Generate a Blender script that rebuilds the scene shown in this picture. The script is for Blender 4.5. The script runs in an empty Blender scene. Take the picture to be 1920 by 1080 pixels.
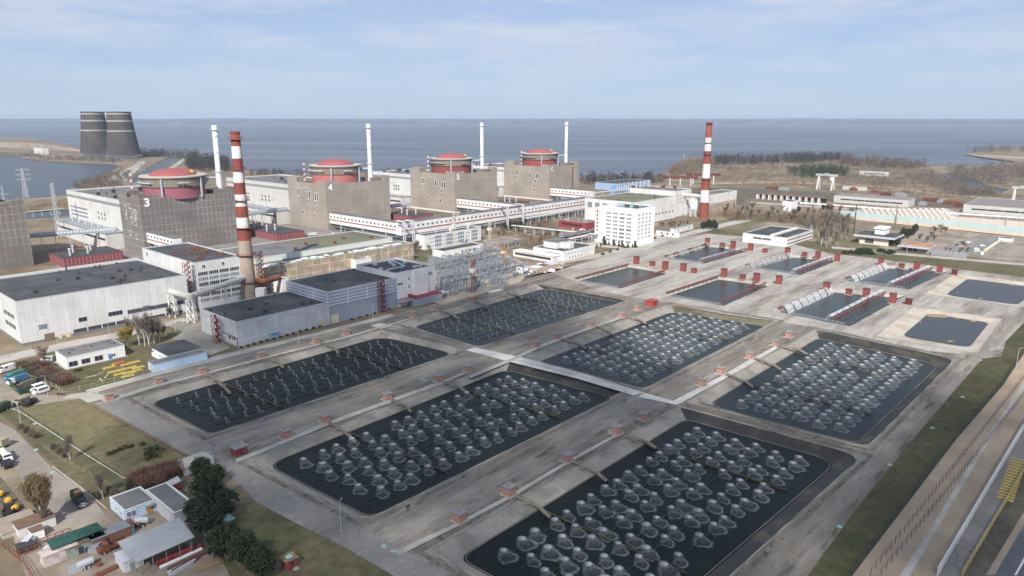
import bpy, math, random
import numpy as np
from mathutils import Vector, Matrix
from mathutils.geometry import delaunay_2d_cdt
rnd = random.Random(11)
sc = bpy.context.scene
COL = sc.collection
# ------------------------------------------------------------------ camera
FPX, HC = 1340.0, 100.0
TILT = math.atan(319 / FPX)
ST, CT = math.sin(TILT), math.cos(TILT)
cd = bpy.data.cameras.new('camera')
cd.sensor_width = 36.0
cd.lens = 36.0 * FPX / 1920.0
cd.clip_start = 1.0
cd.clip_end = 120000.0
cam = bpy.data.objects.new('camera', cd)
COL.objects.link(cam)
cam.location = (0, 0, HC)
cam.rotation_euler = (math.pi / 2 - TILT, 0, 0)
sc.camera = cam
# ------------------------------------------------------------------ world, sun, exposure
SUN_EL, SUN_TO = math.radians(40), Vector((-0.15, -0.99, 0)).normalized()   # horizontal direction towards the sun
w = bpy.data.worlds.new('World')
sc.world = w
w.use_nodes = True
nt = w.node_tree
N = nt.nodes
for n in list(N): N.remove(n)
out = N.new('ShaderNodeOutputWorld')
bg = N.new('ShaderNodeBackground')
sky = N.new('ShaderNodeTexSky')
sky.sky_type = 'NISHITA'
sky.sun_disc = False
sky.sun_elevation = SUN_EL
sky.sun_rotation = math.atan2(SUN_TO.x, SUN_TO.y)
sky.altitude = 100
sky.air_density = 1.0
sky.dust_density = 0.15
sky.ozone_density = 2.5
tc = N.new('ShaderNodeTexCoord')
mp = N.new('ShaderNodeMapping')
mp.inputs['Scale'].default_value = (2.2, 2.2, 15.0)
mp.inputs['Location'].default_value = (3.1, 0.4, 0.35)
nz = N.new('ShaderNodeTexNoise')
nz.inputs['Scale'].default_value = 2.1
nz.inputs['Detail'].default_value = 9
nz.inputs['Roughness'].default_value = 0.62
cr = N.new('ShaderNodeValToRGB')
cr.color_ramp.elements[0].position = 0.40
cr.color_ramp.elements[0].color = (0.02, 0.02, 0.02, 1)
cr.color_ramp.elements[1].position = 0.68
cr.color_ramp.elements[1].color = (0.85, 0.85, 0.85, 1)
mx = N.new('ShaderNodeMix')
mx.data_type = 'RGBA'
mx.inputs[7].default_value = (5.6, 6.0, 6.9, 1)       # sunlit thin cloud, in the sky texture's own units
tint = N.new('ShaderNodeMix')
tint.data_type = 'RGBA'
tint.blend_type = 'MULTIPLY'
tint.inputs[0].default_value = 1.0
tint.inputs[7].default_value = (0.70, 0.83, 1.06, 1)
nt.links.new(tc.outputs['Generated'], mp.inputs['Vector'])
nt.links.new(mp.outputs[0], nz.inputs['Vector'])
nt.links.new(nz.outputs['Fac'], cr.inputs[0])
sep = N.new('ShaderNodeSeparateXYZ')          # cloud cover thins out towards the horizon
mr = N.new('ShaderNodeMapRange')
mr.inputs['From Min'].default_value = -0.01
mr.inputs['From Max'].default_value = 0.13
mr.inputs['To Min'].default_value = 0.22
mr.inputs['To Max'].default_value = 1.0
mm = N.new('ShaderNodeMath')
mm.operation = 'MULTIPLY'
nt.links.new(tc.outputs['Generated'], sep.inputs[0])
nt.links.new(sep.outputs['Z'], mr.inputs['Value'])
nt.links.new(cr.outputs[0], mm.inputs[0])
nt.links.new(mr.outputs[0], mm.inputs[1])
nt.links.new(mm.outputs[0], mx.inputs[0])
nt.links.new(sky.outputs[0], tint.inputs[6])
veil = N.new('ShaderNodeMix')                 # thin high overcast veiling the blue
veil.data_type = 'RGBA'
veil.inputs[0].default_value = 0.78
veil.inputs[7].default_value = (3.75, 4.6, 6.3, 1)
nt.links.new(tint.outputs[2], veil.inputs[6])
nt.links.new(veil.outputs[2], mx.inputs[6])
nt.links.new(mx.outputs[2], bg.inputs['Color'])
bg.inputs['Strength'].default_value = 0.080
nt.links.new(bg.outputs[0], out.inputs['Surface'])
sd = bpy.data.lights.new('sun', 'SUN')
sd.energy = 4.0
sd.angle = math.radians(0.6)
sd.color = (1.0, 0.945, 0.87)
sun = bpy.data.objects.new('sun', sd)
COL.objects.link(sun)
to_sun = Vector((SUN_TO.x * math.cos(SUN_EL), SUN_TO.y * math.cos(SUN_EL), math.sin(SUN_EL)))
sun.rotation_euler = to_sun.to_track_quat('Z', 'Y').to_euler()
sun.location = (0, -200, 400)
vs = sc.view_settings
vs.view_transform = 'Standard'
vs.look = 'None'
vs.exposure = 0.60
vs.gamma = 1.0
vs.use_curve_mapping = False
sc.cycles.transparent_max_bounces = 24
sc.cycles.max_bounces = 6
sc.cycles.volume_bounces = 0
# ------------------------------------------------------------------ measuring: survey of the photograph -> metres on the site
def G(x, y, z=0.0):
    u = (x - 960) / FPX
    v = (540 - y) / FPX
    t = (z - HC) / (-ST + v * CT)
    return Vector((u * t, (CT + v * ST) * t, z))
def PR(X, Y, Z):
    Z -= HC
    zc = Y * CT - Z * ST
    return 960 + FPX * X / zc, 540 - FPX * (Y * ST + Z * CT) / zc
def HT(p, ty):
    lo, hi = p.z, 250.0
    for _ in range(50):
        m = (lo + hi) / 2
        if PR(p.x, p.y, m)[1] > ty: lo = m
        else: hi = m
    return lo
def DIRV(deg):
    a = math.radians(deg)
    return Vector((math.cos(a), math.sin(a), 0))
def LEN(p, d, xt, z):
    """length from p along d until the point stands over picture column xt"""
    # (p.x + s d.x) = k * zc, zc linear in s
    k = (xt - 960) / FPX
    c0 = p.y * CT - (z - HC) * ST
    return (k * c0 - p.x) / (d.x - k * d.y * CT)
# ------------------------------------------------------------------ materials
MATS = {}
def sock(n, *names):
    for k in names:
        if k in n.inputs: return n.inputs[k]
def M(name, col, rough=0.85, var=0.12, scale=0.35, col2=None, s2=0.03, f2=(0.45, 0.62), seam=None, bump=0.0, metal=0.0,
      streak=0.0, spec=0.3, stretch=None, crack=None, stain=None, light=None):
    if name in MATS: return MATS[name]
    m = bpy.data.materials.new(name)
    m.use_nodes = True
    t = m.node_tree
    n = t.nodes
    b = n['Principled BSDF']
    b.inputs['Roughness'].default_value = rough
    b.inputs['Metallic'].default_value = metal
    sock(b, 'Specular IOR Level', 'Specular').default_value = spec
    tcx = n.new('ShaderNodeTexCoord')
    uv = tcx.outputs['UV']
    def mixc(a, bcol, fac, mode='MIX'):
        q = n.new('ShaderNodeMix')
        q.data_type = 'RGBA'
        q.blend_type = mode
        for sck, v in ((q.inputs[0], fac), (q.inputs[6], a), (q.inputs[7], bcol)):
            if hasattr(v, 'is_linked'): t.links.new(v, sck)
            elif isinstance(v, (int, float)): sck.default_value = v
            else: sck.default_value = (*v[:3], 1)
        return q.outputs[2]
    def noise(sc_, det=5, vec=None, rgh=0.6):
        q = n.new('ShaderNodeTexNoise')
        q.inputs['Scale'].default_value = sc_
        q.inputs['Detail'].default_value = det
        q.inputs['Roughness'].default_value = rgh
        t.links.new(vec or uv, q.inputs['Vector'])
        return q.outputs['Fac']
    def ramp(f, a, bb, ca=(0, 0, 0), cb=(1, 1, 1)):
        q = n.new('ShaderNodeValToRGB')
        q.color_ramp.elements[0].position = a
        q.color_ramp.elements[0].color = (*ca, 1)
        q.color_ramp.elements[1].position = bb
        q.color_ramp.elements[1].color = (*cb, 1)
        t.links.new(f, q.inputs[0])
        return q.outputs[0]
    vec = uv
    if stretch:
        q = n.new('ShaderNodeMapping')
        q.inputs['Scale'].default_value = (stretch[0], stretch[1], 1)
        t.links.new(uv, q.inputs['Vector'])
        vec = q.outputs[0]
    c = col
    if seam:
        br = n.new('ShaderNodeTexBrick')
        br.offset = seam.get('off', 0.0)
        br.squash = 1.0
        br.inputs['Scale'].default_value = 1.0
        br.inputs['Brick Width'].default_value = seam['w']
        br.inputs['Row Height'].default_value = seam['h']
        br.inputs['Mortar Size'].default_value = seam.get('m', 0.08)
        br.inputs['Mortar Smooth'].default_value = 0.2
        d = seam.get('d', 0.06)
        br.inputs['Color1'].default_value = (*[x * (1 - d) for x in col], 1)
        br.inputs['Color2'].default_value = (*[min(1, x * (1 + d)) for x in col], 1)
        br.inputs['Mortar'].default_value = (*seam['c'], 1)
        t.links.new(uv, br.inputs['Vector'])
        c = br.outputs['Color']
    if col2:
        c = mixc(c, col2, ramp(noise(s2, 6, vec), *f2))
    if crack:
        vo = n.new('ShaderNodeTexVoronoi')
        vo.feature = 'DISTANCE_TO_EDGE'
        vo.inputs['Scale'].default_value = crack[0]
        dn = n.new('ShaderNodeTexNoise')
        dn.inputs['Scale'].default_value = crack[0] * 2.5
        t.links.new(uv, dn.inputs['Vector'])
        ad = n.new('ShaderNodeMix')
        ad.data_type = 'RGBA'
        ad.blend_type = 'ADD'
        ad.inputs[0].default_value = 0.9 / crack[0]
        t.links.new(uv, ad.inputs[6])
        t.links.new(dn.outputs['Color'], ad.inputs[7])
        t.links.new(ad.outputs[2], vo.inputs['Vector'])
        fac = ramp(vo.outputs['Distance'], 0.0, crack[1], (1, 1, 1), (0, 0, 0))
        msk = ramp(noise(0.035, 3), 0.42, 0.6)
        fm = n.new('ShaderNodeMath')
        fm.operation = 'MULTIPLY'
        t.links.new(fac, fm.inputs[0])
        t.links.new(msk, fm.inputs[1])
        c = mixc(c, crack[2], fm.outputs[0])
    for st in (stain or []):
        # (colour, scale u, scale v, from, to, strength)
        q = n.new('ShaderNodeMapping')
        q.inputs['Scale'].default_value = (st[1], st[2], 1)
        q.inputs['Location'].default_value = (st[1] * 31.7, st[2] * 17.3, 0)
        t.links.new(uv, q.inputs['Vector'])
        f = ramp(noise(1.0, 9, q.outputs[0], .68), st[3], st[4], (0, 0, 0), (st[5],) * 3)
        c = mixc(c, st[0], f)
    if var:
        f = ramp(noise(scale, 8, vec, 0.65), 0.3, 0.7, (1 - var,) * 3, (1 + var * 0.6,) * 3)
        c = mixc(c, f, 1.0, 'MULTIPLY')
    if streak:
        q = n.new('ShaderNodeMapping')
        q.inputs['Scale'].default_value = (1.6, 0.05, 1)
        t.links.new(uv, q.inputs['Vector'])
        f = ramp(noise(0.6, 4, q.outputs[0]), 0.35, 0.7, (1 - streak,) * 3, (1, 1, 1))
        c = mixc(c, f, 1.0, 'MULTIPLY')
    if hasattr(c, 'is_linked'): t.links.new(c, b.inputs['Base Color'])
    else: b.inputs['Base Color'].default_value = (*c, 1)
    if bump:
        bp = n.new('ShaderNodeBump')
        bp.inputs['Strength'].default_value = bump
        bp.inputs['Distance'].default_value = 0.3
        t.links.new(noise(scale * 3, 6), bp.inputs['Height'])
        t.links.new(bp.outputs[0], b.inputs['Normal'])
    MATS[name] = m
    return m
# ------------------------------------------------------------------ mesh builder
class MB:
    def __init__(s):
        s.v, s.f, s.m, s.uv, s.dens = [], [], [], {}, None
    def face(s, pts, m=0):
        i = len(s.v)
        s.v += [tuple(p) for p in pts]
        s.f.append(tuple(range(i, i + len(pts))))
        s.m.append(m)
        return s
    def box(s, x0, x1, y0, y1, z0, z1, m=0, mt=None, bot=True):
        if x0 > x1: x0, x1 = x1, x0
        if y0 > y1: y0, y1 = y1, y0
        i = len(s.v)
        s.v += [(x0, y0, z0), (x1, y0, z0), (x1, y1, z0), (x0, y1, z0), (x0, y0, z1), (x1, y0, z1), (x1, y1, z1), (x0, y1, z1)]
        fs = [(4, 5, 6, 7), (0, 1, 5, 4), (1, 2, 6, 5), (2, 3, 7, 6), (3, 0, 4, 7)] + ([(3, 2, 1, 0)] if bot else [])
        s.f += [tuple(i + k for k in q) for q in fs]
        s.m += [m if mt is None else mt] + [m] * (len(fs) - 1)
        return s
    def prism(s, poly, z0, z1, m=0, mt=None):
        n = len(poly)
        i = len(s.v)
        s.v += [(p[0], p[1], z0) for p in poly] + [(p[0], p[1], z1) for p in poly]
        for k in range(n):
            l = (k + 1) % n
            s.f.append((i + k, i + l, i + n + l, i + n + k))
            s.m.append(m)
        s.f.append(tuple(i + n + k for k in range(n)))
        s.m.append(m if mt is None else mt)
        s.f.append(tuple(i + n - 1 - k for k in range(n)))
        s.m.append(m)
        return s
    def tube(s, p, q, r, n=6, m=0, r2=None, caps=True):
        p, q = Vector(p), Vector(q)
        d = q - p
        if d.length < 1e-6: return s
        d.normalize()
        a = d.orthogonal().normalized() if abs(d.z) < 0.999 else Vector((1, 0, 0))
        if abs(d.z) < 0.9: a = Vector((0, 0, 1)).cross(d).normalized()
        b = d.cross(a)
        r2 = r if r2 is None else r2
        i = len(s.v)
        off = math.pi / n if n == 4 else 0
        for (c, rr) in ((p, r), (q, r2)):
            for k in range(n):
                t = 2 * math.pi * k / n + off
                s.v.append(tuple(c + (a * math.cos(t) + b * math.sin(t)) * rr))
        for k in range(n):
            l = (k + 1) % n
            s.f.append((i + k, i + l, i + n + l, i + n + k))
            s.m.append(m)
        if caps:
            s.f.append(tuple(i + n - 1 - k for k in range(n)))
            s.f.append(tuple(i + n + k for k in range(n)))
            s.m += [m, m]
        return s
    def path(s, pts, r, n=6, m=0):
        for k in range(len(pts) - 1): s.tube(pts[k], pts[k + 1], r, n, m)
        return s
    def lathe(s, prof, n=24, c=(0, 0), m=0, mats=None, cap=True):
        i = len(s.v)
        for (r, z) in prof:
            for k in range(n):
                t = 2 * math.pi * k / n
                s.v.append((c[0] + r * math.cos(t), c[1] + r * math.sin(t), z))
        for j in range(len(prof) - 1):
            for k in range(n):
                l = (k + 1) % n
                s.f.append((i + j * n + k, i + j * n + l, i + (j + 1) * n + l, i + (j + 1) * n + k))
                s.m.append(mats[j] if mats else m)
        if cap:
            j = len(prof) - 1
            s.f.append(tuple(i + j * n + k for k in range(n)))
            s.m.append(mats[-1] if mats else m)
        return s
    def mesh(s, name, mats, smooth=False, uvrot=0.0):
        me = bpy.data.meshes.new(name)
        me.from_pydata(s.v, [], s.f)
        for q in (mats if isinstance(mats, (list, tuple)) else [mats]): me.materials.append(q)
        if any(s.m): me.polygons.foreach_set('material_index', np.array(s.m, dtype=np.int32))
        if smooth: me.polygons.foreach_set('use_smooth', np.ones(len(s.f), dtype=bool))
        if s.dens:
            at = me.attributes.new('dens', 'FLOAT', 'POINT')
            at.data.foreach_set('value', np.array(s.dens, dtype=np.float32))
        me.update()
        nl, npol = len(me.loops), len(me.polygons)
        vi = np.empty(nl, dtype=np.int32); me.loops.foreach_get('vertex_index', vi)
        tot = np.empty(npol, dtype=np.int32); me.polygons.foreach_get('loop_total', tot)
        nor = np.empty(npol * 3, dtype=np.float32); me.polygons.foreach_get('normal', nor)
        nor = np.repeat(nor.reshape(-1, 3), tot, axis=0)
        co = np.empty(len(me.vertices) * 3, dtype=np.float32); me.vertices.foreach_get('co', co)
        co = co.reshape(-1, 3)[vi]
        ax = np.abs(nor)
        uv = np.stack([co[:, 0], co[:, 1]], 1)
        wx = (ax[:, 0] >= ax[:, 1]) & (ax[:, 2] < 0.7)
        wy = (ax[:, 0] < ax[:, 1]) & (ax[:, 2] < 0.7)
        uv[wx] = co[wx][:, [1, 2]]
        uv[wy] = co[wy][:, [0, 2]]
        if uvrot:
            c_, s_ = math.cos(-uvrot), math.sin(-uvrot)
            uv = np.stack([uv[:, 0] * c_ - uv[:, 1] * s_, uv[:, 0] * s_ + uv[:, 1] * c_], 1)
        lay = me.uv_layers.new(name='UVMap')
        if s.uv:
            for k, v in s.uv.items(): uv[k] = v
        lay.data.foreach_set('uv', uv.ravel().astype(np.float32))
        return me
    def build(s, name, mats, parent=None, loc=None, rot=0.0, smooth=False):
        return OBJ(name, s.mesh(name, mats, smooth), parent, loc, rot)
def OBJ(name, me, parent=None, loc=None, rot=0.0):
    o = bpy.data.objects.new(name, me)
    COL.objects.link(o)
    if parent: o.parent = parent
    if loc is not None: o.location = loc
    if rot: o.rotation_euler = (0, 0, rot)
    return o
def TAG(o, label=None, cat=None, group=None, kind=None):
    if label: o['label'] = label
    if cat: o['category'] = cat
    if group: o['group'] = group
    if kind: o['kind'] = kind
    return o
def THING(name, label, cat, loc=(0, 0, 0), rot=0.0, group=None):
    o = bpy.data.objects.new(name, None)
    o.empty_display_size = 0.5
    COL.objects.link(o)
    o.location = loc
    o.rotation_euler = (0, 0, rot)
    return TAG(o, label, cat, group)
KIDS = {}
def DUP(root, loc, rot=0.0, label=None, group=None, scale=None):
    r = root.copy()
    COL.objects.link(r)
    r.location = loc
    r.rotation_euler = (0, 0, rot)
    if scale: r.scale = (scale,) * 3 if isinstance(scale, (int, float)) else scale
    if label: r['label'] = label
    if group: r['group'] = group
    if root.name not in KIDS: KIDS[root.name] = [(c, list(c.children)) for c in root.children]
    for ch, sub in KIDS[root.name]:
        c = ch.copy()
        COL.objects.link(c)
        c.parent = r
        for g in sub:
            d = g.copy()
            COL.objects.link(d)
            d.parent = c
    return r
def POLY(name, mat, rings, z=0.0, kind='structure', label=None, px=True, zhole=None):
    """flat sheet from an outer outline and holes (triangulated)"""
    vs_, ed = [], []
    for ring in rings:
        i = len(vs_)
        pts = [G(p[0], p[1], 0) if px else Vector((p[0], p[1], 0)) for p in ring]
        vs_ += [p.to_2d() for p in pts]
        ed += [(i + k, i + (k + 1) % len(pts)) for k in range(len(pts))]
    r = delaunay_2d_cdt(vs_, ed, [], 2 if len(rings) > 1 or True else 1, 1e-4)
    V, Fc = r[0], r[2]
    if len(rings) > 1:
        def inside(p, ring):
            c = False
            n = len(ring)
            for k in range(n):
                a, b = ring[k], ring[(k + 1) % n]
                if (a[1] > p[1]) != (b[1] > p[1]) and p[0] < (b[0] - a[0]) * (p[1] - a[1]) / (b[1] - a[1]) + a[0]: c = not c
            return c
        hol = [[(G(p[0], p[1]).to_2d() if px else Vector(p[:2])) for p in ring] for ring in rings[1:]]
        keep = []
        for f in Fc:
            c = sum((V[i] for i in f), Vector((0, 0))) / len(f)
            if not any(inside(c, h) for h in hol): keep.append(f)
        Fc = keep
    mb = MB()
    mb.v = [(v.x, v.y, z) for v in V]
    for f in Fc:
        a, b, c = (V[i] for i in f[:3])
        cr_ = (b.x - a.x) * (c.y - a.y) - (b.y - a.y) * (c.x - a.x)
        mb.f.append(tuple(f) if cr_ > 0 else tuple(reversed(f)))
        mb.m.append(0)
    o = OBJ(name, mb.mesh(name, mat, False, math.radians(48)))
    if kind: o['kind'] = kind
    if label: o['label'] = label
    return o
ORD = ['first', 'second', 'third', 'fourth', 'fifth', 'sixth', 'seventh', 'eighth', 'ninth', 'tenth', 'eleventh', 'twelfth',
       'thirteenth', 'fourteenth', 'fifteenth', 'sixteenth', 'seventeenth', 'eighteenth', 'nineteenth', 'twentieth']
ROT = math.radians(48.0)
A1, B1 = DIRV(48.0), DIRV(138.0)       # the site grid: A1 runs along the row of reactors, B1 towards the reservoir
# ================================================================== GROUND, WATER, FAR SHORE
m_grass = M('dry_grass', (.135, .113, .062), .95, .4, .35, (.085, .088, .038), .05, (.42, .6), bump=.6, stain=[((.17, .135, .08), .03, .06, .55, .72, .7)])
m_lawn = M('lawn', (.145, .132, .065), .95, .35, .4, (.19, .152, .085), .06, (.42, .62), bump=.6, stain=[((.085, .105, .03), .03, .05, .56, .68, .8), ((.20, .165, .11), .05, .09, .60, .75, .6)])
m_scrub = M('scrub_ground', (.175, .135, .088), .95, .35, .06, (.27, .215, .15), .012, (.46, .62), bump=.3)
m_concrete_sun = M('sun_toned_pond_concrete', (.385, .358, .315), .9, .14, .5, (.285, .262, .23), .05, (.48, .68), seam=dict(w=6, h=3.5, c=(.33, .30, .26), m=.05, d=.06, off=.5), crack=(.22, .012, (.17, .15, .12)), stretch=(.3, 1), stain=[((.15, .13, .105), .012, .085, .46, .63, .8), ((.10, .085, .065), .05, .30, .58, .68, .7), ((.50, .475, .43), .02, .10, .56, .74, .6)])  # rear terrace: paler copy of the concrete, sunlight put into its colour
m_concrete_shade = M('stained_shade_toned_concrete', (.272, .245, .21), .9, .14, .5, (.20, .182, .158), .05, (.46, .66), seam=dict(w=6, h=3.5, c=(.175, .16, .14), m=.05, d=.07, off=.5), crack=(.22, .012, (.12, .105, .085)), stretch=(.3, 1),
    stain=[((.13, .115, .092), .012, .075, .43, .61, .85), ((.075, .063, .045), .06, .26, .54, .65, .85), ((.34, .32, .285), .02, .10, .58, .75, .55)])  # front terrace: real stains, plus cloud shade darkened into the base colour
m_pave = M('pale_paving', (.50, .49, .46), .9, .10, .6, (.40, .385, .36), .1, seam=dict(w=3, h=3, c=(.3, .29, .27), m=.06))
m_path = M('pale_path', (.42, .395, .35), .9, .14, .6, (.31, .29, .255), .08)
m_asph = M('asphalt', (.205, .193, .178), .9, .13, .4, (.26, .245, .222), .05, crack=(.2, .012, (.10, .095, .085)), stain=[((.11, .10, .085), .02, .09, .55, .7, .6)])
m_yard = M('yard_dirt', (.30, .255, .205), .95, .2, .35, (.20, .16, .12), .05)
m_sand = M('sand_strip', (.36, .285, .205), .95, .1, .5, (.30, .235, .165), .06)
m_soil = M('dark_soil', (.10, .085, .06), .95, .3, .5, (.15, .125, .09), .08)
m_road = M('road_asphalt', (.115, .11, .115), .85, .1, .5, (.15, .145, .145), .1)
m_bank_sun = M('sun_toned_bank_concrete', (.42, .385, .33), .9, .14, .6, (.30, .27, .23), .12, seam=dict(w=4, h=40, c=(.30, .275, .24), m=.07))  # bank copy for the sunlit far ponds, lightened in its colour
m_bank_shade = M('shade_toned_bank_concrete', (.285, .262, .225), .9, .14, .6, (.19, .175, .15), .12, seam=dict(w=4, h=40, c=(.26, .24, .21), m=.07))  # bank copy for the near ponds, cloud shade put into its colour
m_bankw = M('wet_bank', (.038, .034, .030), .6, .3, .3, (.10, .085, .06), .09, (.5, .66))
m_bankg = M('mossy_bank', (.16, .145, .09), .95, .3, .3, (.09, .08, .05), .09)
def WATER(name, deep, rough, bscale, bstr, spec=.5, dist=.4, streak=None):
    m = bpy.data.materials.new(name)
    m.use_nodes = True
    t = m.node_tree
    b = t.nodes['Principled BSDF']
    b.inputs['Base Color'].default_value = (*deep, 1)
    b.inputs['Roughness'].default_value = rough
    b.inputs['IOR'].default_value = 1.33
    sock(b, 'Specular IOR Level', 'Specular').default_value = spec
    tcx = t.nodes.new('ShaderNodeTexCoord')
    q = t.nodes.new('ShaderNodeTexNoise')
    q.inputs['Scale'].default_value = bscale
    q.inputs['Detail'].default_value = 6
    q.inputs['Roughness'].default_value = .6
    bp = t.nodes.new('ShaderNodeBump')
    bp.inputs['Strength'].default_value = bstr
    bp.inputs['Distance'].default_value = dist
    t.links.new(tcx.outputs['Object'], q.inputs['Vector'])
    t.links.new(q.outputs['Fac'], bp.inputs['Height'])
    t.links.new(bp.outputs[0], b.inputs['Normal'])
    if streak:
        mpn = t.nodes.new('ShaderNodeMapping')
        mpn.inputs['Scale'].default_value = streak[0]
        q2 = t.nodes.new('ShaderNodeTexNoise')
        q2.inputs['Scale'].default_value = 1
        q2.inputs['Detail'].default_value = 5
        r = t.nodes.new('ShaderNodeValToRGB')
        r.color_ramp.elements[0].position = .35
        r.color_ramp.elements[1].position = .68
        r.color_ramp.elements[0].color = (*deep, 1)
        r.color_ramp.elements[1].color = (*streak[1], 1)
        t.links.new(tcx.outputs['Object'], mpn.inputs['Vector'])
        t.links.new(mpn.outputs[0], q2.inputs['Vector'])
        t.links.new(q2.outputs['Fac'], r.inputs[0])
        t.links.new(r.outputs[0], b.inputs['Base Color'])
    MATS[name] = m
    return m
m_sea = WATER('reservoir_water', (.080, .098, .124), .45, .05, 1.0, .22, 2.5, streak=((.0007, .0045, 1), (.145, .163, .19)))
m_lag = WATER('lagoon_water', (.066, .077, .09), .35, .12, 1.0, .22, 1.0)
m_pond = WATER('pond_water_surface', (.008, .014, .0135), .18, 1.3, .7, .10, .3)
m_pond2 = WATER('far_pond_water', (.034, .046, .048), .2, 1.0, .6, .16, .3)
m_pond3 = WATER('mid_pond_water', (.020, .029, .031), .2, 1.2, .7, .12, .3)
m_slud = WATER('settling_water', (.046, .052, .060), .3, .8, .6, .2, .25)

WZ = -2.0
sea = MB()
sea.face([(-45000, 400, WZ), (45000, 400, WZ), (45000, 60000, WZ), (-45000, 60000, WZ)])
TAG(sea.build('reservoir_water', m_sea), 'wide slate blue reservoir reaching the far shore', kind='structure')

# far shore: low hills
hb = MB()
nx, ny = 150, 14
import mathutils.noise as mn
def hz(x, y, j):
    d = j / (ny - 1)
    h = mn.noise(Vector((x * .00022, y * .0003, 3.3))) + .5 * mn.noise(Vector((x * .0009, y * .0008, 7.7)))
    return max(0, (62 + 34 * h) * min(1, d * 2.2)) - (3 if j == 0 else 0)
for j in range(ny):
    for i in range(nx):
        x = -17000 + 34000 * i / (nx - 1)
        y0 = 13000 + 1500 * mn.noise(Vector((x * .00016, 1.2, 0))) + 350 * mn.noise(Vector((x * .001, 4.2, 0))) - max(0, x - 3000) * .22
        y = y0 + 9000 * (j / (ny - 1)) ** 1.3
        hb.v.append((x, y, hz(x, y, j)))
for j in range(ny - 1):
    for i in range(nx - 1):
        a = j * nx + i
        hb.f.append((a, a + 1, a + nx + 1, a + nx)); hb.m.append(0)
m_hill = M('far_hills', (.075, .085, .088), .95, .45, .004, (.55, .50, .42), .0022, (.58, .66))
TAG(hb.build('far_hills', m_hill, smooth=True), 'low hills of the far shore on the horizon', kind='structure')

# pond outlines -----------------------------------------------------
PW = -1.3                                   # water level in the ponds
def RQ(L, B, R_, T, r=6.0, z=PW, n=6):
    c = [G(*p, z) for p in (L, B, R_, T)]
    return c
def ROUND(c, r, n=6):
    o = []
    k = len(c)
    for i in range(k):
        p, a, b = c[i], c[i - 1], c[(i + 1) % k]
        rr = r[i] if isinstance(r, (list, tuple)) else r
        da, db = (a - p).normalized() * rr, (b - p).normalized() * rr
        for j in range(n + 1):
            t = j / n
            o.append((p + da) * (1 - t) ** 2 + p * 2 * t * (1 - t) + (p + db) * t ** 2)
    return o
def OFFQ(c, d):
    """move the four sides (L-B, B-R, R-T, T-L) outwards"""
    k = 4
    cen = sum(c, Vector()) / 4
    lines = []
    for i in range(4):
        a, b = c[i], c[(i + 1) % 4]
        t = (b - a).normalized()
        nn = Vector((t.y, -t.x, 0))
        if nn.dot(a - cen) < 0: nn = -nn
        lines.append((a + nn * d[i], t))
    o = []
    for i in range(4):
        (p, s_), (q, t) = lines[i - 1], lines[i]
        den = s_.x * t.y - s_.y * t.x
        u = ((q.x - p.x) * t.y - (q.y - p.y) * t.x) / den
        v = p + s_ * u
        o.append(Vector((v.x, v.y, 0)))
    return o
PONDS = {   # name: corners (left, near, right, far) of the water, rounding, bank widths (SW, SE, NE, NW), bank materials per side, water
    'P1': ([(280, 755), (398, 816), (854, 664), (716, 631)], [7, 4, 9, 9], (2.5, 2.2, 4, 5), 'cccb'),
    'P2': ([(500, 872), (696, 971), (1150, 746), (948, 693)], [7, 4, 6, 6], (3.5, 2, 9, 5), 'ccwc'),
    'P3': ([(862, 1047), (1165, 1215), (1570, 866), (1286, 786)], [4, 4, 8, 4], (4, 5, 6, 6), 'cwwc'),
    'P4': ([(1326, 760), (1607, 832), (1762, 684), (1534, 634)], [8, 4, 9, 4], (4, 4, 9, 5), 'gwwc'),
    'P5': ([(1012, 678), (1205, 730), (1434, 612), (1262, 584)], [3, 4, 4, 8], (3, 2.5, 9, 7), 'gcgc'),
    'P6': ([(772, 614), (897, 652), (1166, 568), (1020, 541)], [8, 4, 4, 6], (2.5, 2.5, 3, 8), 'cgwc'),
    'Q1': ([(1080, 528), (1163, 543), (1252, 514), (1180, 501)], 1.5, (3, 2, 3, 2), 'cccc'),
    'Q2': ([(1250, 556), (1355, 575), (1442, 537), (1348, 524)], 1.5, (3, 2, 3, 2), 'cccc'),
    'Q3': ([(1460, 586), (1587, 612), (1684, 559), (1548, 547)], 1.5, (4, 3, 5, 3), 'cwbc'),
    'Q4': ([(1246, 486), (1321, 496), (1404, 472), (1325, 462)], 1.5, (3, 2, 3, 2), 'cccc'),
    'Q5': ([(1398, 503), (1496, 517), (1566, 490), (1476, 482)], 1.5, (3, 3, 4, 3), 'cccc'),
    'Q6': ([(1586, 528), (1698, 544), (1770, 511), (1652, 502)], 1.5, (4, 3, 5, 3), 'cwbc'),
    'S1': ([(1692, 631), (1816, 651), (1853, 605), (1742, 588)], [7, 5, 4, 4], (13, 5, 7, 9), 'bbbb'),
    'S2': ([(1774, 553), (1906, 571), (1952, 540), (1815, 523)], [7, 5, 4, 4], (12, 5, 6, 9), 'bbbb'),
}
BMAT = {'c': 0, 'w': 1, 'g': 2, 'b': 0}
POND_C, POND_RINGS = {}, []
m_bw = [m_bank_shade, m_bankw, m_bankg]
m_banksand = M('pale_bank_slabs', (.47, .42, .35), .9, .12, .5, (.36, .31, .25), .08, seam=dict(w=3, h=3, c=(.33, .29, .24), m=.07))
WORDS = {'P1': 'front left pond with small jets', 'P2': 'middle front pond', 'P3': 'pond nearest the camera', 'P4': 'right hand spray pond',
         'P5': 'central spray pond', 'P6': 'pond with thin jets beside the switchyard'}
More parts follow.
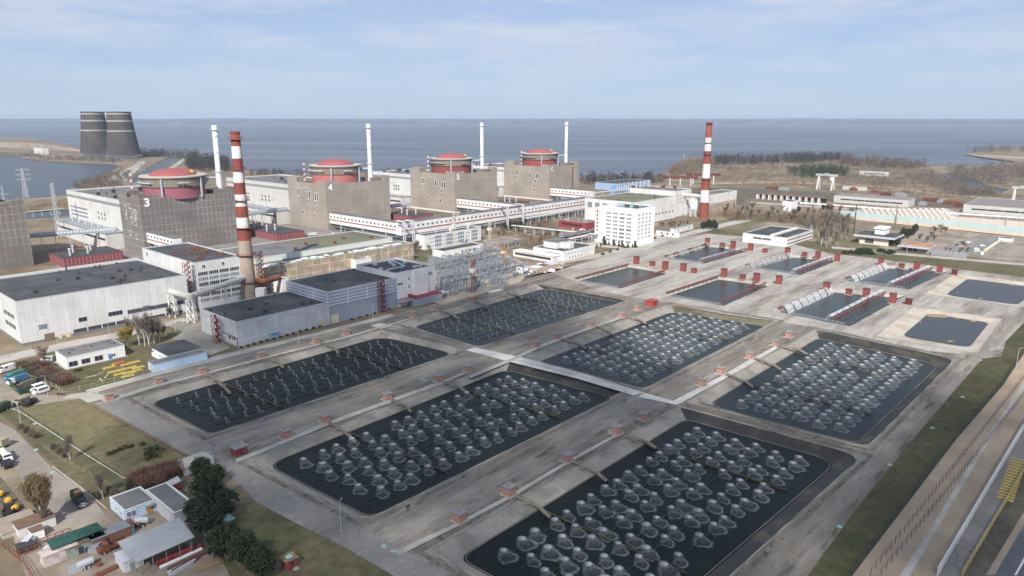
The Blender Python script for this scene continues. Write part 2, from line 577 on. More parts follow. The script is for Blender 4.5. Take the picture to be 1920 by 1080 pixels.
for k, (cs, rr, bw, bm) in PONDS.items():
    c = [G(*p, PW) for p in cs]
    POND_C[k] = c
    inn = ROUND(c, rr)
    oc = OFFQ(c, bw)
    outr = ROUND(oc, [1.0] * 4 if k[0] != 'P' else [q * .8 + 1 for q in (rr if isinstance(rr, list) else [rr] * 4)])
    POND_RINGS.append([(p.x, p.y) for p in outr])
    wb = MB()
    ext = ROUND(OFFQ(c, (.4,) * 4), rr)
    wb.face([(p.x, p.y, PW) for p in ext])
    TAG(wb.build('pond_water', m_slud if k[0] == 'S' else m_pond2 if k[0] == 'Q' else m_pond3 if k in ('P4', 'P5', 'P6') else m_pond), kind='structure')
    bb = MB()
    n = len(inn)
    for i in range(n):
        l = (i + 1) % n
        side = ((i + 3) // 7 + 3) % 4 if i % 7 != 6 else (i // 7) % 4
        a, b_, p, q = inn[i], inn[l], outr[l], outr[i]
        side = (i // 7) % 4 if i % 7 >= 3 else (i // 7 - 1) % 4
        bb.face([(a.x, a.y, PW - .15), (b_.x, b_.y, PW - .15), (p.x, p.y, .0), (q.x, q.y, .0)][::-1], BMAT[bm[side]])
    for f in range(len(bb.f)):
        pass
    o = bb.build('pond_bank', [m_banksand if k[0] in 'S' else m_bank_sun if k[0] == 'Q' else m_bank_shade, m_bankw, m_bankg])
    o['kind'] = 'structure'
    # low kerb round the top of the bank
    kb = MB()
    for i in range(n):
        l = (i + 1) % n
        kb.tube((*outr[i].xy, .05), (*outr[l].xy, .05), .22, 4, 0)
        if k[0] == 'P': kb.tube((*inn[i].xy, PW + .06), (*inn[l].xy, PW + .06), .10, 4, 1)
    kb.build('pond_kerb', [M('kerb_concrete', (.36, .335, .30), .9, .25, .4, (.12, .11, .09), .1), M('waterline_scum', (.31, .27, .20), .9, .3, .4, (.2, .17, .12), .1)])['kind'] = 'structure'

# the land, with the concrete terrace let into it ---------------------
TERR = [(165, 748), (300, 707), (425, 668), (620, 620), (820, 570), (960, 526), (1085, 494), (1190, 458), (1322, 438), (1440, 447),
        (1560, 476), (1620, 482), (1920, 521), (2300, 572), (2300, 640), (1960, 612), (1890, 640), (1878, 668), (1842, 672), (1765, 762), (1690, 850), (1600, 962),
        (1515, 1080), (1440, 1190), (1240, 1330), (1000, 1330), (735, 1080), (650, 1030), (560, 985), (500, 948), (440, 905), (420, 880), (345, 850)]
SHORE = [(-400, 252), (0, 257), (60, 260), (85, 264), (125, 271), (150, 279), (205, 287), (262, 289), (310, 291), (348, 293), (372, 290), (395, 300), (440, 312),
         (480, 322), (560, 325), (640, 322), (720, 322), (800, 322), (880, 325), (960, 328), (1060, 330), (1090, 331), (1120, 336), (1190, 331), (1236, 327), (1258, 312),
         (1290, 296), (1340, 298), (1420, 301), (1500, 299), (1580, 299), (1660, 304), (1740, 309), (1800, 312), (1850, 309), (1905, 304), (1880, 300), (1850, 297), (1808, 289), (1835, 284),
         (1870, 278), (1920, 276), (2100, 274), (2500, 280)]
LAG = [(-500, 291), (0, 293), (40, 292), (44, 298), (100, 304), (165, 307), (216, 309), (222, 314), (196, 328), (180, 336), (150, 346), (132, 352), (126, 366), (60, 372), (0, 376), (-500, 392)]
CHAN = [(46, 399), (100, 394), (134, 394), (140, 404), (100, 408), (40, 412)]
CANAL = [(316, 294), (345, 295), (322, 308), (300, 322), (284, 345), (240, 342), (262, 324)]
CREEK = [(1750, 329), (1790, 323), (1830, 336), (1850, 348), (1890, 356), (1880, 362), (1830, 352), (1800, 342), (1760, 336)]
shore_w = [G(p[0], p[1]) for p in SHORE]
land_out = [(p.x, p.y) for p in shore_w] + [(4500, 300), (4500, -600), (-4500, -600), (-4500, 400)]
terr_w = [(G(*p).x, G(*p).y) for p in TERR]
holes = [terr_w] + [[(G(*p).x, G(*p).y) for p in q] for q in (LAG, CHAN, CANAL, CREEK)]
TAG(POLY('ground', m_scrub, [land_out] + holes, 0.0, px=False), 'dry brown open ground around the plant')
MIDL = [(1034, 511), (1130, 547), (1245, 567), (1355, 589), (1442, 600), (1590, 624), (1640, 637), (1740, 658), (1800, 663), (1884, 654)]
iA = TERR.index((1085, 494)); iB = TERR.index((1890, 640))
FRONT = TERR[:iA] + MIDL + TERR[iB + 1:]
REAR = TERR[iA:iB + 1] + MIDL[::-1]
W2 = lambda q: [(G(*p).x, G(*p).y) for p in q]
names = list(PONDS)
TAG(POLY('concrete_terrace', m_concrete_shade, [W2(FRONT)] + [POND_RINGS[i] for i, k in enumerate(names) if k[0] == 'P'], 0.0, px=False), 'stained concrete terrace, cloud shade darkened into its colour, round the near spray ponds')
TAG(POLY('concrete_terrace', m_concrete_sun, [W2(REAR)] + [POND_RINGS[i] for i, k in enumerate(names) if k[0] != 'P'], 0.0, px=False), 'concrete terrace in a sun-lightened tone round the far ponds')
for nm, ring in (('lagoon_water', LAG), ('channel_water', CHAN), ('canal_water', CANAL), ('creek_water', CREEK)):
    POLY(nm, m_lag, [ring], -.6)
# weedy, broken verges round the ponds
m_weed = M('weedy_concrete', (.20, .182, .155), .95, .2, .6, (.14, .125, .10), .08, (.42, .6), stain=[((.07, .06, .042), .32, .32, .50, .62, .85), ((.11, .10, .05), .06, .3, .58, .68, .7)])
for k in ('P1', 'P2', 'P3', 'P4', 'P5', 'P6'):
    cs, rr, bw, bm = PONDS[k]
    c = POND_C[k]
    i_ = OFFQ(c, [x + .9 for x in bw]); o2 = OFFQ(c, [bw[0] + 2.6, bw[1] + 2.4, bw[2] + 3.5, bw[3] + 4.6])
    for j in range(4):
        l = (j + 1) % 4
        POLY('weedy_verge', m_weed, [[(v.x, v.y) for v in (i_[j], i_[l], o2[l], o2[j])]], .006 + .001 * j, px=False)
# sheets lying on the land
ZC = [0]
def Z(name, mat, pts, z=.02):
    ZC[0] += 1
    return POLY(name, mat, [pts], .012 + .004 * ZC[0])
Z('sand_spit', m_sand, [(-400, 262), (0, 266), (60, 268), (110, 273), (150, 280), (150, 284), (60, 278), (0, 276), (-400, 276)], .15)
Z('sand_beach', m_sand, [(1808, 290), (1850, 294), (1905, 298), (2000, 300), (2000, 296), (1905, 293), (1850, 290)], .15)
Z('dirt_road', m_sand, [(1640, 355), (1700, 352), (1760, 362), (1900, 372), (1900, 376), (1760, 366), (1700, 357), (1640, 358)], .1)
Z('canal_road', m_path, [(262, 303), (274, 303), (236, 340), (198, 338)], .1)
Z('canal_road', m_path, [(350, 293), (358, 294), (330, 312), (318, 320), (310, 320)], .1)
Z('rail_yard', m_soil, [(1210, 352), (1380, 352), (1560, 362), (1720, 372), (1920, 388), (2300, 420), (2300, 430), (1920, 398), (1720, 386), (1560, 378), (1400, 372), (1390, 384)], .08)
Z('field_track', m_path, [(1405, 378), (1560, 388), (1740, 402), (1740, 404), (1560, 391), (1405, 381)], .1)
Z('field_track', m_sand, [(1330, 342), (1480, 340), (1640, 349), (1800, 357), (1800, 359), (1640, 351), (1480, 343), (1330, 345)], .1)
Z('gravel_yard', m_yard, [(1570, 392), (1700, 386), (1920, 402), (2300, 432), (2300, 470), (1920, 446), (1740, 425), (1560, 412)], .1)
Z('storage_slab', m_pave, [(1600, 394), (1775, 391), (1800, 402), (1775, 420), (1605, 408)], .13)
Z('dry_lawn', m_lawn, [(1345, 414), (1395, 405), (1440, 415), (1400, 426), (1352, 424)], .05)
Z('grass_verge', m_grass, [(985, 500), (1095, 484), (1190, 452), (1320, 430), (1440, 434), (1440, 446), (1322, 437), (1190, 457), (1085, 493)], .03)
Z('grass_embankment', m_grass, [(1440, 440), (1560, 458), (1640, 474), (1760, 486), (1920, 499), (2300, 530), (2300, 571), (1920, 520), (1620, 481), (1560, 475), (1440, 446)], .03)
Z('grass_court', m_lawn, [(1560, 446), (1620, 446), (1660, 452), (1640, 466), (1560, 462)], .03)
Z('access_road', m_path, [(1040, 489), (1100, 480), (1250, 446), (1330, 424), (1420, 405), (1436, 408), (1340, 430), (1260, 450), (1110, 485), (1050, 496)], .035)
Z('plaza', m_path, [(1110, 462), (1210, 470), (1270, 440), (1245, 435), (1100, 455)], .03)
Z('car_park', m_yard, [(1655, 448), (1720, 425), (1920, 447), (2300, 478), (2300, 525), (1920, 494), (1775, 476), (1650, 466)], .035)
Z('car_park_asphalt', m_asph, [(1768, 464), (1840, 440), (1905, 446), (1850, 482)], .05)
Z('perimeter_path', m_path, [(1560, 462), (1660, 472), (1920, 494), (2300, 526), (2300, 530), (1920, 498), (1660, 476), (1560, 466)], .055)
Z('switchyard_gravel', M('switchyard_gravel', (.36, .30, .235), .95, .2, .4, (.22, .2, .18), .06), [(790, 560), (800, 470), (900, 455), (1000, 500), (975, 530), (830, 572)], .03)
Z('plant_yard', m_asph, [(60, 520), (240, 440), (560, 420), (760, 430), (960, 396), (1110, 380), (1115, 450), (980, 480), (900, 470), (800, 500), (560, 530), (340, 560)], .02)
Z('bare_earth', m_scrub, [(870, 448), (960, 418), (1108, 388), (1116, 448), (1040, 462), (985, 476), (930, 474), (880, 462)])
Z('bare_earth', m_grass, [(776, 458), (800, 452), (812, 474), (800, 492), (778, 490)])
# left front: roads, lawns, yards
Z('grass_plot', m_grass, [(-60, 700), (0, 690), (110, 655), (250, 625), (345, 600), (380, 622), (448, 655), (390, 668), (270, 700), (160, 735), (100, 730), (40, 700)], .02)
Z('plant_road', m_path, [(-60, 682), (0, 668), (60, 655), (140, 638), (230, 622), (300, 606), (345, 596), (352, 602), (304, 614), (240, 630), (150, 648), (60, 668), (0, 682), (-60, 696)], .035)
Z('workshop_yard', m_asph, [(335, 602), (372, 612), (400, 628), (432, 652), (392, 668), (350, 656), (346, 640), (322, 636), (344, 622), (316, 612)], .035)
Z('concrete_walk', m_path, [(160, 732), (280, 700), (388, 672), (470, 653), (600, 622), (735, 588), (742, 593), (606, 627), (476, 659), (392, 680), (286, 707), (166, 740)], .035)
Z('motor_yard', m_yard, [(-200, 740), (-60, 700), (0, 705), (40, 740), (120, 742), (170, 738), (160, 752), (40, 762), (0, 778), (-200, 830)], .035)
Z('gate_apron', m_path, [(118, 742), (160, 736), (215, 744), (165, 756), (150, 747), (120, 748)], .045)
Z('dry_lawn', m_lawn, [(36, 764), (150, 748), (172, 760), (345, 852), (372, 868), (330, 885), (240, 898), (60, 780)], .03)
Z('left_road', M('worn_road', (.27, .24, .205), .9, .14, .4, (.21, .185, .155), .05, stain=[((.15, .13, .11), .05, .1, .55, .7, .6)]), [(-200, 760), (0, 792), (28, 806), (100, 880), (170, 930), (205, 975), (130, 1010), (90, 985), (60, 950), (40, 900), (0, 830), (-200, 800)], .035)
Z('left_verge', m_grass, [(0, 775), (36, 764), (240, 898), (330, 890), (300, 930), (215, 940), (170, 924), (104, 876), (30, 802)], .03)
Z('machine_yard', m_soil, [(-200, 850), (0, 895), (45, 950), (20, 990), (-200, 1010)], .03)
Z('storage_yard', m_yard, [(20, 990), (100, 985), (230, 960), (320, 960), (400, 1010), (440, 1080), (330, 1150), (60, 1120)], .03)
Z('rough_grass', m_grass, [(430, 950), (470, 942), (505, 946), (560, 984), (650, 1029), (736, 1080), (840, 1160), (520, 1200), (440, 1100), (400, 1020)], .025)
Z('asphalt_lane', m_asph, [(176, 757), (216, 745), (420, 850), (460, 880), (560, 935), (700, 1000), (830, 1075), (920, 1160), (845, 1160), (736, 1079), (650, 1029), (560, 984), (480, 942), (420, 880), (345, 850)], .02)
# paved strips on the terrace
Z('paved_strip', m_pave, [(872, 657), (890, 652), (985, 672), (1090, 700), (1208, 737), (1188, 742), (1080, 710), (975, 684)], .03)
Z('paved_strip', m_pave, [(1208, 737), (1262, 752), (1350, 707), (1400, 678), (1452, 650), (1460, 652), (1408, 684), (1270, 760), (1196, 745)], .03)
Z('paved_strip', m_pave, [(694, 611), (712, 606), (735, 611), (715, 617)], .03)
for a in ([(205, 748), (298, 720), (380, 700), (500, 669), (640, 634), (775, 595), (776, 597), (640, 637), (500, 672), (380, 704), (298, 725), (207, 754)],
          [(440, 862), (535, 824), (612, 792), (730, 750), (824, 716), (880, 694), (881, 698), (826, 722), (732, 756), (614, 799), (537, 831), (445, 868)],
          [(880, 705), (960, 672), (1006, 650), (1048, 634), (1110, 612), (1166, 594), (1167, 597), (1112, 616), (1050, 639), (1008, 655), (962, 677), (882, 710)],
          [(740, 1035), (862, 978), (958, 927), (1064, 864), (1157, 813), (1158, 818), (1066, 870), (960, 934), (864, 985), (748, 1043)]):
    Z('concrete_walk', m_path, a, .026)
# right hand perimeter
Z('perimeter_grass', M('perimeter_turf', (.088, .076, .038), .95, .4, .35, (.055, .060, .024), .05, (.42, .6), bump=.6, stain=[((.13, .10, .055), .03, .06, .55, .72, .7)]), [(1886, 640), (1925, 600), (2100, 470), (2150, 500), (1925, 650), (1880, 724), (1795, 822), (1600, 1078), (1500, 1240), (1380, 1240), (1516, 1080), (1600, 962), (1690, 850), (1765, 762), (1842, 673), (1878, 669)], .02)
Z('sand_strip', m_sand, [(1600, 1078), (1795, 822), (1880, 724), (1925, 655), (2150, 500), (2200, 520), (1985, 700), (1912, 815), (1757, 1080), (1640, 1290), (1470, 1290)], .02)
Z('drain_path', m_path, [(1688, 1080), (1770, 950), (1853, 815), (1960, 660), (1968, 662), (1861, 818), (1781, 952), (1706, 1080), (1640, 1200), (1620, 1200)], .04)
Z('concrete_lane', m_asph, [(1760, 1080), (1914, 815), (1985, 702), (2030, 710), (1940, 850), (1806, 1080), (1730, 1240), (1660, 1240)], .03)
Z('soil_verge', m_soil, [(1806, 1080), (1940, 850), (2030, 710), (2090, 720), (1980, 900), (1862, 1080), (1790, 1240), (1730, 1240)], .02)
Z('road_shoulder', m_sand, [(1848, 1080), (1905, 985), (1940, 930), (1960, 935), (1926, 990), (1866, 1080)], .035)
Z('road', m_road, [(1864, 1080), (1926, 975), (2100, 700), (2300, 760), (2060, 1080), (1960, 1240), (1780, 1240)], .03)
Z('road_line', M('road_paint', (.7, .7, .68), .8, .15, 1.5), [(1901, 1080), (1960, 975), (1964, 976), (1906, 1080)], .036)
# ================================================================== BUILDINGS
def SEAM(w, h, c, m=.1, d=.05, off=0.0): return dict(w=w, h=h, c=c, m=m, d=d, off=off)
w_white = M('white_panel_wall', (.70, .70, .69), .8, .07, .5, (.60, .595, .57), .05, seam=SEAM(6, 1.2, (.54, .54, .53), .06, .04), streak=.18)
w_white2 = M('white_render_wall', (.76, .755, .74), .8, .07, .4, (.64, .62, .58), .06, streak=.16)
w_dirty = M('weathered_white_wall', (.58, .60, .62), .85, .14, .6, (.46, .47, .47), .09, seam=SEAM(6, 1.1, (.42, .43, .44), .07, .08, .5), streak=.18)
w_grey = M('blue_grey_cladding', (.27, .31, .37), .7, .05, .4, seam=SEAM(14, 30, (.22, .25, .30), .08, .03))
w_slats = M('blue_grey_slatted_cladding', (.26, .29, .35), .7, .05, .4, seam=SEAM(12, 1.6, (.62, .64, .68), .2, .03))
w_tan = M('tan_panel_wall', (.40, .315, .215), .85, .2, .3, (.30, .25, .2), .12, seam=SEAM(6, 4.6, (.66, .60, .50), .22, .2))
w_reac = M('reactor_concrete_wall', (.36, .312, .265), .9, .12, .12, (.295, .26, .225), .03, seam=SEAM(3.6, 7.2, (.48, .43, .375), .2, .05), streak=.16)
w_reac_shade = M('shade_toned_reactor_wall', (.215, .195, .180), .9, .12, .12, (.175, .16, .15), .03, seam=SEAM(3.6, 5.2, (.40, .375, .345), .2, .05), streak=.15)  # darker copy of the reactor wall; shade is painted into the colour
w_red = M('red_ribbed_wall', (.225, .07, .076), .8, .12, .4, seam=SEAM(2.4, 40, (.36, .18, .18), .25, .05))
w_brick = M('dark_red_brick', (.27, .055, .05), .85, .15, .8)
w_blue = M('pale_blue_render', (.50, .64, .80), .8, .06, .4, (.44, .57, .72), .15)
r_dark = M('bitumen_roof', (.060, .063, .068), .9, .2, .15, (.088, .088, .088), .06, seam=SEAM(40, 8, (.045, .046, .05), .12, .1))
r_olive = M('olive_roof', (.165, .165, .105), .95, .18, .12, (.115, .112, .088), .03)
r_grey = M('grey_roof', (.17, .168, .165), .95, .18, .2, (.12, .12, .12), .06)
c_white = M('white_paint', (.78, .78, .77), .7, .06, 1.0)
c_trim = M('pale_trim', (.60, .61, .58), .8, .1, 1.0)
c_grey = M('grey_steel', (.30, .32, .34), .6, .15, 1.0, metal=.2)
c_lgrey = M('light_grey_steel', (.50, .52, .54), .6, .12, 1.0)
c_dark = M('dark_metal', (.05, .05, .055), .6, .2, 1.0)
c_redp = M('red_steel_paint', (.17, .032, .03), .6, .2, .8)
c_rust = M('rusty_steel', (.22, .075, .04), .85, .35, .7, (.12, .06, .045), .3)
c_yel = M('yellow_paint', (.62, .42, .06), .6, .15, 1.0)
c_glass = M('window_glass', (.035, .04, .05), .12, .5, .35, spec=.6)
c_glass2 = M('pale_window_glass', (.22, .25, .29), .2, .4, .5, spec=.6)
c_stripe = M('dull_red_stripe', (.33, .12, .125), .7, .1, 1.0)

class Bd: pass
def WALLS(la, lb, z0, h, t=.35):
    mb = MB()
    mb.box(0, la, 0, t, z0, h); mb.box(0, la, lb - t, lb, z0, h)
    mb.box(0, t, t, lb - t, z0, h); mb.box(la - t, la, t, lb - t, z0, h)
    return mb
def B(name, label, F=None, h=None, top=None, xr=None, xl=None, la=None, lb=None, P=None, wall=None, roof=None, par=.5, cat='building', rot=48.0,
      zx=None, z0=0.0, group=None, coping=None, plinth=None, parent=None, rtrim=True):
    a, b = DIRV(rot), DIRV(rot + 90)
    p = P if P is not None else G(F[0], F[1], z0)
    if h is None: h = HT(p, top)
    z = h if zx is None else zx
    if la is None: la = LEN(p, a, xr, z)
    if lb is None: lb = LEN(p, b, xl, z)
    q = Bd()
    q.la, q.lb, q.h, q.p, q.rot, q.a, q.b = la, lb, h - z0, p, math.radians(rot), a, b
    if parent is None:
        q.o = THING(name, label, cat, p, q.rot, group)
        pr, loc, r = q.o, None, 0
    else:
        q.o = parent
        pr, loc, r = None, None, 0
    WALLS(la, lb, 0, q.h).build('wall', wall or w_white, q.o)
    t = .35
    MB().box(t, la - t, t, lb - t, q.h - par - .3, q.h - par).build('roof', roof or r_dark, q.o)
    if rtrim:
        mb = MB()
        e = .12
        zt = q.h + .002
        mb.box(-e, la + e, -e, t + .05, zt, zt + .14); mb.box(-e, la + e, lb - t - .05, lb + e, zt, zt + .14)
        mb.box(-e, t + .05, t + .05, lb - t - .05, zt, zt + .14); mb.box(la - t - .05, la + e, t + .05, lb - t - .05, zt, zt + .14)
        mb.build('coping', coping or c_lgrey, q.o)
    if plinth:
        mb = MB().box(-.06, la + .06, -.06, 0, 0, plinth); mb.box(-.06, 0, 0, lb + .06, 0, plinth)
        mb.build('plinth', M('plinth_grey', (.2, .2, .2), .9, .2, .5), q.o)
    return q
WM = {}
def WMESH(w_, h_, pan=2, fr=None, gl=None, name='window', fw=.12):
    key = (round(w_, 2), round(h_, 2), pan, fr.name if fr else '', gl.name if gl else '', name)
    if key in WM: return WM[key]
    mb = MB()
    mb.box(-w_ / 2, w_ / 2, -.05, .1, 0, h_, 1)
    mb.box(-w_ / 2 - fw, w_ / 2 + fw, -.12, .0, -fw, 0, 0); mb.box(-w_ / 2 - fw, w_ / 2 + fw, -.12, .0, h_, h_ + fw, 0)
    for k in range(pan + 1):
        x = -w_ / 2 + w_ * k / pan
        mb.box(x - fw / 2 if 0 < k < pan else (x - fw if k == 0 else x), x + fw / 2 if 0 < k < pan else (x if k == 0 else x + fw), -.12, .0, 0, h_, 0)
    me = mb.mesh(name, [fr or c_white, gl or c_glass])
    WM[key] = me
    return me
def WIN(q, face, us, zs, w_, h_, pan=2, fr=None, gl=None, name='window', rndg=None, fw=.12):
    for z in zs:
        for u in us:
            g = gl
            if rndg and rnd.random() < rndg: g = c_glass2
            me = WMESH(w_, h_, pan, fr, g, name, fw)
            o = OBJ(name, me, q.o, (u, 0, z) if face == 'a' else (0, u, z))
            if face == 'b': o.rotation_euler = (0, 0, -math.pi / 2)
def BANDS(q, face, u0, u1, z, h_, n=1, gap=.5, gl=None, name='window_band', fr=None, pan=6):
    L = (u1 - u0 - gap * (n - 1)) / n
    WIN(q, face, [u0 + L / 2 + k * (L + gap) for k in range(n)], [z], L, h_, max(1, int(pan)), fr, gl, name, fw=.1)
def LIN(a, b, n): return [a + (b - a) * (k + .5) / n for k in range(n)]
def ROOFBITS(q, n, z=None, seed=1, col=None, smax=1.6, name='roof_vent'):
    r = random.Random(seed)
    me = None
    for k in range(n):
        s = r.uniform(.5, smax)
        mb = MB()
        if r.random() < .5:
            mb.box(-s / 2, s / 2, -s / 2, s / 2, 0, s * .8); mb.box(-s * .6, s * .6, -s * .6, s * .6, s * .8, s * .95)
        else: mb.lathe([(s * .25, 0), (s * .25, s), (s * .5, s * 1.02), (s * .1, s * 1.4)], 8)
        mb.build(name, col or c_dark, q.o, (r.uniform(2, q.la - 2), r.uniform(2, q.lb - 2), (q.h - .5 if z is None else z)))

# ---- reactors ------------------------------------------------------
CR5 = G(853, 400)
SP = (G(1029, 376.5) - G(853, 400))
m_dome = M('red_dome_paint', (.33, .085, .082), .7, .1, .2, (.30, .105, .10), .08)
m_drumP = [M('pink_drum', (.30, .105, .135), .8, .15, .2), M('salmon_drum', (.42, .15, .135), .8, .15, .2), M('red_drum', (.24, .062, .062), .8, .12, .2), M('crimson_drum', (.28, .07, .068), .8, .12, .2)]
m_ring = M('drum_concrete', (.235, .205, .17), .9, .14, .3, streak=.2)
m_rim = M('pale_rim', (.45, .42, .37), .9, .15, .5)
m_brk = [M('blue_white_bracket', (.45, .52, .58), .6, .1), M('white_bracket', (.58, .58, .57), .6, .1), M('grey_bracket', (.35, .34, .33), .6, .1), M('grey_bracket2', (.30, .28, .26), .6, .1)]
def TEXTMESH(s, size, depth=.12):
    cu = bpy.data.curves.new('digit', 'FONT')
    cu.body = s; cu.size = size; cu.extrude = depth; cu.align_x = 'CENTER'; cu.offset = size * .035
    ob = bpy.data.objects.new('digit', cu)
    COL.objects.link(ob)
    dg = bpy.context.evaluated_depsgraph_get()
    me = bpy.data.meshes.new_from_object(ob.evaluated_get(dg))
    bpy.data.objects.remove(ob)
    return me
def REACTOR(no, C, xl, xr, wall, drum, label):
    h = 41.5
    la = LEN(C, A1, xr, h) if xr else 62
    lb = LEN(C, B1, xl, h) if xl else 62
    o = THING('reactor_building', label, 'reactor', C, ROT)
    mb = WALLS(la, lb, 0, h, .8)
    # raised parapet pieces at the corners
    for (x0, x1, y0, y1, dz) in ((-.003, 15, -.003, .9, 2.6), (-.003, .9, .9, 13, 2.6), (la - 9, la + .003, -.003, .9, 4.2), (la - .9, la + .003, .9, 14, 4.2),
                                 (-.003, .9, lb - 16, lb + .003, 3.4), (.9, 10, lb - .9, lb + .003, 3.4)):
        mb.box(x0, x1, y0, y1, h - 2.5, h + dz)
    mb.build('wall', wall, o)
    MB().box(.8, la - .8, .8, lb - .8, h - 2.2, h - 1.6).build('roof', r_grey, o)
    if no:
        me = TEXTMESH(str(no), 8.4 if no == 3 else 8.0)
        me.materials.append(M('digit_white', (.82, .82, .8), .7, 0))
        n_ = OBJ('number_sign', me, o, (5.6, -.16, h - 5.6))
        n_.rotation_euler = (math.pi / 2, 0, 0)
        # tall windows of the side facing the left
        fr, gl = c_white, M('reactor_window_glass', (.022, .016, .018), .5, .3, .4)
        for (u, z, w_, h_) in ((.70, 29, 1.5, 6.2), (.73, 24.5, 1.5, 3.2), (.52, 33.6, 1.5, 3.0), (.41, 27.2, 1.5, 6.2), (.265, 26.4, 1.5, 6.4), (.215, 26.2, 1.5, 6.4),
                               (.475, 22.6, 1.5, 3.4), (.29, 21.4, 1.5, 3.4), (.60, 12.3, 1.5, 3.4), (.31, 10.3, 1.5, 3.4)):
            me = WMESH(w_ + .6, h_, 1, fr, gl, 'window', .36)
            x = OBJ('window', me, o, (0, u * lb, z))
            x.rotation_euler = (0, 0, -math.pi / 2)
        # ladder line of small balconies
        if no == 6:
            for k in range(11):
                MB().box(-1.2, 1.2, -.9, 0, 0, .25).box(-.15, .15, -.5, 0, .25, 2.0).build('balcony', c_redp, o, (la - 13, 0, 8 + k * 3.0))
    # containment drum
    cx, cy = la * .47, lb * .52
    R_ = 22.5
    n = 56
    MB().lathe([(R_, h - 2), (R_, h + 7.0)], n, (cx, cy)).build('drum', drum, o, smooth=False)
    ub = MB().lathe([(R_, h + 7), (R_ + .9, h + 7.02), (R_ + .9, h + 13.2), (R_ + 1.8, h + 13.3), (R_ + 1.8, h + 14.2), (R_ - .2, h + 14.4)], n, (cx, cy))
    ub.build('drum_collar', m_ring, o)
    MB().lathe([(R_ + 2.2, h + 14.1), (R_ + 2.2, h + 14.9), (R_ - 6, h + 15.0)], n, (cx, cy)).build('rim', m_rim, o)
    dm = MB()
    RD = 17.2
    dm.lathe([(RD * math.cos(t), h + 15.0 + 5.0 * math.sin(t)) for t in [math.pi / 2 * k / 10 for k in range(11)][:-1]] + [(.2, h + 20.0)], n, (cx, cy))
    dm.build('dome', m_dome, o, smooth=True)
    # brackets under the collar: two runs of them
    runs = [MB(), MB()]
    for k in range(34):
        t = 2 * math.pi * k / 40 - .6
        deg = (math.degrees(t) + 360) % 360
        if 205 < deg < 245: continue
        br = runs[0] if deg < 206 or deg > 320 else runs[1]
        c, s_ = math.cos(t), math.sin(t)
        p = lambda r, z: (cx + r * c, cy + r * s_, z)
        br.tube(p(R_ + 3.0, h + 10.2), p(R_ + .6, h + 10.2), .35, 4)
        br.tube(p(R_ + 3.0, h + 10.2), p(R_ + .3, h + 7.0), .45, 4)
        t2 = t + 2 * math.pi / 40
        br.tube(p(R_ + 3.0, h + 10.4), (cx + (R_ + 3.0) * math.cos(t2), cy + (R_ + 3.0) * math.sin(t2), h + 10.4), .5, 4)
    for br in runs: br.build('bracket_run', m_brk[max(0, no - 3)] if no else m_brk[2], o)
    for deg in (226, 300):
        t = math.radians(deg)
        cb = MB()
        cb.tube((cx + (R_ + 1.6) * math.cos(t), cy + (R_ + 1.6) * math.sin(t), h - 1.6), (cx + (R_ + 1.6) * math.cos(t), cy + (R_ + 1.6) * math.sin(t), h + 13.2), .8, 6)
        cb.build('pipe_riser', M('blue_grey_riser', (.36, .42, .47), .6, .1), o)
    if no in (3, 5, 6):
        yb = MB().box(-3.4, 3.4, -1, 1, 0, 1.0)
        yb.box(1.2, 3.2, -1, 1, 1.0, 2.6); yb.tube((-3.4, 0, 1.2), (3.4, 0, 2.0), .3, 4)
        yb.build('hoist', c_yel, o, (cx + 13 * math.cos(-.9), cy + 13 * math.sin(-.9), h + 16.2), -.6)
    MB().tube((cx, cy, h + 19.9), (cx, cy, h + 25), .18, 5).build('lightning_rod', c_grey, o)
    # red and white mast at the left of the roof
    ms = MB()
    for k in range(9):
        z0 = h - 1.6 + k * 2.4
        for (dx, dy) in ((0, 0), (1.2, 0), (.6, 1.0)):
            ms.tube((dx, dy, z0), (dx, dy, z0 + 2.4), .2, 4, k % 2)
        ms.tube((0, 0, z0), (1.2, 0, z0 + 2.4), .14, 4, k % 2); ms.tube((1.2, 0, z0), (.6, 1.0, z0 + 2.4), .14, 4, k % 2)
    ms.build('roof_mast', [c_stripe, c_white], o, (5, lb * .66, 0))
    # plant rooms on the roof
    MB().box(0, 9, 0, 12, h - 1.6, h + 4.5).build('roof_room', w_reac if wall is w_reac else w_reac_shade, o, (1.4, lb - 15, 0))
    ph = MB().box(la - 15, la - 3, 5, 18, h - 1.6, h + 2.2)
    ph.build('roof_room', m_ring, o)
    # white base strip
    if no in (5, 6):
        MB().box(-.3, la, -.3, 0, 0, 1.8).box(-.3, 0, 0, lb, 0, 1.8).build('base_strip', c_trim, o)
    q = Bd()
    q.o, q.la, q.lb, q.h, q.p, q.rot, q.a, q.b = o, la, lb, h, C, ROT, A1, B1
    return q
RX = {}
yb_ = 515.0
while HT(G(66 - (515 - yb_) * .1, yb_), 386) > 41.5: yb_ -= .5
PU2 = G(66 - (515 - yb_) * .1, yb_) - A1 * 62
RX[5] = REACTOR(5, CR5, 769, 932, w_reac, m_drumP[2], 'grey brown reactor block numbered 5 under a red dome')
LA5, LB5 = RX[5].la, RX[5].lb
RX[6] = REACTOR(6, CR5 + SP, 945, 1085, w_reac, m_drumP[3], 'grey brown reactor block numbered 6, farthest of the row, with red dome')
RX[4] = REACTOR(4, CR5 - SP, 539, 730, w_reac, m_drumP[1], 'grey brown reactor block numbered 4 with salmon drum and pale red dome')
RX[3] = REACTOR(3, CR5 - SP * 2, 222, 441, w_reac_shade, m_drumP[0], 'reactor block numbered 3, shade darkened into its walls, with pink drum behind the left striped chimney')
RX[2] = REACTOR(0, PU2, None, None, w_reac_shade, m_drumP[0], 'gridded reactor block with the same shade-darkened walls cut off by the left edge of the photo')
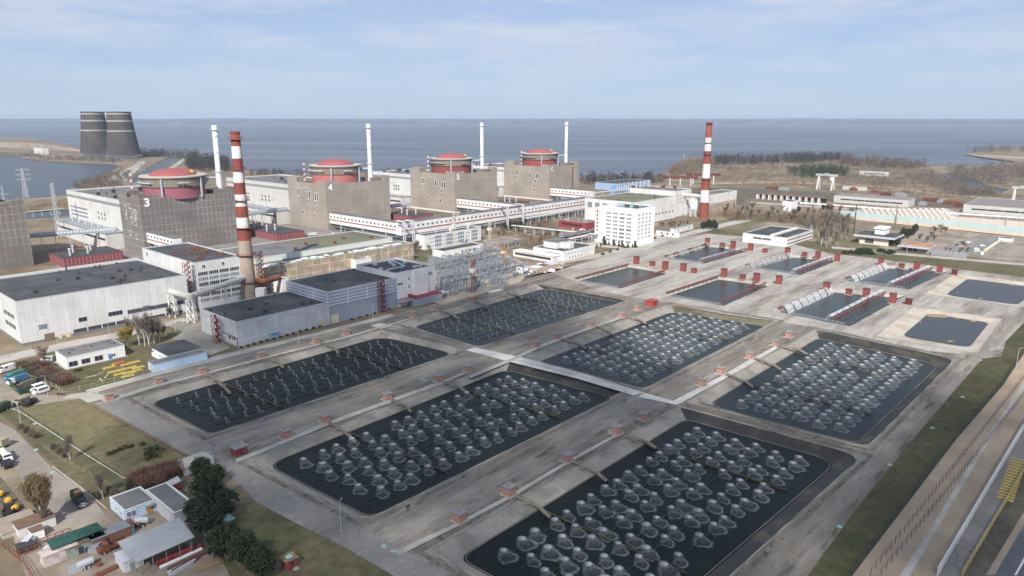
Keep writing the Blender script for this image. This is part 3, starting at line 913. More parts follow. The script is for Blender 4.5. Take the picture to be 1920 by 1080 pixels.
# vent stacks
m_vent = M('white_stack_paint', (.70, .71, .72), .7, .1, .2, (.62, .62, .62), .1)
def VENT(q, px, py, ptop, rad, label):
    p = G(px, py, 39.9)
    o = THING('vent_stack', label, 'vent stack', p, 0, 'white vent stacks beside the reactor domes')
    h = HT(p, ptop) - 39.9
    MB().lathe([(rad * 1.25, 0), (rad * 1.15, h * .3), (rad * 1.0, h * .34), (rad * .95, h), (rad * .6, h)], 16).build('stack', m_vent, o, smooth=True)
    pb = MB()
    for z in (h * .31, h * .93):
        pb.lathe([(rad, z), (rad + 1.1, z + .02), (rad + 1.1, z + .22), (rad, z + .24)], 16, cap=False)
        for k in range(10):
            t = 2 * math.pi * k / 10
            pb.tube(((rad + 1) * math.cos(t), (rad + 1) * math.sin(t), z + .2), ((rad + 1) * math.cos(t), (rad + 1) * math.sin(t), z + 1.4), .09, 4)
        pb.lathe([(rad + 1.05, z + 1.35), (rad + 1.05, z + 1.5)], 16, cap=False)
    pb.build('platform', c_lgrey, o)
    hb_ = MB()
    for k in range(24):
        t0, t1 = k * .55, (k + 1) * .55
        z0, z1 = h * (.40 + .5 * k / 24), h * (.40 + .5 * (k + 1) / 24)
        hb_.tube((rad * 1.06 * math.cos(t0), rad * 1.06 * math.sin(t0), z0), (rad * 1.06 * math.cos(t1), rad * 1.06 * math.sin(t1), z1), .28, 4)
    hb_.build('spiral_strake', c_lgrey, o)
    d = Vector((q.p + A1 * q.la * .47 + B1 * q.lb * .52) - p)
    d.z = 0
    e = d.normalized() * (d.length - 23)
    MB().tube((0, 0, 12.5), (e.x, e.y, 12.5), .7, 8).build('duct', c_lgrey, o)
VENT(RX[3], 413, 361, 235, 2.0, 'white spiral ribbed vent stack just left of the near striped chimney')
VENT(RX[4], 695, 340, 232, 1.9, 'white vent stack beside the dome of block 4')
VENT(RX[5], 904, 321, 230, 1.9, 'white vent stack beside the dome of block 5')
VENT(RX[6], 1061, 309, 229, 1.9, 'white vent stack beside the dome of block 6')

# ---- turbine halls behind the reactors ----------------------------
w_turb = M('turbine_hall_wall', (.66, .655, .63), .8, .08, .3, (.56, .55, .52), .06, seam=SEAM(30, 1.8, (.50, .50, .49), .12, .03), streak=.1)
w_turbr = M('rust_stained_turbine_wall', (.62, .60, .56), .8, .1, .3, (.40, .28, .18), .035, (.58, .75), seam=SEAM(30, 1.8, (.46, .46, .45), .12, .03), streak=.2)
TH = {}
for k, (xl, tp, wl, lab) in {3: (124, 351, w_turb, 'white turbine hall behind block 3, seen at the far left'), 4: (424, 337, w_turbr, 'rust stained white turbine hall behind block 4'),
                       5: (None, 0, w_turb, 'white turbine hall between blocks 4 and 5'), 6: (None, 0, w_turb, 'white turbine hall hidden mostly behind block 6'),
                       2: (None, 0, w_turb, 'white turbine hall behind the leftmost block')}.items():
    if k in (2,): continue
    r = RX[k]
    P0 = r.p + B1 * (r.lb + 2.0) + A1 * 2
    q = B('turbine_hall', lab, P=P0, h=37.5, la=64, xl=xl, lb=None if xl else 72, wall=wl, roof=r_grey, par=1.2, cat='turbine hall')
    TH[k] = q
    MB().box(-.4, 0, 0, q.lb, q.h - 5.2, q.h - 3.2).build('louvre_band', c_grey, q.o)
    for (u, z) in ((.34, 22), (.40, 22), (.46, 22.3), (.34, 18.4), (.40, 18.4), (.46, 18.4)): WIN(q, 'b', [q.lb * u * .9], [z], 1.8, 2.2, 2, c_grey, c_glass)
    for z in (23, 19.5, 16.2): BANDS(q, 'b', q.lb * .62, q.lb * .95, z, 1.4, 1, gl=c_glass2, fr=c_lgrey, pan=8)
    # lower annexe in front
    an = MB().box(-14, -.4, 0, q.lb - 9, 0, 12.5).box(-14.4, -.4, -.3, q.lb - 8.7, 12.5, 13.3, 1)
    an.box(-14.2, -14, 2, q.lb - 12, 7.2, 8.8, 2)
    an.build('annexe', [wl, c_grey, c_dark], q.o)
    vb = MB()
    for i in range(14): vb.lathe([(.5, 13.3), (.5, 15.2), (.9, 15.3), (.2, 16)], 6, (-7 + 3 * (i % 2), 4 + i * (q.lb - 12) / 15))
    vb.build('roof_vents', c_lgrey, q.o)
    ROOFBITS(q, 16, seed=k + 4, smax=3.5)

# ---- red ribbed pump houses ---------------------------------------
for (F, tp, xr, xl, lab, n) in (((121, 503), 485, 230, 91, 'dark red ribbed pump house between the left edge block and block 3', 4), ((520, 453), 439.5, 571, 440, 'dark red ribbed pump house right of the near striped chimney', 4),
                             ((772, 419), 406, 812, 726, 'dull red ribbed pump house between blocks 4 and 5', 3), ((963, 392), 382, 993, 925, 'bright red ribbed pump house between blocks 5 and 6', 3)):
    q = B('pump_house', lab, F, top=tp, xr=xr, xl=xl, wall=w_red, par=.4, coping=c_dark)
    for k in range(n):
        MB().lathe([(.7, 0), (.7, 4.2), (1.1, 4.3), (1.1, 5), (.3, 5.4)], 10).build('roof_vent', c_lgrey, q.o, (q.la * (.2 + .6 * k / n), q.lb * (.35 + .4 * (k % 2)), q.h - .4))

# ---- front hall and its neighbours --------------------------------
qA = B('turbine_workshop', 'long white hall with black roof at the left edge', (42, 649), top=566, xr=349, lb=62, wall=w_white, par=.5, zx=20.4, cat='hall', plinth=1.2)
q = qA
for (u, w_) in ((9, 3.2), (25.5, 3.4), (40, 6.2), (54.5, 3.4)): WIN(q, 'a', [u], [6.2], w_, 1.9, 2 if w_ < 4 else 4, c_grey, c_glass, rndg=.5)
BANDS(q, 'a', q.la * .60, q.la * .96, 5.6, 1.9, 4, .3, M('dark_strip_glass', (.06, .055, .08), .3, .5, .4), fr=c_grey, pan=7)
BANDS(q, 'a', 21, q.la * .60, 1.3, 1.7, 4, .8, c_glass, fr=c_grey, pan=6)
BANDS(q, 'a', q.la * .72, q.la * .95, .6, 1.7, 2, .8, c_glass, fr=c_grey, pan=6)
MB().box(9, 13, -.12, 0, 0, 3.6).build('gate', M('gate_brown', (.20, .15, .11), .8, .3), q.o)
MB().box(14.5, 16, -.12, 0, 0, 2.4).box(17.6, 19.6, -.12, 0, 0, 2.6).build('door', M('cream_door', (.62, .55, .38), .8, .1), q.o)
for z in (6.5, 11.5): BANDS(q, 'b', 6, 22, z, 1.8, 3, 1.2, c_glass, fr=c_grey, pan=5)
ROOFBITS(q, 26, seed=3)
MB().box(0, q.la, q.lb - .1, q.lb + .5, q.h + .2, q.h + .9).build('cornice', c_trim, q.o)
qB = B('office_block', 'white office block with rows of small windows beside the near striped chimney', (371, 580), top=493, xr=452, xl=266, wall=w_white, par=.5, cat='office')
q = qB
nz_ = 7
for k, z in enumerate(LIN(2.0, q.h - 6.0, 6)):
    BANDS(q, 'a', 2.0, q.la - 2, z, 1.9, 4, .7, c_glass if k % 2 else c_glass2, fr=c_white, pan=5)
WIN(q, 'a', [q.la * .2, q.la * .6], [q.h - 3.6], 1.6, 1.8, 2)
WIN(q, 'b', [q.lb * .9], [q.h - 4], 2.2, 2.6, 2)
for k in range(26):
    r_ = random.Random(k)
    s = r_.uniform(.6, 1.3)
    MB().box(-s / 2, s / 2, -s / 2, s / 2, 0, s).tube((0, 0, s), (s, 0, s * 1.6), .2, 5).build('roof_vent', c_rust, q.o, (r_.uniform(q.la * .2, q.la * .85), r_.uniform(q.lb * .15, q.lb * .7), q.h - .5))
qC = B('workshop', 'low weathered white workshop with dark roof and red stair at its corner', (447, 650), top=604.5, xr=617, xl=374, zx=11.5, wall=w_dirty, par=.35)
q = qC
WIN(q, 'b', [3.5, 7.2], [2.2], 3.0, 1.5, 2)
MB().box(16, 19, -.12, 0, 0, 2.6).box(15.4, 19.6, -1.4, 0, 2.9, 3.1).build('door', M('sky_blue_door', (.25, .5, .68), .7, .1), q.o)
MB().box(q.la - 6, q.la - 2.5, -.12, 0, 0, 3.4).build('gate', M('sand_gate', (.55, .5, .36), .8, .15), q.o)
MB().tube((-.15, .3, 3.9), (-.15, 12, 4.2), .16, 6).tube((-.15, .3, 3.9), (-.15, .3, 0), .16, 6).build('downpipe', c_dark, q.o)
ROOFBITS(q, 14, seed=5)
qD = B('machine_hall', 'blue grey hall with pale slatted upper wall beside the ponds', (617, 608), top=548, xr=743, xl=536, wall=w_grey, par=.35, cat='hall')
q = qD
MB().box(.3, q.la - .05, -.16, 0, q.h * .52, q.h - .4).box(-.16, 0, -.16, q.lb - .05, q.h * .5, q.h - .4).build('slatted_cladding', w_slats, q.o)
MB().box(1.4, 5.8, -.12, 0, 0, 4.4).build('gate', M('cream_gate', (.62, .56, .38), .8, .1), q.o)
ROOFBITS(q, 12, seed=9, smax=1.1)
qE = B('control_building', 'white control building with dark red trim and red flat canopy', (743, 577), top=512.5, xr=815, xl=668, wall=w_white2, par=.9, cat='building')
q = qE
WIN(q, 'a', [3.2], [q.h - 7], 3.6, 1.3, 4)
for z in (4.6, 9.4, q.h - 5.2): WIN(q, 'a', [9.4], [z], .9, 1.7, 1)
for z in (7.5, 12.5): WIN(q, 'a', [12.3], [z], 1.0, .9, 1)
WIN(q, 'a', [q.la - 4], [q.h - 5], 4.2, 2.0, 4, gl=c_glass2)
MB().box(12, q.la - 6, -1.2, 0, 4.6, q.h - .3).build('wall_projection', w_white2, q.o)
MB().box(.2, q.la, -.18, 0, 3.8, 4.4).build('red_band', c_stripe, q.o)
rb = MB().box(8.5, q.la - .4, -6, -.2, 0, 4.4).box(8.3, q.la - .2, -6.2, -.2, 4.4, 4.7, 1).box(8.3, 9.2, -6.2, -.2, 4.7, 6.2, 1)
rb.build('entrance_wing', [w_grey, M('deep_red_roof', (.30, .035, .045), .7, .1)], q.o)
for k in range(3): WIN(q, 'a', [q.la - 2 - k * 1.3], [1.6], .8, 1.2, 1); q.o.children[-1].location.y = -6.0
cp = MB().box(0.4, 8, -3.6, -.2, 3.0, 3.3)
for x in (.8, 4, 7.6): cp.tube((x, -3.3, 0), (x, -3.3, 3.0), .12, 6)
cp.build('canopy', c_grey, q.o)
MB().box(q.la + .2, q.la + 7, -4, 1, 3.0, 3.35).tube((q.la + 6.6, -3.6, 0), (q.la + 6.6, -3.6, 3), .15, 6).tube((q.la + 6.6, .6, 0), (q.la + 6.6, .6, 3), .15, 6).build('canopy', c_lgrey, q.o)
r5 = random.Random(5)
for k in range(12):
    x, y = r5.uniform(2, q.la - 3), r5.uniform(3, q.lb - 4)
    MB().box(-1, 1, -.6, .6, .2, 1.2).box(-1.1, -.9, -.7, .7, 0, .2).box(.9, 1.1, -.7, .7, 0, .2).build('roof_unit', c_lgrey, q.o, (x, y, q.h - .9))
MB().path([(2, 8, q.h + .6), (q.la * .5, 9, q.h + .6), (q.la * .7, q.lb * .8, q.h + .6)], .45, 8).build('roof_duct', M('blue_grey_duct', (.40, .48, .56), .5, .1), q.o)
for (F, xr, xl, tp, lab, wl) in (((531, 552), 541, 506, 524, 'small white annexe with a cream door behind the blue grey hall', w_white2),):
    q = B('annexe_building', lab, F, top=tp, xr=xr, xl=xl, wall=wl)
    MB().box(-.1, 0, 4, 7, 0, 4).build('door', M('cream_door2', (.6, .5, .42), .8, .1), q.o)
# tan panelled hall with white clerestory and olive roof
Rr = G(775, 489)
laT = -LEN(Rr, -A1, 487, 10) * -1
laT = LEN(Rr, A1 * -1, 488, 12)
PT = Rr - A1 * laT
hT = HT(Rr, 456)
qT = B('long_shed', 'long tan panelled wing with pale frames below the olive roof', P=PT, h=hT, la=laT, lb=15, wall=w_tan, roof=r_grey, par=.6, coping=c_trim, cat='hall')
for k in range(34):
    r_ = random.Random(k + 70)
    w_ = r_.uniform(2, 5)
    MB().box(0, w_, 0, r_.uniform(2, 6), 0, r_.uniform(.2, .7)).build('roof_panel', [c_white, c_lgrey, c_white, M('pale_blue_panel', (.6, .68, .74), .6, .1), c_rust][k % 5], qT.o, (3 + k * (laT - 10) / 34, r_.uniform(1.5, 7), hT - .6))
hM = HT(PT + B1 * 15.4 + A1 * (laT - 6), 445)
qM = B('main_hall', 'broad hall with olive and grey flat roof behind the tan wing', P=PT + B1 * 15.4 - A1 * 2, h=hM, la=laT - 4, lb=46, wall=c_trim, roof=r_olive, par=.4, cat='hall')
MB().box(.6, laT * .45, .6, 45, hM - .39, hM - .33).build('grey_roof_felt', r_grey, qM.o)
for k in range(5):
    MB().lathe([(.9, 0), (.9, 1.0), (1.5, 1.2), (.2, 2.0)], 10).build('roof_vent', c_rust, qM.o, (laT * (.35 + .13 * k), 10 + 12 * (k % 2), hM - .4))
q = B('lift_house', 'small white block with blue plant on its roof behind the blue grey hall', (668, 513), top=487, xr=696, xl=636, wall=w_white2, par=1.0)
for k in range(3): MB().lathe([(1.1, 0), (1.1, 1.8), (.3, 2.0)], 12).box(-1.6, 1.6, -1.6, 1.6, -.3, 0).build('roof_fan', M('blue_roof_plant', (.20, .28, .36), .6, .2), q.o, (q.la * (.2 + .3 * k), q.lb * .4, q.h - .7))
BANDS(q, 'a', q.la * .5, q.la * .9, q.h - 6, 3, 1, pan=3, gl=c_glass2)

# ---- offices in the middle ----------------------------------------
q = B('office_building', 'white three storey office with pale window bays in front of the gallery', (797, 469), top=442, xr=902, xl=780, wall=w_white2, par=.5, cat='office')
for u in (.22, .42, .62, .87):
    for z in LIN(1, q.h - 1.2, 3): WIN(q, 'a', [q.la * u], [z - 1.1], 7.2, 2.4, 4, c_white, c_glass2)
for u in (.11, .32, .52, .74):
    for z in LIN(1, q.h - 1.2, 3): WIN(q, 'a', [q.la * u - 1, q.la * u + 1.4], [z - .6], .9, .9, 1, c_trim, c_glass)
ROOFBITS(q, 6, seed=6, col=c_white, smax=2.4)
q = B('low_office', 'low white building with black roof beside the steel switchyard', (832, 484), top=471, xr=906, xl=811, wall=w_white2, par=.4, cat='office')
WIN(q, 'a', [q.la * u for u in (.45, .55, .65, .75)], [q.h * .35], 1.9, 1.8, 2)
ROOFBITS(q, 4, seed=7)
q = B('rubble_building', 'low grey broken walled building among bare shrubs beside the switchyard', (935, 470), top=456, xr=977, xl=905, wall=M('patchy_grey_wall', (.36, .33, .31), .9, .5, .5, (.15, .13, .12), .2), roof=M('brown_roof', (.26, .2, .17), .9, .2), par=.3)
WIN(q, 'a', LIN(2, q.la - 2, 5), [q.h * .3], 2.2, 2, 2, c_grey)
# canteen
q = B('canteen', 'white two storey canteen building with stepped flat roofs in front of the tower', (1056, 490), top=471.5, xr=1115, xl=1000, wall=w_white2, par=.5, cat='building')
WIN(q, 'a', LIN(2, q.la - 2, 13), [q.h * .58], 1.5, 1.5, 2, gl=c_glass2)
WIN(q, 'a', LIN(6, q.la * .6, 5), [q.h * .12], 1.5, 1.7, 2)
WIN(q, 'b', LIN(3, q.lb * .6, 7), [q.h * .55], 1.5, 1.5, 2)
up = MB().box(7, q.la * .62, 12, q.lb - 4, q.h - .5, q.h + 4.4).box(6.6, q.la * .62 + .4, 11.6, q.lb - 3.6, q.h + 4.4, q.h + 4.75, 1)
up.box(12, q.la * .4, 7, 12, q.h - .5, q.h + 3.0).box(14, 19, 5, 7, q.h - .5, q.h + 3.6)
up.build('upper_storey', [w_white2, r_grey], q.o)
lw = MB().box(-9, -.1, q.lb - 26, q.lb + 12, 0, 4.2).box(-9.4, -.1, q.lb - 26.4, q.lb + 12.4, 4.2, 4.5).box(-9.1, -9, q.lb - 24, q.lb + 10, 1.6, 3.2, 2)
lw.build('side_wing', [w_white2, r_grey, c_dark], q.o)
# admin tower
q = B('office_tower', 'white nine storey office tower with rows of small windows', (1190, 463), top=391.5, xr=1228.5, xl=1128, wall=M('tower_white', (.80, .80, .79), .75, .05, .5, (.74, .74, .72), .06), par=.8, cat='office tower')
zs = LIN(1.0, q.h - 1.5, 9)
WIN(q, 'b', LIN(3, q.lb - 4, 4), zs[:8], 4.6, 1.5, 3, c_white, c_glass, rndg=.75, fw=.2)
WIN(q, 'a', LIN(2, q.la - 5, 4), zs[1:8], 2.9, 1.5, 3, c_white, c_glass2, rndg=.6, fw=.2)
wb = MB()
for z in zs: wb.box(-.1, 0, 2, q.lb - 2, z + 1.95, z + 2.2)
wb.build('storey_bands', c_trim, q.o)
st = MB().box(1, 7, q.lb + .05, q.lb + 7, 0, q.h - 2).box(6, 14, q.lb - 10, q.lb - 1, q.h - .8, q.h + 2.6)
st.build('stair_tower', w_white2, q.o)
for z in zs[2:8]: WIN(q, 'b', [q.lb + 4.5], [z], 1.2, 1.8, 1); q.o.children[-1].location.x = 1.0
for k in range(7):
    MB().box(-1.3, 1.3, -.9, .9, 0, 1.3).lathe([(.6, 1.3), (.6, 1.6)], 8).build('roof_unit', M('teal_roof_unit', (.28, .45, .5), .6, .1), q.o, (q.la * (.2 + .1 * k), q.lb * (.25 + .1 * (k * 3 % 5)), q.h - .8))
# covered passage to the canteen
p0, p1 = G(1118, 448), G(1052, 462)
d = (p1 - p0)
q = THING('covered_passage', 'glazed white covered passage on stilts joining tower and canteen', 'walkway', p0, math.atan2(d.y, d.x))
L = d.length
MB().box(0, L, -2, 2, 5.0, 6.1).box(0, L, -2, 2, 8.0, 8.6).build('passage_shell', c_white, q)
MB().box(.1, L - .1, -1.9, 1.9, 6.1, 8.0).build('passage_glazing', c_glass, q)
MB().box(-.2, L + .2, -2.3, 2.3, 8.6, 8.85).build('roof', r_grey, q)
for k in range(5): MB().tube((L * (k + .3) / 5, -1.4, 0), (L * (k + .3) / 5, -1.4, 5), .3, 6).tube((L * (k + .3) / 5, 1.4, 0), (L * (k + .3) / 5, 1.4, 5), .3, 6).build('stilts', c_lgrey, q)
# halls behind the tower
q = B('boiler_hall', 'large white hall with olive roof right behind the office tower', (1187, 424), top=379.5, xr=1267, xl=1097, wall=w_white2, roof=r_olive, par=.5, cat='hall')
WIN(q, 'b', [q.lb - 6, q.lb - 15, q.lb - 24], [q.h * .62], 5, 5, 3, c_grey, c_glass2)
WIN(q, 'a', LIN(q.la * .4, q.la - 2, 7), [q.h * .3], 3.2, 1.8, 2)
ROOFBITS(q, 10, seed=21)
q = B('boiler_annexe', 'taller white block with small windows behind the olive roofed hall', (1264, 407), top=358.5, xr=1297, xl=1181, wall=w_white2, roof=r_grey, par=.5, cat='building')
for z in (q.h * .52, q.h * .66, q.h * .8): WIN(q, 'a', LIN(3, q.la - 3, 5), [z], 3.2, 1.7, 3, gl=c_glass2)
ROOFBITS(q, 12, seed=22, col=c_rust, smax=3)
q = B('storage_hall', 'white and tan hall with olive roof right of the far striped chimney', (1320, 403), top=367, xr=1382, xl=1292, wall=w_white2, roof=r_olive, par=.4, cat='hall')
MB().box(.2, q.la - .1, -.15, 0, .2, q.h * .52).build('tan_cladding', w_tan, q.o)
# red low building
q = B('red_building', 'low dark red flat building with grey roof left of the office tower', (1098, 432), top=418, xr=1122, xl=1047, wall=w_brick, roof=r_grey, par=.4)
WIN(q, 'b', LIN(4, q.lb - 4, 5), [q.h * .4], 4, 2.0, 3, c_redp)
ROOFBITS(q, 12, seed=31, col=c_lgrey)
for (F, tp, xr, xl, lab) in (((1263, 438), 429.5, 1300, 1257, 'small white shed with dark roof right of the office tower'), ((1273, 446), 437, 1275, 1230, 'low white block with three dark windows right of the office tower')):
    q = B('low_shed', lab, F, top=tp, xr=xr, xl=xl, wall=w_white2, par=.2)
    WIN(q, 'b' if xr < 1280 else 'a', LIN(3, (q.lb if xr < 1280 else q.la) - 3, 3), [q.h * .4], 1.8, 1.5, 1)
q = B('laboratory', 'white two storey block with black roof above the far red kiosks', (1474, 463), top=446, xr=1525, xl=1393, wall=w_white2, par=.4)
BANDS(q, 'a', 1.5, q.la - 1.5, q.h * .22, 1.0, 1, pan=10); BANDS(q, 'a', 1.5, q.la - 1.5, q.h * .62, 1.0, 1, pan=10)
BANDS(q, 'b', q.lb * .35, q.lb * .75, q.h * .5, 1.6, 2, pan=6)
MB().box(2, q.la * .98, q.lb * .0 + 12, q.lb * .4, q.h - .4, q.h + .9).build('roof_block', w_white2, q.o)
ROOFBITS(q, 5, seed=41)
# entrance building on the right
q = B('entrance_building', 'low entrance building with wide overhanging white roof right of the poplars', (1665, 462), h=6.0, la=26, xl=1612, wall=M('cream_wall', (.66, .60, .53), .8, .1), par=.2, cat='entrance')
MB().box(-3, q.la * .9, -5, q.lb + 4, 6.0, 7.6).build('roof_slab', c_lgrey, q.o)
MB().box(-2.6, q.la * .9 - .4, -4.6, q.lb + 3.6, 7.6, 7.7).build('roof_felt', r_dark, q.o)
MB().box(8, 21, q.lb * .25, q.lb * .6, 7.7, 12).box(7, 22, q.lb * .22, q.lb * .63, 12, 13.2).build('roof_room', c_white, q.o)
BANDS(q, 'b', q.lb * .5, q.lb * .8, 1.0, 3.5, 1, pan=5)
q = B('bus_shelter', 'long flat canopy with rusty orange roof beside the car park', (1745, 476), h=4.6, la=15, xl=1690, wall=M('shelter_grey', (.33, .33, .33), .8, .1), roof=M('rusty_roof', (.42, .17, .08), .9, .3, .2, (.5, .33, .22), .1), par=-.2)
MB().box(-4, -.4, 1, q.lb + 2, 3.6, 4.1).build('canopy', c_lgrey, q.o)
BANDS(q, 'b', q.lb * .45, q.lb * .95, .6, 2.4, 3, pan=1)
MB().box(-3, 3, -24, -.6, 2.4, 2.9).box(-3, -2.7, -24, -.6, 0, 2.4).build('side_canopy', c_grey, q.o)
# warehouses by the railway
for (F, tp, xr, xl, lab) in (((1702, 389), 376, 1716, 1564, 'long white warehouse with slit windows beside the railway'), ((1990, 412), 396, 2010, 1807, 'long white warehouse at the right edge of the photo'),
                             ((1624, 358), 351.5, 1627, 1580, 'long cream flat roofed shed behind the railway yard'), ((1665, 331), 323, 1668, 1612, 'old grey barn with pitched sheeting in the dry field')):
    q = B('warehouse', lab, F, top=tp, xr=xr, xl=xl, wall=M('warehouse_wall', (.50, .49, .465), .85, .1, .2), roof=M('mauve_roof', (.22, .195, .19), .9, .15), par=.1, cat='warehouse')
    if q.lb > 45: BANDS(q, 'b', 6, q.lb - 8, q.h * .42, 1.5, 5, .8, pan=6, fr=c_grey)
q = B('white_cabin', 'small white cube shaped cabin in the field behind the poplars', (1483, 396), top=378, xr=1496, xl=1467, wall=c_white, par=.2)
for (F, tp, xr, xl, lab, wl) in (((1160, 358), 345, 1221, 1116, 'pale blue long low shed on the shore behind block 6', M('shore_blue', (.30, .42, .58), .7, .1)),
                                 ((1155, 364), 350, 1190, 1146, 'bright blue low shed among pipes behind block 6', M('shore_blue2', (.18, .36, .62), .7, .1))):
    q = B('shore_shed', lab, F, top=tp, xr=xr, xl=xl, wall=wl, par=.2)
    for k in range(8): MB().tube((q.la * k / 8, -1.5, 0), (q.la * k / 8, -1.5, q.h * 1.1), .9, 8).build('silo', c_lgrey, q.o)
# small front left buildings
q = B('gatehouse', 'small white panelled house with dark grey roof and three black windows', (127, 693), top=670, xr=233, xl=103, wall=M('gatehouse_panel', (.74, .73, .70), .8, .06, .5, seam=SEAM(3.2, 1.5, (.45, .44, .43), .05, .03)), roof=r_grey, par=.15, cat='house', coping=c_grey)
WIN(q, 'a', [q.la * .10, q.la * .31, q.la * .53], [1.0], 3.0, 1.9, 2, c_grey, c_glass)
MB().box(q.la * .70, q.la * .76, -.1, 0, .2, 2.6).build('door', M('blue_door', (.05, .2, .4), .6, .1), q.o)
WIN(q, 'a', [q.la * .79], [1.2], 1.2, 1.3, 2)
MB().box(-.8, q.la + .8, -.8, -.1, 0, .35).box(-.8, -.1, -.1, q.lb + .5, 0, .35).build('footing', m_path, q.o)
ROOFBITS(q, 9, seed=51, smax=.9)
q = B('blue_store', 'long pale blue walled store with dark grey roof beside the pond walk', (289, 699), top=684, xr=388, xl=277, wall=w_blue, roof=r_grey, par=.1, coping=c_grey, cat='store')
MB().box(-.1, 0, 1.0, 3.2, 0, 2.8).build('door', c_lgrey, q.o)
lb2 = 17.0
x0 = q.la - 14
wg = MB().box(x0, q.la - .1, q.lb + .1, q.lb + lb2, 0, q.h + .6).box(x0 - .3, q.la + .2, q.lb - .2, q.lb + lb2 + .3, q.h + .6, q.h + .8, 1)
wg.build('back_wing', [c_white, r_dark], q.o)
WIN(q, 'b', [q.lb + 5, q.lb + 8], [1.4], 1.2, 1.0, 1); 
for c in q.o.children[-2:]: c.location.x = x0
# ================================================================== PONDS: fountains, pipework, kiosks
def SPRAY(name, dens, ns, zs, lo=.42, hi=.7, base=0.0, attr=False):
    m = bpy.data.materials.new(name)
    m.use_nodes = True
    t = m.node_tree
    n = t.nodes
    for q in list(n): n.remove(q)
    o = n.new('ShaderNodeOutputMaterial')
    tr = n.new('ShaderNodeBsdfTransparent')
    df = n.new('ShaderNodeBsdfDiffuse')
    df.inputs['Color'].default_value = (.92, .94, .95, 1)
    tl = n.new('ShaderNodeBsdfTranslucent')
    tl.inputs['Color'].default_value = (.92, .94, .95, 1)
    ms = n.new('ShaderNodeMixShader')
    ms.inputs[0].default_value = .45
    mx_ = n.new('ShaderNodeMixShader')
    tcx = n.new('ShaderNodeTexCoord')
    mp_ = n.new('ShaderNodeMapping')
    mp_.inputs['Scale'].default_value = (ns, ns, zs)
    nz_ = n.new('ShaderNodeTexNoise')
    nz_.inputs['Scale'].default_value = 1
    nz_.inputs['Detail'].default_value = 5
    nz_.inputs['Roughness'].default_value = .7
    r = n.new('ShaderNodeValToRGB')
    r.color_ramp.elements[0].position = lo
    r.color_ramp.elements[1].position = hi
    r.color_ramp.elements[0].color = (base, base, base, 1)
    r.color_ramp.elements[1].color = (dens, dens, dens, 1)
    L = t.links.new
    L(tcx.outputs['Object'], mp_.inputs['Vector']); L(mp_.outputs[0], nz_.inputs['Vector']); L(nz_.outputs['Fac'], r.inputs[0])
    if attr:
        at_ = n.new('ShaderNodeAttribute')
        at_.attribute_name = 'dens'
        mu = n.new('ShaderNodeMath')
        mu.operation = 'MULTIPLY'
        L(r.outputs[0], mu.inputs[0]); L(at_.outputs['Fac'], mu.inputs[1]); L(mu.outputs[0], mx_.inputs[0])
    else: L(r.outputs[0], mx_.inputs[0])
    L(tr.outputs[0], mx_.inputs[1]); L(df.outputs[0], ms.inputs[1]); L(tl.outputs[0], ms.inputs[2])
    L(ms.outputs[0], mx_.inputs[2]); L(mx_.outputs[0], o.inputs['Surface'])
    return m
m_cap = SPRAY('spray_dense', 1.0, 2.6, 1.4, .30, .68, .28, True)
m_veil = SPRAY('spray_veil', 1.0, 3.0, .5, .32, .70, .18, True)
m_ringw = SPRAY('spray_splash', 1.0, 3.2, 1, .34, .68, .12, True)
m_fan = SPRAY('spray_fan', .95, .9, .25, .30, .6, .45)
m_pipe = M('rusty_pipe', (.060, .046, .030), .85, .35, .5, (.10, .09, .045), .2)
m_riser = M('dark_riser', (.022, .022, .022), .7, .2, 1)
WIND = Vector((.80, -.60, 0))
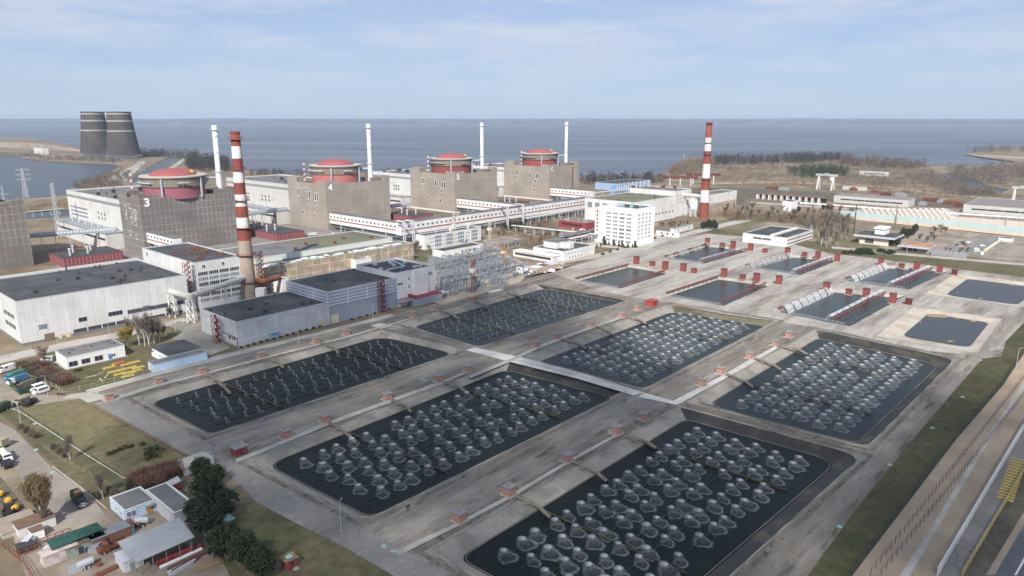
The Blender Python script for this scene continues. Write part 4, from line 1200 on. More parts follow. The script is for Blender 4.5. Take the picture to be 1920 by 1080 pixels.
def FOUNT(seed, big=True):
    """meshes of one fountain: riser, cap, veil, ring of splashes"""
    r = random.Random(seed)
    if big:
        H, R_, sh, rc = r.uniform(1.25, 1.6), r.uniform(1.75, 2.15), r.uniform(.9, 1.45), r.uniform(.85, 1.1)
    else:
        H, R_, sh, rc = r.uniform(1.25, 1.5), r.uniform(.5, .75), r.uniform(.9, 1.2), .24
    n = 18
    ri = MB().tube((0, 0, -1.0), (0, 0, H), .07 if big else .08, 6).tube((0, 0, H), (0, 0, H + .12), .13 if big else .2, 6)
    ph = [r.uniform(0, 6.28) for _ in range(3)]
    def rad(t, v): return 1 + .10 * math.sin(3 * t + ph[0]) * v + .07 * math.sin(5 * t + ph[1]) * v
    q0 = rc * 1.12
    prof_cap = [(.05, H), (rc * .45, H + .36), (rc * .85, H + .50), (q0, H + .36)]
    prof_veil = [(q0, H + .36), (q0 + (R_ - q0) * .45, H * .88), (q0 + (R_ - q0) * .78, H * .55), (q0 + (R_ - q0) * .93, H * .26), (R_, .02)]
    if not big:
        prof_cap = [(.05, H), (rc * .7, H + .28), (rc, H + .18)]
        prof_veil = [(rc, H + .18), (rc * 1.4, H * .7), (R_ * .8, H * .3), (R_, .02)]
    def surf(prof, dens):
        mb = MB()
        mb.dens = []
        for (q, z), dn in zip(prof, dens):
            v = max(0, 1 - z / (H + .3))
            o = WIND * sh * (v ** 1.15 + .06)
            for k in range(n):
                t = 2 * math.pi * k / n
                mb.v.append((o.x + q * rad(t, v) * math.cos(t), o.y + q * rad(t, v) * math.sin(t), z))
                mb.dens.append(dn * (1 + .35 * math.cos(t + .64)))
        for j in range(len(prof) - 1):
            for k in range(n):
                l = (k + 1) % n
                mb.f.append((j * n + k, j * n + l, (j + 1) * n + l, (j + 1) * n + k)); mb.m.append(0)
        return mb
    rg = MB()
    o = WIND * sh * 1.12
    w_ = .36 if big else .14
    rg.dens = []
    for (q, z, dn) in ((R_ - w_ * 1.8, .03, 0), (R_, .10 if big else .1, .40 if big else .5), (R_ + w_ * 1.5, .03, 0)):
        for k in range(n):
            t = 2 * math.pi * k / n
            rr = q * rad(t, 1) + r.uniform(-.14, .14)
            rg.v.append((o.x + rr * math.cos(t), o.y + rr * math.sin(t), z))
            rg.dens.append(dn * (1 + .3 * math.cos(t + .64)))
    for j in range(2):
        for k in range(n):
            l = (k + 1) % n
            rg.f.append((j * n + k, j * n + l, (j + 1) * n + l, (j + 1) * n + k)); rg.m.append(0)
    if big: return ri, surf(prof_cap, (1.15, .95, .50, .17)), surf(prof_veil, (.17, .11, .075, .06, .05)), rg
    return ri, surf(prof_cap, (.9, .8, .3)), surf(prof_veil, (.22, .12, .08, .08)), rg
PROTO = {}
def proto(big, v, lab, grp):
    key = (big, v)
    if key not in PROTO:
        ri, ca, ve, rg = FOUNT(100 + v + (50 if big else 0), big)
        PROTO[key] = [('riser', ri.mesh('riser', m_riser)), ('spray_crown', ca.mesh('spray_crown', m_cap, True)), ('spray_veil', ve.mesh('spray_veil', m_veil, True)), ('splash_ring', rg.mesh('splash_ring', m_ringw, True))]
    return PROTO[key]
FL = {'P1': 'thin water jet on a black riser in the front left pond', 'P6': 'thin water jet on a black riser in the pond beside the switchyard',
      'P2': 'umbrella shaped water fountain in the middle front pond', 'P3': 'umbrella shaped water fountain in the pond nearest the camera',
      'P4': 'wind blown water fountain in the right hand spray pond', 'P5': 'umbrella shaped water fountain in the central spray pond'}
FG = {'P1': 'jets in the front left pond', 'P6': 'jets in the pond beside the switchyard', 'P2': 'fountains in the middle front pond', 'P3': 'fountains in the nearest pond',
      'P4': 'fountains in the right hand spray pond', 'P5': 'fountains in the central spray pond'}
GRID = {'P1': (17, 6), 'P2': (17, 6), 'P3': (17, 6), 'P4': (17, 6), 'P5': (18, 7), 'P6': (17, 7)}
SPOTS = []
for k, (na, nb) in GRID.items():
    L_, B_, R_, T_ = POND_C[k]
    rr = random.Random(ord(k[1]))
    for j in range(nb):
        for i in range(na):
            s = .045 + .90 * (i + .5 + (.22 if j % 2 else -.10) + .16 * (i % 2)) / na
            t = .10 + .80 * (j + .5) / nb
            if i % 6 == 5 and rr.random() < .25: continue
            p = L_ * (1 - s) * (1 - t) + T_ * s * (1 - t) + B_ * (1 - s) * t + R_ * s * t
            p = p + Vector((rr.uniform(-.5, .5), rr.uniform(-.5, .5), 0))
            if k == 'P3' and PR(p.x, p.y, PW)[1] > 1105: continue
            SPOTS.append((k, p, p.length))
small = [q for q in SPOTS if q[0] in ('P1', 'P6')]
large = sorted([q for q in SPOTS if q[0] not in ('P1', 'P6')], key=lambda q: q[2])
ones = small + large[:300]
rest = large[300:]
fr_ = random.Random(3)
for k, p, d in ones:
    big = k not in ('P1', 'P6')
    o = THING('fountain' if big else 'water_jet', FL[k], 'fountain', p, 0, FG[k])
    o.rotation_euler.z = fr_.uniform(-.45, .45) - (.45 if k == 'P4' else 0) + (.15 if k == 'P3' else 0)
    s = fr_.uniform(.78, 1.02) * {'P2': 1.0, 'P3': 1.06, 'P4': 1.12, 'P5': 1.0, 'P1': 1.1, 'P6': .8}[k]
    o.scale = (s, s, fr_.uniform(.9, 1.1))
    for nm, me in proto(big, fr_.randrange(5), None, None): OBJ(nm, me, o)
if rest:
    f4 = [FOUNT(150 + v, True) for v in range(3)]
    mb = MB()
    mb.dens = []
    for k, p, d in rest:
        for mi, part in enumerate(f4[fr_.randrange(3)]):
            i = len(mb.v)
            mb.v += [(x + p.x, y + p.y, z + PW) for (x, y, z) in part.v]
            mb.f += [tuple(i + a for a in f) for f in part.f]
            mb.m += [mi] * len(part.f)
            mb.dens += part.dens or [1.0] * len(part.v)
    TAG(mb.build('fountain_rows', [m_riser, m_cap, m_veil, m_ringw], smooth=True), 'farthest rows of water fountains in the central spray pond', kind='stuff')
# pipework on the water
PWL = {'P1': 'the front left pond', 'P2': 'the middle front pond', 'P3': 'the pond nearest the camera', 'P4': 'the right hand spray pond', 'P5': 'the central spray pond', 'P6': 'the pond beside the switchyard'}
INL = {'P1': ((392, 703), (600, 643)), 'P2': ((628, 797), (838, 717)), 'P3': ((966, 932), (1172, 818)), 'P4': ((1365, 706), (1468, 650)), 'P5': ((1052, 636), (1172, 595)), 'P6': ((820, 583), (952, 549))}
for k in GRID:
    L_, B_, R_, T_ = POND_C[k]
    bil = lambda s, t: L_ * (1 - s) * (1 - t) + T_ * s * (1 - t) + B_ * (1 - s) * t + R_ * s * t
    for e, ipx in enumerate(INL[k]):
        w0 = G(*ipx, .6)
        # where along the bank does it land
        best = min((abs((bil(s / 50, 0) - w0).length), s / 50) for s in range(51))[1]
        s0 = min(.94, best + .01)
        o = THING('spray_pipework', 'rusty spray pipework floating on %s, %s of two' % (PWL[k], ('left', 'right')[e]), 'pipework', bil(s0, 0))
        org = bil(s0, 0)
        rel = lambda v, z: (v.x - org.x, v.y - org.y, z)
        mp_ = MB().tube(rel(bil(s0, .0), .35), rel(bil(s0, .93), .35), .24, 8)
        for q in range(7): mp_.box(rel(bil(s0, .05 + q * .14), 0)[0] - .35, rel(bil(s0, .05 + q * .14), 0)[0] + .35, rel(bil(s0, .05 + q * .14), 0)[1] - .35, rel(bil(s0, .05 + q * .14), 0)[1] + .35, -.4, .3)
        mp_.build('main_pipe', m_pipe, o)
        nb = GRID[k][1]
        for j in range(nb):
            t = .10 + .80 * (j + .5) / nb
            lo, hi = (.05, .47) if e == 0 else (.53, .95)
            MB().tube(rel(bil(lo, t), .12), rel(bil(hi, t), .12), .10, 5).build('branch_pipe', m_pipe, o)
        # launder pipe from the kiosk down the bank
    # inlet pipes
def INLET(a, b, label):
    pa, pb = G(*a, .7), G(*b, PW + .3)
    d = pb - pa
    m1, m2 = pa + d * .30, pa + d * .72
    m1.z, m2.z = .75, .25
    o = THING('inlet_pipe', label, 'pipe', (pa.x, pa.y, 0))
    rel = lambda v: (v.x - pa.x, v.y - pa.y, v.z)
    MB().path([rel(pa), rel(m1), rel(m2), rel(pb)], .55, 8).build('pipe', M('weathered_inlet', (.24, .215, .17), .9, .3, .6, (.12, .1, .07), .3), o)
    MB().box(-.8, .8, -.8, .8, 0, .5).build('support_block', m_bank_shade, o, rel(m1)[:2] + (0,))
inl = [((388, 702), (432, 738)), ((504, 671), (532, 690)), ((600, 641), (636, 662)), ((618, 793), (668, 830)), ((735, 750), (772, 773)), ((834, 717), (878, 738)), ((968, 930), (1032, 970)),
       ((1075, 865), (1138, 902)), ((1172, 817), (1230, 840)), ((1054, 636), (1100, 655)), ((1118, 612), (1148, 628)), ((1176, 594), (1212, 607)), ((1362, 702), (1412, 726)), ((1414, 672), (1464, 693)), ((1466, 650), (1514, 664)),
       ((824, 582), (858, 597)), ((890, 565), (915, 578)), ((950, 548), (982, 560))]
wher = ['front left pond'] * 3 + ['middle front pond'] * 3 + ['pond nearest the camera'] * 3 + ['central spray pond'] * 3 + ['right hand spray pond'] * 3 + ['pond beside the switchyard'] * 3
for i, (a, b) in enumerate(inl): INLET(a, b, '%s bent inlet pipe from left on the bank of the %s' % (ORD[i % 3], wher[i]))

# valve kiosks -------------------------------------------------------
m_pink = M('pink_brick', (.43, .215, .165), .9, .16, .9, (.33, .16, .12), .3, seam=SEAM(.5, .25, (.42, .30, .26), .02, .1, .5))
m_krf = M('kiosk_roof', (.26, .25, .25), .9, .25, .6)
m_redk = M('red_kiosk_paint', (.27, .068, .056), .8, .18, .6, (.22, .065, .058), .3)
def KIOSK():
    o = THING('valve_kiosk', 'x', 'kiosk')
    w_ = 1.25
    MB().box(-w_, w_, -w_, w_, 0, 2.35).build('wall', m_pink, o)
    MB().box(-w_ - .22, w_ + .22, -w_ - .22, w_ + .22, 2.35, 2.55).build('roof', m_krf, o)
    MB().tube((.3, .3, 2.55), (.3, .3, 3.1), .1, 6).tube((-.5, .2, 2.75), (.6, .4, 2.75), .05, 4).build('vent_pipe', c_grey, o)
    MB().box(-w_ - .6, w_ + .6, -w_ - .6, w_ + .6, -.05, .16).build('base_slab', m_path, o)
    MB().box(w_, w_ + .06, -.5, .5, .15, 2.0).build('door', c_lgrey, o)
    return o
kio = KIOSK()
first = [True]
rows = [([(205, 750), (298, 719), (380, 700), (490, 670), (592, 643), (649, 628), (774, 593), (814, 581), (883, 565), (940, 548)], 'behind the front left pond'),
        ([(535, 820), (610, 791), (726, 749), (823, 715), (877, 696)], 'behind the middle front pond'),
        ([(1005, 650), (1045, 635), (1108, 612), (1165, 595), (1195, 581)], 'behind the central spray pond'),
        ([(862, 976), (955, 927), (1063, 864), (1156, 812), (1206, 786)], 'behind the pond nearest the camera'),
        ([(1316, 722), (1351, 700), (1405, 671), (1452, 647), (1479, 632)], 'behind the right hand spray pond')]
for pts, wh in rows:
    for i, p in enumerate(pts):
        lab = 'pink valve kiosk, %s from left %s' % (ORD[i], wh)
        if first[0]:
            kio.location = G(*p); kio.rotation_euler.z = ROT; kio['label'] = lab; kio['group'] = 'pink valve kiosks between the ponds'; first[0] = False
        else: DUP(kio, G(*p), ROT + rnd.uniform(-.05, .05), lab, 'pink valve kiosks between the ponds', scale=rnd.uniform(.94, 1.08))
def REDK(h, w_, dark=False):
    o = THING('red_kiosk', 'x', 'kiosk')
    m = M('dark_red_paint', (.14, .025, .022), .75, .2, .6) if dark else m_redk
    MB().box(-w_, w_, -w_, w_, 0, h).build('wall', m, o)
    MB().box(-w_ - .2, w_ + .2, -w_ - .2, w_ + .2, h, h + .3).build('roof', M('kiosk_dark_roof', (.13, .06, .055), .9, .2), o)
    MB().box(w_, w_ + .08, -w_ * .5, w_ * .5, .1, 2.1).build('door', c_white, o)
    MB().box(-w_ - .5, w_ + .5, -w_ - .5, w_ + .5, -.05, .2).build('base_slab', m_path, o)
    return o
tall, low, dk = REDK(5.2, 1.55), REDK(2.9, 1.5), REDK(3.2, 1.5, True)
rk = [([(1193, 495, 't'), (1223, 499, 'l'), (1247, 505, 't'), (1281, 509, 't'), (1301, 512, 'l')], 'behind the pond right of the canteen'),
      ([(1357, 519, 't'), (1392, 524, 'l'), (1418, 528, 't'), (1460, 533, 't')], 'behind the plain pond in the middle distance'),
      ([(1549, 546, 't'), (1591, 552, 'l'), (1623, 558, 't'), (1673, 568, 't'), (1703, 571, 'd')], 'behind the nearer curtain spray pond'),
      ([(1326, 459, 't'), (1354, 463, 'l'), (1374, 465, 't'), (1407, 470, 't'), (1434, 474, 'l')], 'behind the farthest pond below the laboratory'),
      ([(1476, 478, 't'), (1508, 481, 'l'), (1533, 485, 't'), (1569, 490, 't')], 'behind the far pond below the poplars'),
      ([(1651, 498, 't'), (1690, 503, 'l'), (1718, 506, 't'), (1761, 511, 't'), (1789, 515, 'd')], 'behind the farther curtain spray pond')]
used = {}
for pts, wh in rk:
    for i, (x, y, kd) in enumerate(pts):
        pr = {'t': tall, 'l': low, 'd': dk}[kd]
        lab = '%s red kiosk, %s from left %s' % ({'t': 'tall', 'l': 'low', 'd': 'dark'}[kd], ORD[i], wh)
        if kd not in used:
            pr.location = G(x, y); pr.rotation_euler.z = ROT; pr['label'] = lab; pr['group'] = 'red kiosks round the far ponds'; used[kd] = 1
        else: DUP(pr, G(x, y), ROT, lab, 'red kiosks round the far ponds')
# odd kiosks
def SHEDK(px, py, lab, wm, rm, sx, sy, h, hatch=None, rot=ROT):
    o = THING('pump_kiosk', lab, 'kiosk', G(px, py), rot)
    MB().box(-sx, sx, -sy, sy, 0, h).build('wall', wm, o)
    MB().box(-sx - .4, sx + .4, -sy - .4, sy + .4, h, h + .25).build('roof', rm, o)
    MB().box(-.5, .5, -sy - .06, -sy, 0, 2).build('door', M('dark_red_door', (.16, .03, .03), .7, .1), o)
    if hatch: MB().box(-.7, .7, -.7, .7, h + .25, h + .33).build('hatch', hatch, o)
    return o
SHEDK(449, 850, 'red brick kiosk with grey slab roof at the corner of the middle front pond', m_redk, m_krf, 1.9, 1.6, 2.4)
SHEDK(1222, 572, 'bright red kiosk standing alone at the crossing behind the central spray pond', M('bright_red', (.38, .06, .045), .7, .1), M('red_roof', (.33, .06, .05), .8, .15), 2.8, 2.2, 2.6)
SHEDK(543, 1063, 'red kiosk with turquoise roof hatch on the grass near the bottom edge', m_redk, M('mustard_roof', (.30, .2, .09), .9, .3, .8, (.2, .1, .06), .5), 1.25, 1.25, 2.4, M('turquoise', (.25, .52, .52), .7, .1))
SHEDK(424, 990, 'red kiosk with pale green roof beside the dark pines', m_redk, M('pale_green_roof', (.22, .38, .34), .8, .2), 1.4, 1.2, 2.4)

# red feeder pipes and spray curtains of the far ponds -----------------
m_redpipe = M('red_feeder_pipe', (.19, .055, .048), .75, .2, .5)
QW = {'Q1': 'the pond right of the canteen', 'Q2': 'the plain pond in the middle distance', 'Q3': 'the nearer curtain spray pond', 'Q4': 'the farthest pond below the laboratory', 'Q5': 'the far pond below the poplars', 'Q6': 'the farther curtain spray pond'}
CUR = {'Q1': (0, 0), 'Q2': (0, 0), 'Q3': (7, 9), 'Q4': (9, 8), 'Q5': (8, 9), 'Q6': (7, 9)}
DEN = {'Q3': (1, 1), 'Q6': (1, 1), 'Q5': (.6, .8), 'Q4': (.35, .5)}
for k in QW:
    L_, B_, R_, T_ = POND_C[k]
    for side in (0, 1):
        a, b_ = (L_, T_) if side == 0 else (B_, R_)
        inw = (B_ - L_).normalized() * (1 if side == 0 else -1)
        off = 2.0 if side == 0 or k[1] in '1245' else 7.0
        a2, b2 = a + inw * (off - 2.6) if side == 0 else a + inw * off, b_ + inw * (off - 2.6) if side == 0 else b_ + inw * off
        d = b2 - a2
        o = THING('feeder_pipe', 'dark red feeder pipe on the %s side of %s' % (('left', 'right')[side], QW[k]), 'pipe', (a2.x, a2.y, 0))
        top = 1.0
        f = MB().tube((0, 0, top), (d.x, d.y, top), .38, 8)
        f.build('pipe', m_redpipe, o)
        lg = MB()
        for i in range(11):
            q = d * (i + .5) / 11
            lg.box(q.x - .16, q.x + .16, q.y - .16, q.y + .16, PW - .4, top - .3)
            lg.tube((q.x, q.y, top), (q.x + inw.x * 1.2, q.y + inw.y * 1.2, top + .9), .12, 5)
        lg.build('legs_and_nozzles', m_redpipe, o)
        nf = CUR[k][side]
        if nf and not (k == 'Q4' and side == 0 and False):
            for i in range(nf):
                s0, s1 = (i + .04) / nf, (i + .92) / nf
                if k == 'Q4' and side == 0 and i % 3 == 1: continue
                mb = MB()
                m_, n_ = 6, 7
                reach = (4.6 if side == 0 else 3.6) * (1 if k in ('Q3', 'Q6') else .8)
                for v in range(n_):
                    t = v / (n_ - 1)
                    hz_ = (top + 1.0) + 2.1 * t * (1 - t) * 2.2 - (top + 1.0 - PW) * t * t
                    for u in range(m_ + 1):
                        w_ = s0 + (s1 - s0) * u / m_
                        wob = .35 * math.sin(u * 2.1 + i)
                        q = d * (w_ + .012 * t) + inw * (1.1 + reach * t + wob * t)
                        mb.v.append((q.x, q.y, hz_ + .25 * math.sin(u * 1.7) * t * (1 - t)))
                for v in range(n_ - 1):
                    for u in range(m_):
                        z = v * (m_ + 1) + u
                        mb.f.append((z, z + 1, z + m_ + 2, z + m_ + 1)); mb.m.append(0)
                key = 'spray_fan_%d' % int(DEN[k][side] * 10)
                if key not in MATS: MATS[key] = SPRAY(key, .90 * DEN[k][side], 1.5, .25, .34, .64, .28 * DEN[k][side])
                sp = mb.build('water_curtain', MATS[key], None, (a2.x, a2.y, 0), 0, True)
                TAG(sp, 'white spray curtain at the %s edge of %s' % (('left', 'right')[side], QW[k]), 'water spray', 'spray curtains along %s' % QW[k])
# small feeder ramps at the back of the ponds
for i, (a, b) in enumerate((((1246, 506), (1226, 512)), ((1418, 529), (1402, 537)), ((1622, 559), (1606, 567)), ((1374, 466), (1362, 471)), ((1532, 486), (1518, 491)), ((1717, 507), (1703, 513)))):
    pa, pb = G(*a, 1), G(*b, PW)
    o = MB().tube(pa, pb, .4, 6).tube(pa + Vector((1.0, .6, 0)), pb + Vector((1.0, .6, 0)), .3, 6).build('filler_pipe', m_redpipe)
    TAG(o, '%s of the short red filler pipes running from a kiosk into a far pond' % ORD[i], 'pipe', 'filler pipes of the far ponds')
# islets in the settling ponds
for i, (x, y, s) in enumerate(((1757, 592, 6), (1797, 597, 1.6), (1824, 602, 2), (1782, 640, 1.5), (1725, 604, .8), (1898, 534, 2.4), (1795, 549, .7), (1838, 560, .9))):
    p = G(x, y, PW)
    mb = MB()
    rr = random.Random(i)
    for rad_, z in ((1.0, -.2), (.8, .25), (.3, .4)):
        for q in range(10):
            t = 2 * math.pi * q / 10
            mb.v.append((s * rad_ * math.cos(t) * rr.uniform(.8, 1.2), s * .6 * rad_ * math.sin(t) * rr.uniform(.8, 1.2), z))
    for j in range(2):
        for q in range(10): mb.f.append((j * 10 + q, j * 10 + (q + 1) % 10, (j + 1) * 10 + (q + 1) % 10, (j + 1) * 10 + q)); mb.m.append(0)
    mb.f.append(tuple(range(20, 30))); mb.m.append(0)
    TAG(mb.build('silt_islet', M('dry_silt', (.30, .22, .13), .95, .3, .6), None, p), kind='structure')
# manhole covers, round tanks lids on the terrace
ml = MB().lathe([(.95, 0), (.95, .25), (.8, .34), (.05, .38)], 16)
lid = ml.mesh('manhole_cover', M('mint_lid', (.27, .35, .315), .8, .15, .8))
for i, (x, y) in enumerate(((720, 1025), (737, 1034), (390, 850), (398, 856), (183, 736), (188, 741), (392, 852), (1143, 808), (790, 712), (797, 714), (1056, 622), (1062, 623), (1574, 988), (1668, 872), (1838, 676), (1860, 655), (1748, 803), (1871, 653), (266, 729), (330, 664), (405, 658), (560, 642), (1805, 745), (68, 844), (95, 837), (66, 795), (100, 886), (555, 1067))):
    o = OBJ('manhole_cover', lid, None, G(x, y, .02))
    o.scale = (.8, .8, .8)
    TAG(o, 'round mint green manhole lid lying on the ground near the ponds', 'manhole cover', 'round mint lids on the ground')
# ================================================================== VEGETATION
def TW(name, c, v=.25): return M(name, c, .95, v, 1.5)
t_brown = TW('brown_twigs', (.15, .115, .085)); t_grey = TW('grey_twigs', (.20, .175, .15)); t_yel = TW('yellow_twigs', (.30, .215, .06)); t_willow = TW('willow_twigs', (.21, .155, .085))
t_dark = TW('dark_twigs', (.055, .045, .035)); t_birch = TW('birch_bark', (.55, .53, .48)); t_red = TW('reddish_twigs', (.17, .095, .07)); t_orange = TW('orange_buds', (.42, .12, .06))
t_bark = TW('bark', (.09, .07, .055))
l_pine = M('pine_needles', (.038, .055, .028), .9, .5, .6, (.065, .078, .038), .4); l_cone = M('conifer_needles', (.03, .055, .025), .9, .35, .8); l_olive = M('olive_leaves', (.085, .085, .035), .9, .3, .8)
def BARE(seed, h, spread=.5, levels=4, trunk=.018, kids=4, up=.55, twig=.012):
    r = random.Random(seed)
    tr, cr_ = MB(), MB()
    def grow(p, d, L, rad_, lv):
        n = 2 if lv > 1 else 1
        q = p
        for k in range(n):
            e = d + Vector((r.uniform(-.15, .15), r.uniform(-.15, .15), r.uniform(-.02, .1)))
            e.normalize()
            q2 = q + e * L / n
            (tr if lv >= levels - 1 else cr_).tube(q, q2, rad_ * (1 - .3 * k / n), 5 if lv >= levels - 1 else 3, 0, rad_ * (1 - .3 * (k + 1) / n), False)
            q, d = q2, e
            if lv > 0:
                for j in range(kids if k == n - 1 else kids - 1):
                    a = r.uniform(0, 6.28)
                    s = spread * r.uniform(.6, 1.3)
                    f = Vector((math.cos(a) * s, math.sin(a) * s, up * r.uniform(.6, 1.2))) + d * .35
                    grow(q, f.normalized(), L * r.uniform(.5, .75), max(twig, rad_ * .5), lv - 1)
    grow(Vector((0, 0, -.2)), Vector((0, 0, 1)), h * .38, h * trunk, levels)
    zm = max(v[2] for v in cr_.v)
    k = h / zm
    for m in (tr, cr_): m.v = [(x * k, y * k, z * k) for x, y, z in m.v]
    return tr, cr_
def LEAFY(seed, h, shape, n, size, zmin=.1):
    r = random.Random(seed)
    mb = MB()
    clumps = [shape(r) for _ in range(max(8, n // 28))]
    for k in range(n):
        c = clumps[r.randrange(len(clumps))]
        p = Vector(c) + Vector((r.gauss(0, 1), r.gauss(0, 1), r.gauss(0, .8))) * size * 1.5
        if p.z < zmin: p.z = zmin
        a = Vector((r.gauss(0, 1), r.gauss(0, 1), r.gauss(0, .6))).normalized()
        b = a.orthogonal().normalized()
        b.rotate(Matrix.Rotation(r.uniform(0, 6.28), 3, a))
        s = size * r.uniform(.6, 1.3)
        u, v = b * s, a.cross(b) * s * .6
        mb.face([p - u - v, p + u - v, p + u * .6 + v, p - u * .6 + v])
    return mb
def ellip(rx, rz, zc): 
    def f(r):
        while True:
            x, y, z = r.uniform(-1, 1), r.uniform(-1, 1), r.uniform(-1, 1)
            d = x * x + y * y + z * z
            if .25 < d < 1: return (x * rx, y * rx, zc + z * rz)
    return f
def cone(rx, h):
    def f(r):
        z = r.random() ** 1.4
        a, q = r.uniform(0, 6.28), rx * (1 - z) * r.uniform(.5, 1)
        return (q * math.cos(a), q * math.sin(a), .3 + z * h * .95)
    return f
VP = {}
def VEG(kind, px, py, h, label, group=None, name='tree', cat='tree', seed=None, rot=None, wide=1.0, P=None):
    """a plant of its own: trunk and crown"""
    sd_ = rnd.randrange(4) if seed is None else seed
    key = (kind, sd_)
    if key not in VP:
        if kind in ('brown', 'grey', 'yellow', 'willow', 'birch', 'dark', 'red', 'poplar', 'orange'):
            sp = {'poplar': (.22, 4, .011, 4, 1.1, .02), 'willow': (.5, 5, .03, 4, 1.05, .018), 'birch': (.4, 4, .014, 4, .8, .02), 'yellow': (.55, 4, .02, 5, .5, .022)}.get(kind, (.6, 4, .02, 4, .55, .02))
            tr, cr_ = BARE(sd_ * 7 + 3, 10, sp[0], sp[1], sp[2], sp[3], sp[4], sp[5])
            cm = {'brown': t_brown, 'grey': t_grey, 'yellow': t_yel, 'willow': t_willow, 'birch': t_grey, 'dark': t_dark, 'red': t_red, 'poplar': t_grey, 'orange': t_red}[kind]
            VP[key] = (tr.mesh('trunk', t_birch if kind in ('birch', 'poplar') else t_bark), cr_.mesh('crown', cm), 10)
        elif kind == 'bush':
            mb = MB()
            r = random.Random(sd_ + 40)
            for k in range(170):
                a, s = r.uniform(0, 6.28), r.uniform(0, 1)
                p = Vector((math.cos(a) * s * .6, math.sin(a) * s * .6, 0)); q = p * 1.9 + Vector((r.uniform(-.4, .4), r.uniform(-.4, .4), 10 * .1 * r.uniform(1.0, 2.0)))
                mb.tube(p, q, .035, 3, 0, .015, False)
                mb.tube(q * .75, q * .75 + Vector((r.uniform(-.5, .5), r.uniform(-.5, .5), r.uniform(.2, .7))), .022, 3, 0, .01, False)
            VP[key] = (None, mb.mesh('twigs', t_brown), 2.0)
        elif kind == 'redbush':
            VP[key] = (None, VPm('bush', sd_).copy(), 2.0)
            VP[key][1].materials[0] = t_red
        elif kind == 'pine':
            tr = MB().tube((0, 0, 0), (0, 0, 8), .22, 6, 0, .06)
            mb = LEAFY(sd_ + 9, 10, ellip(3.2, 3.9, 5.6), 2900, .27, .6)
            VP[key] = (tr.mesh('trunk', t_bark), mb.mesh('crown', l_pine), 10)
        elif kind == 'cone':
            tr = MB().tube((0, 0, 0), (0, 0, 5), .12, 5, 0, .04)
            VP[key] = (tr.mesh('trunk', t_bark), LEAFY(sd_ + 19, 5, cone(1.5, 5), 900, .22, .1).mesh('crown', l_cone), 5)
        elif kind == 'shrub':
            VP[key] = (None, LEAFY(sd_ + 29, 2, ellip(1.2, .8, .8), 420, .18, .05).mesh('leaves', l_cone), 1.6)
        elif kind == 'olive':
            VP[key] = (None, LEAFY(sd_ + 33, 2, ellip(1.6, .9, .9), 420, .22, .05).mesh('leaves', l_olive), 1.8)
    tm, cm, h0 = VP[key]
    p = P if P is not None else G(px, py, 0)
    o = THING(name, label, cat, p, rnd.uniform(0, 6.28) if rot is None else rot, group)
    s = h / h0
    o.scale = (s * wide, s * wide, s)
    if tm: OBJ('trunk', tm, o)
    OBJ(cm.name.split('.')[0], cm, o)
    return o
def VPm(k, s):
    VEG_dummy = VP.get((k, s))
    if VEG_dummy is None:
        o = VEG('bush', 0, 1079, 1.5, 'x', seed=s)
        for c in list(o.children): bpy.data.objects.remove(c)
        bpy.data.objects.remove(o)
    return VP[(k, s)][1]
# ---- individual plants ------------------------------------------
VEG('willow', 82, 990, 15.5, 'big pale brown willow with drooping twigs in the lower left yard', seed=1, wide=1.3)
VEG('yellow', 236, 652, 10.5, 'yellow twigged willow beside the small white house', seed=2)
for i, (x, y, h) in enumerate(((247, 646, 14), (262, 648, 16), (272, 650, 17), (281, 652, 16), (290, 645, 15), (300, 642, 13))):
    VEG('birch', x, y, h, 'bare white stemmed birch in the clump between gatehouse and blue store', 'birch clump by the gatehouse', 'birch', seed=i % 4)
VEG('dark', 308, 632, 7, 'small bare tree at the right end of the birch clump', seed=0)
VEG('dark', 319, 598, 8, 'lone bare tree close to the long white hall', seed=1)
VEG('red', 84, 680, 8.5, 'bare tree with reddish top beside the white minibus', seed=3)
VEG('brown', 288, 668, 6, 'bushy bare tree in front of the pale blue store', seed=1, wide=1.4)
VEG('birch', 132, 864, 9, 'leaning bare birch on the verge of the left road', seed=1)
VEG('birch', 194, 935, 8.5, 'bare tree with whitewashed twin trunks left of the pale blue house', seed=2)
VEG('cone', 244, 918, 3.0, 'small round dark fir left of the brown thicket', name='fir', seed=0, wide=1.2)
VEG('olive', 287, 855, 2.6, 'green round shrub on the dry lawn', cat='shrub', name='shrub', wide=1.2)
for i, (x, y, h) in enumerate(((380, 904, 8), (406, 909, 6.5), (392, 957, 10.5), (426, 970, 8), (376, 990, 9), (394, 1008, 10), (432, 1034, 7.5), (412, 1046, 8), (458, 1062, 9), (492, 1086, 8.5))):
    VEG('pine', x, y, h, 'dark bushy pine, %s from the top in the lower left group' % ORD[i], 'dark pines in the lower left', 'pine', seed=i % 4, wide=1.12)
hed = [(255, 906), (270, 900), (285, 895), (300, 890), (315, 886), (328, 884), (262, 915), (282, 908), (300, 902), (318, 897), (332, 894), (275, 920), (300, 915)]
for x, y in hed: VEG('redbush', x, y, 3.6, 'brown leafless shrub in the thicket beside the pale blue house', 'brown thicket', 'shrub', 'shrub', wide=1.25)
for i, (x, y) in enumerate([(42, 690), (52, 694), (64, 700), (75, 708), (86, 712), (96, 716), (108, 720), (118, 722), (92, 700), (104, 708), (118, 712), (70, 690), (128, 718), (84, 690)]):
    VEG('redbush' if i > 6 else 'bush', x, y, 3.4, 'reddish brown leafless shrub in the thicket beside the parked trucks', 'thicket by the parked trucks', 'shrub', 'shrub', wide=1.5)
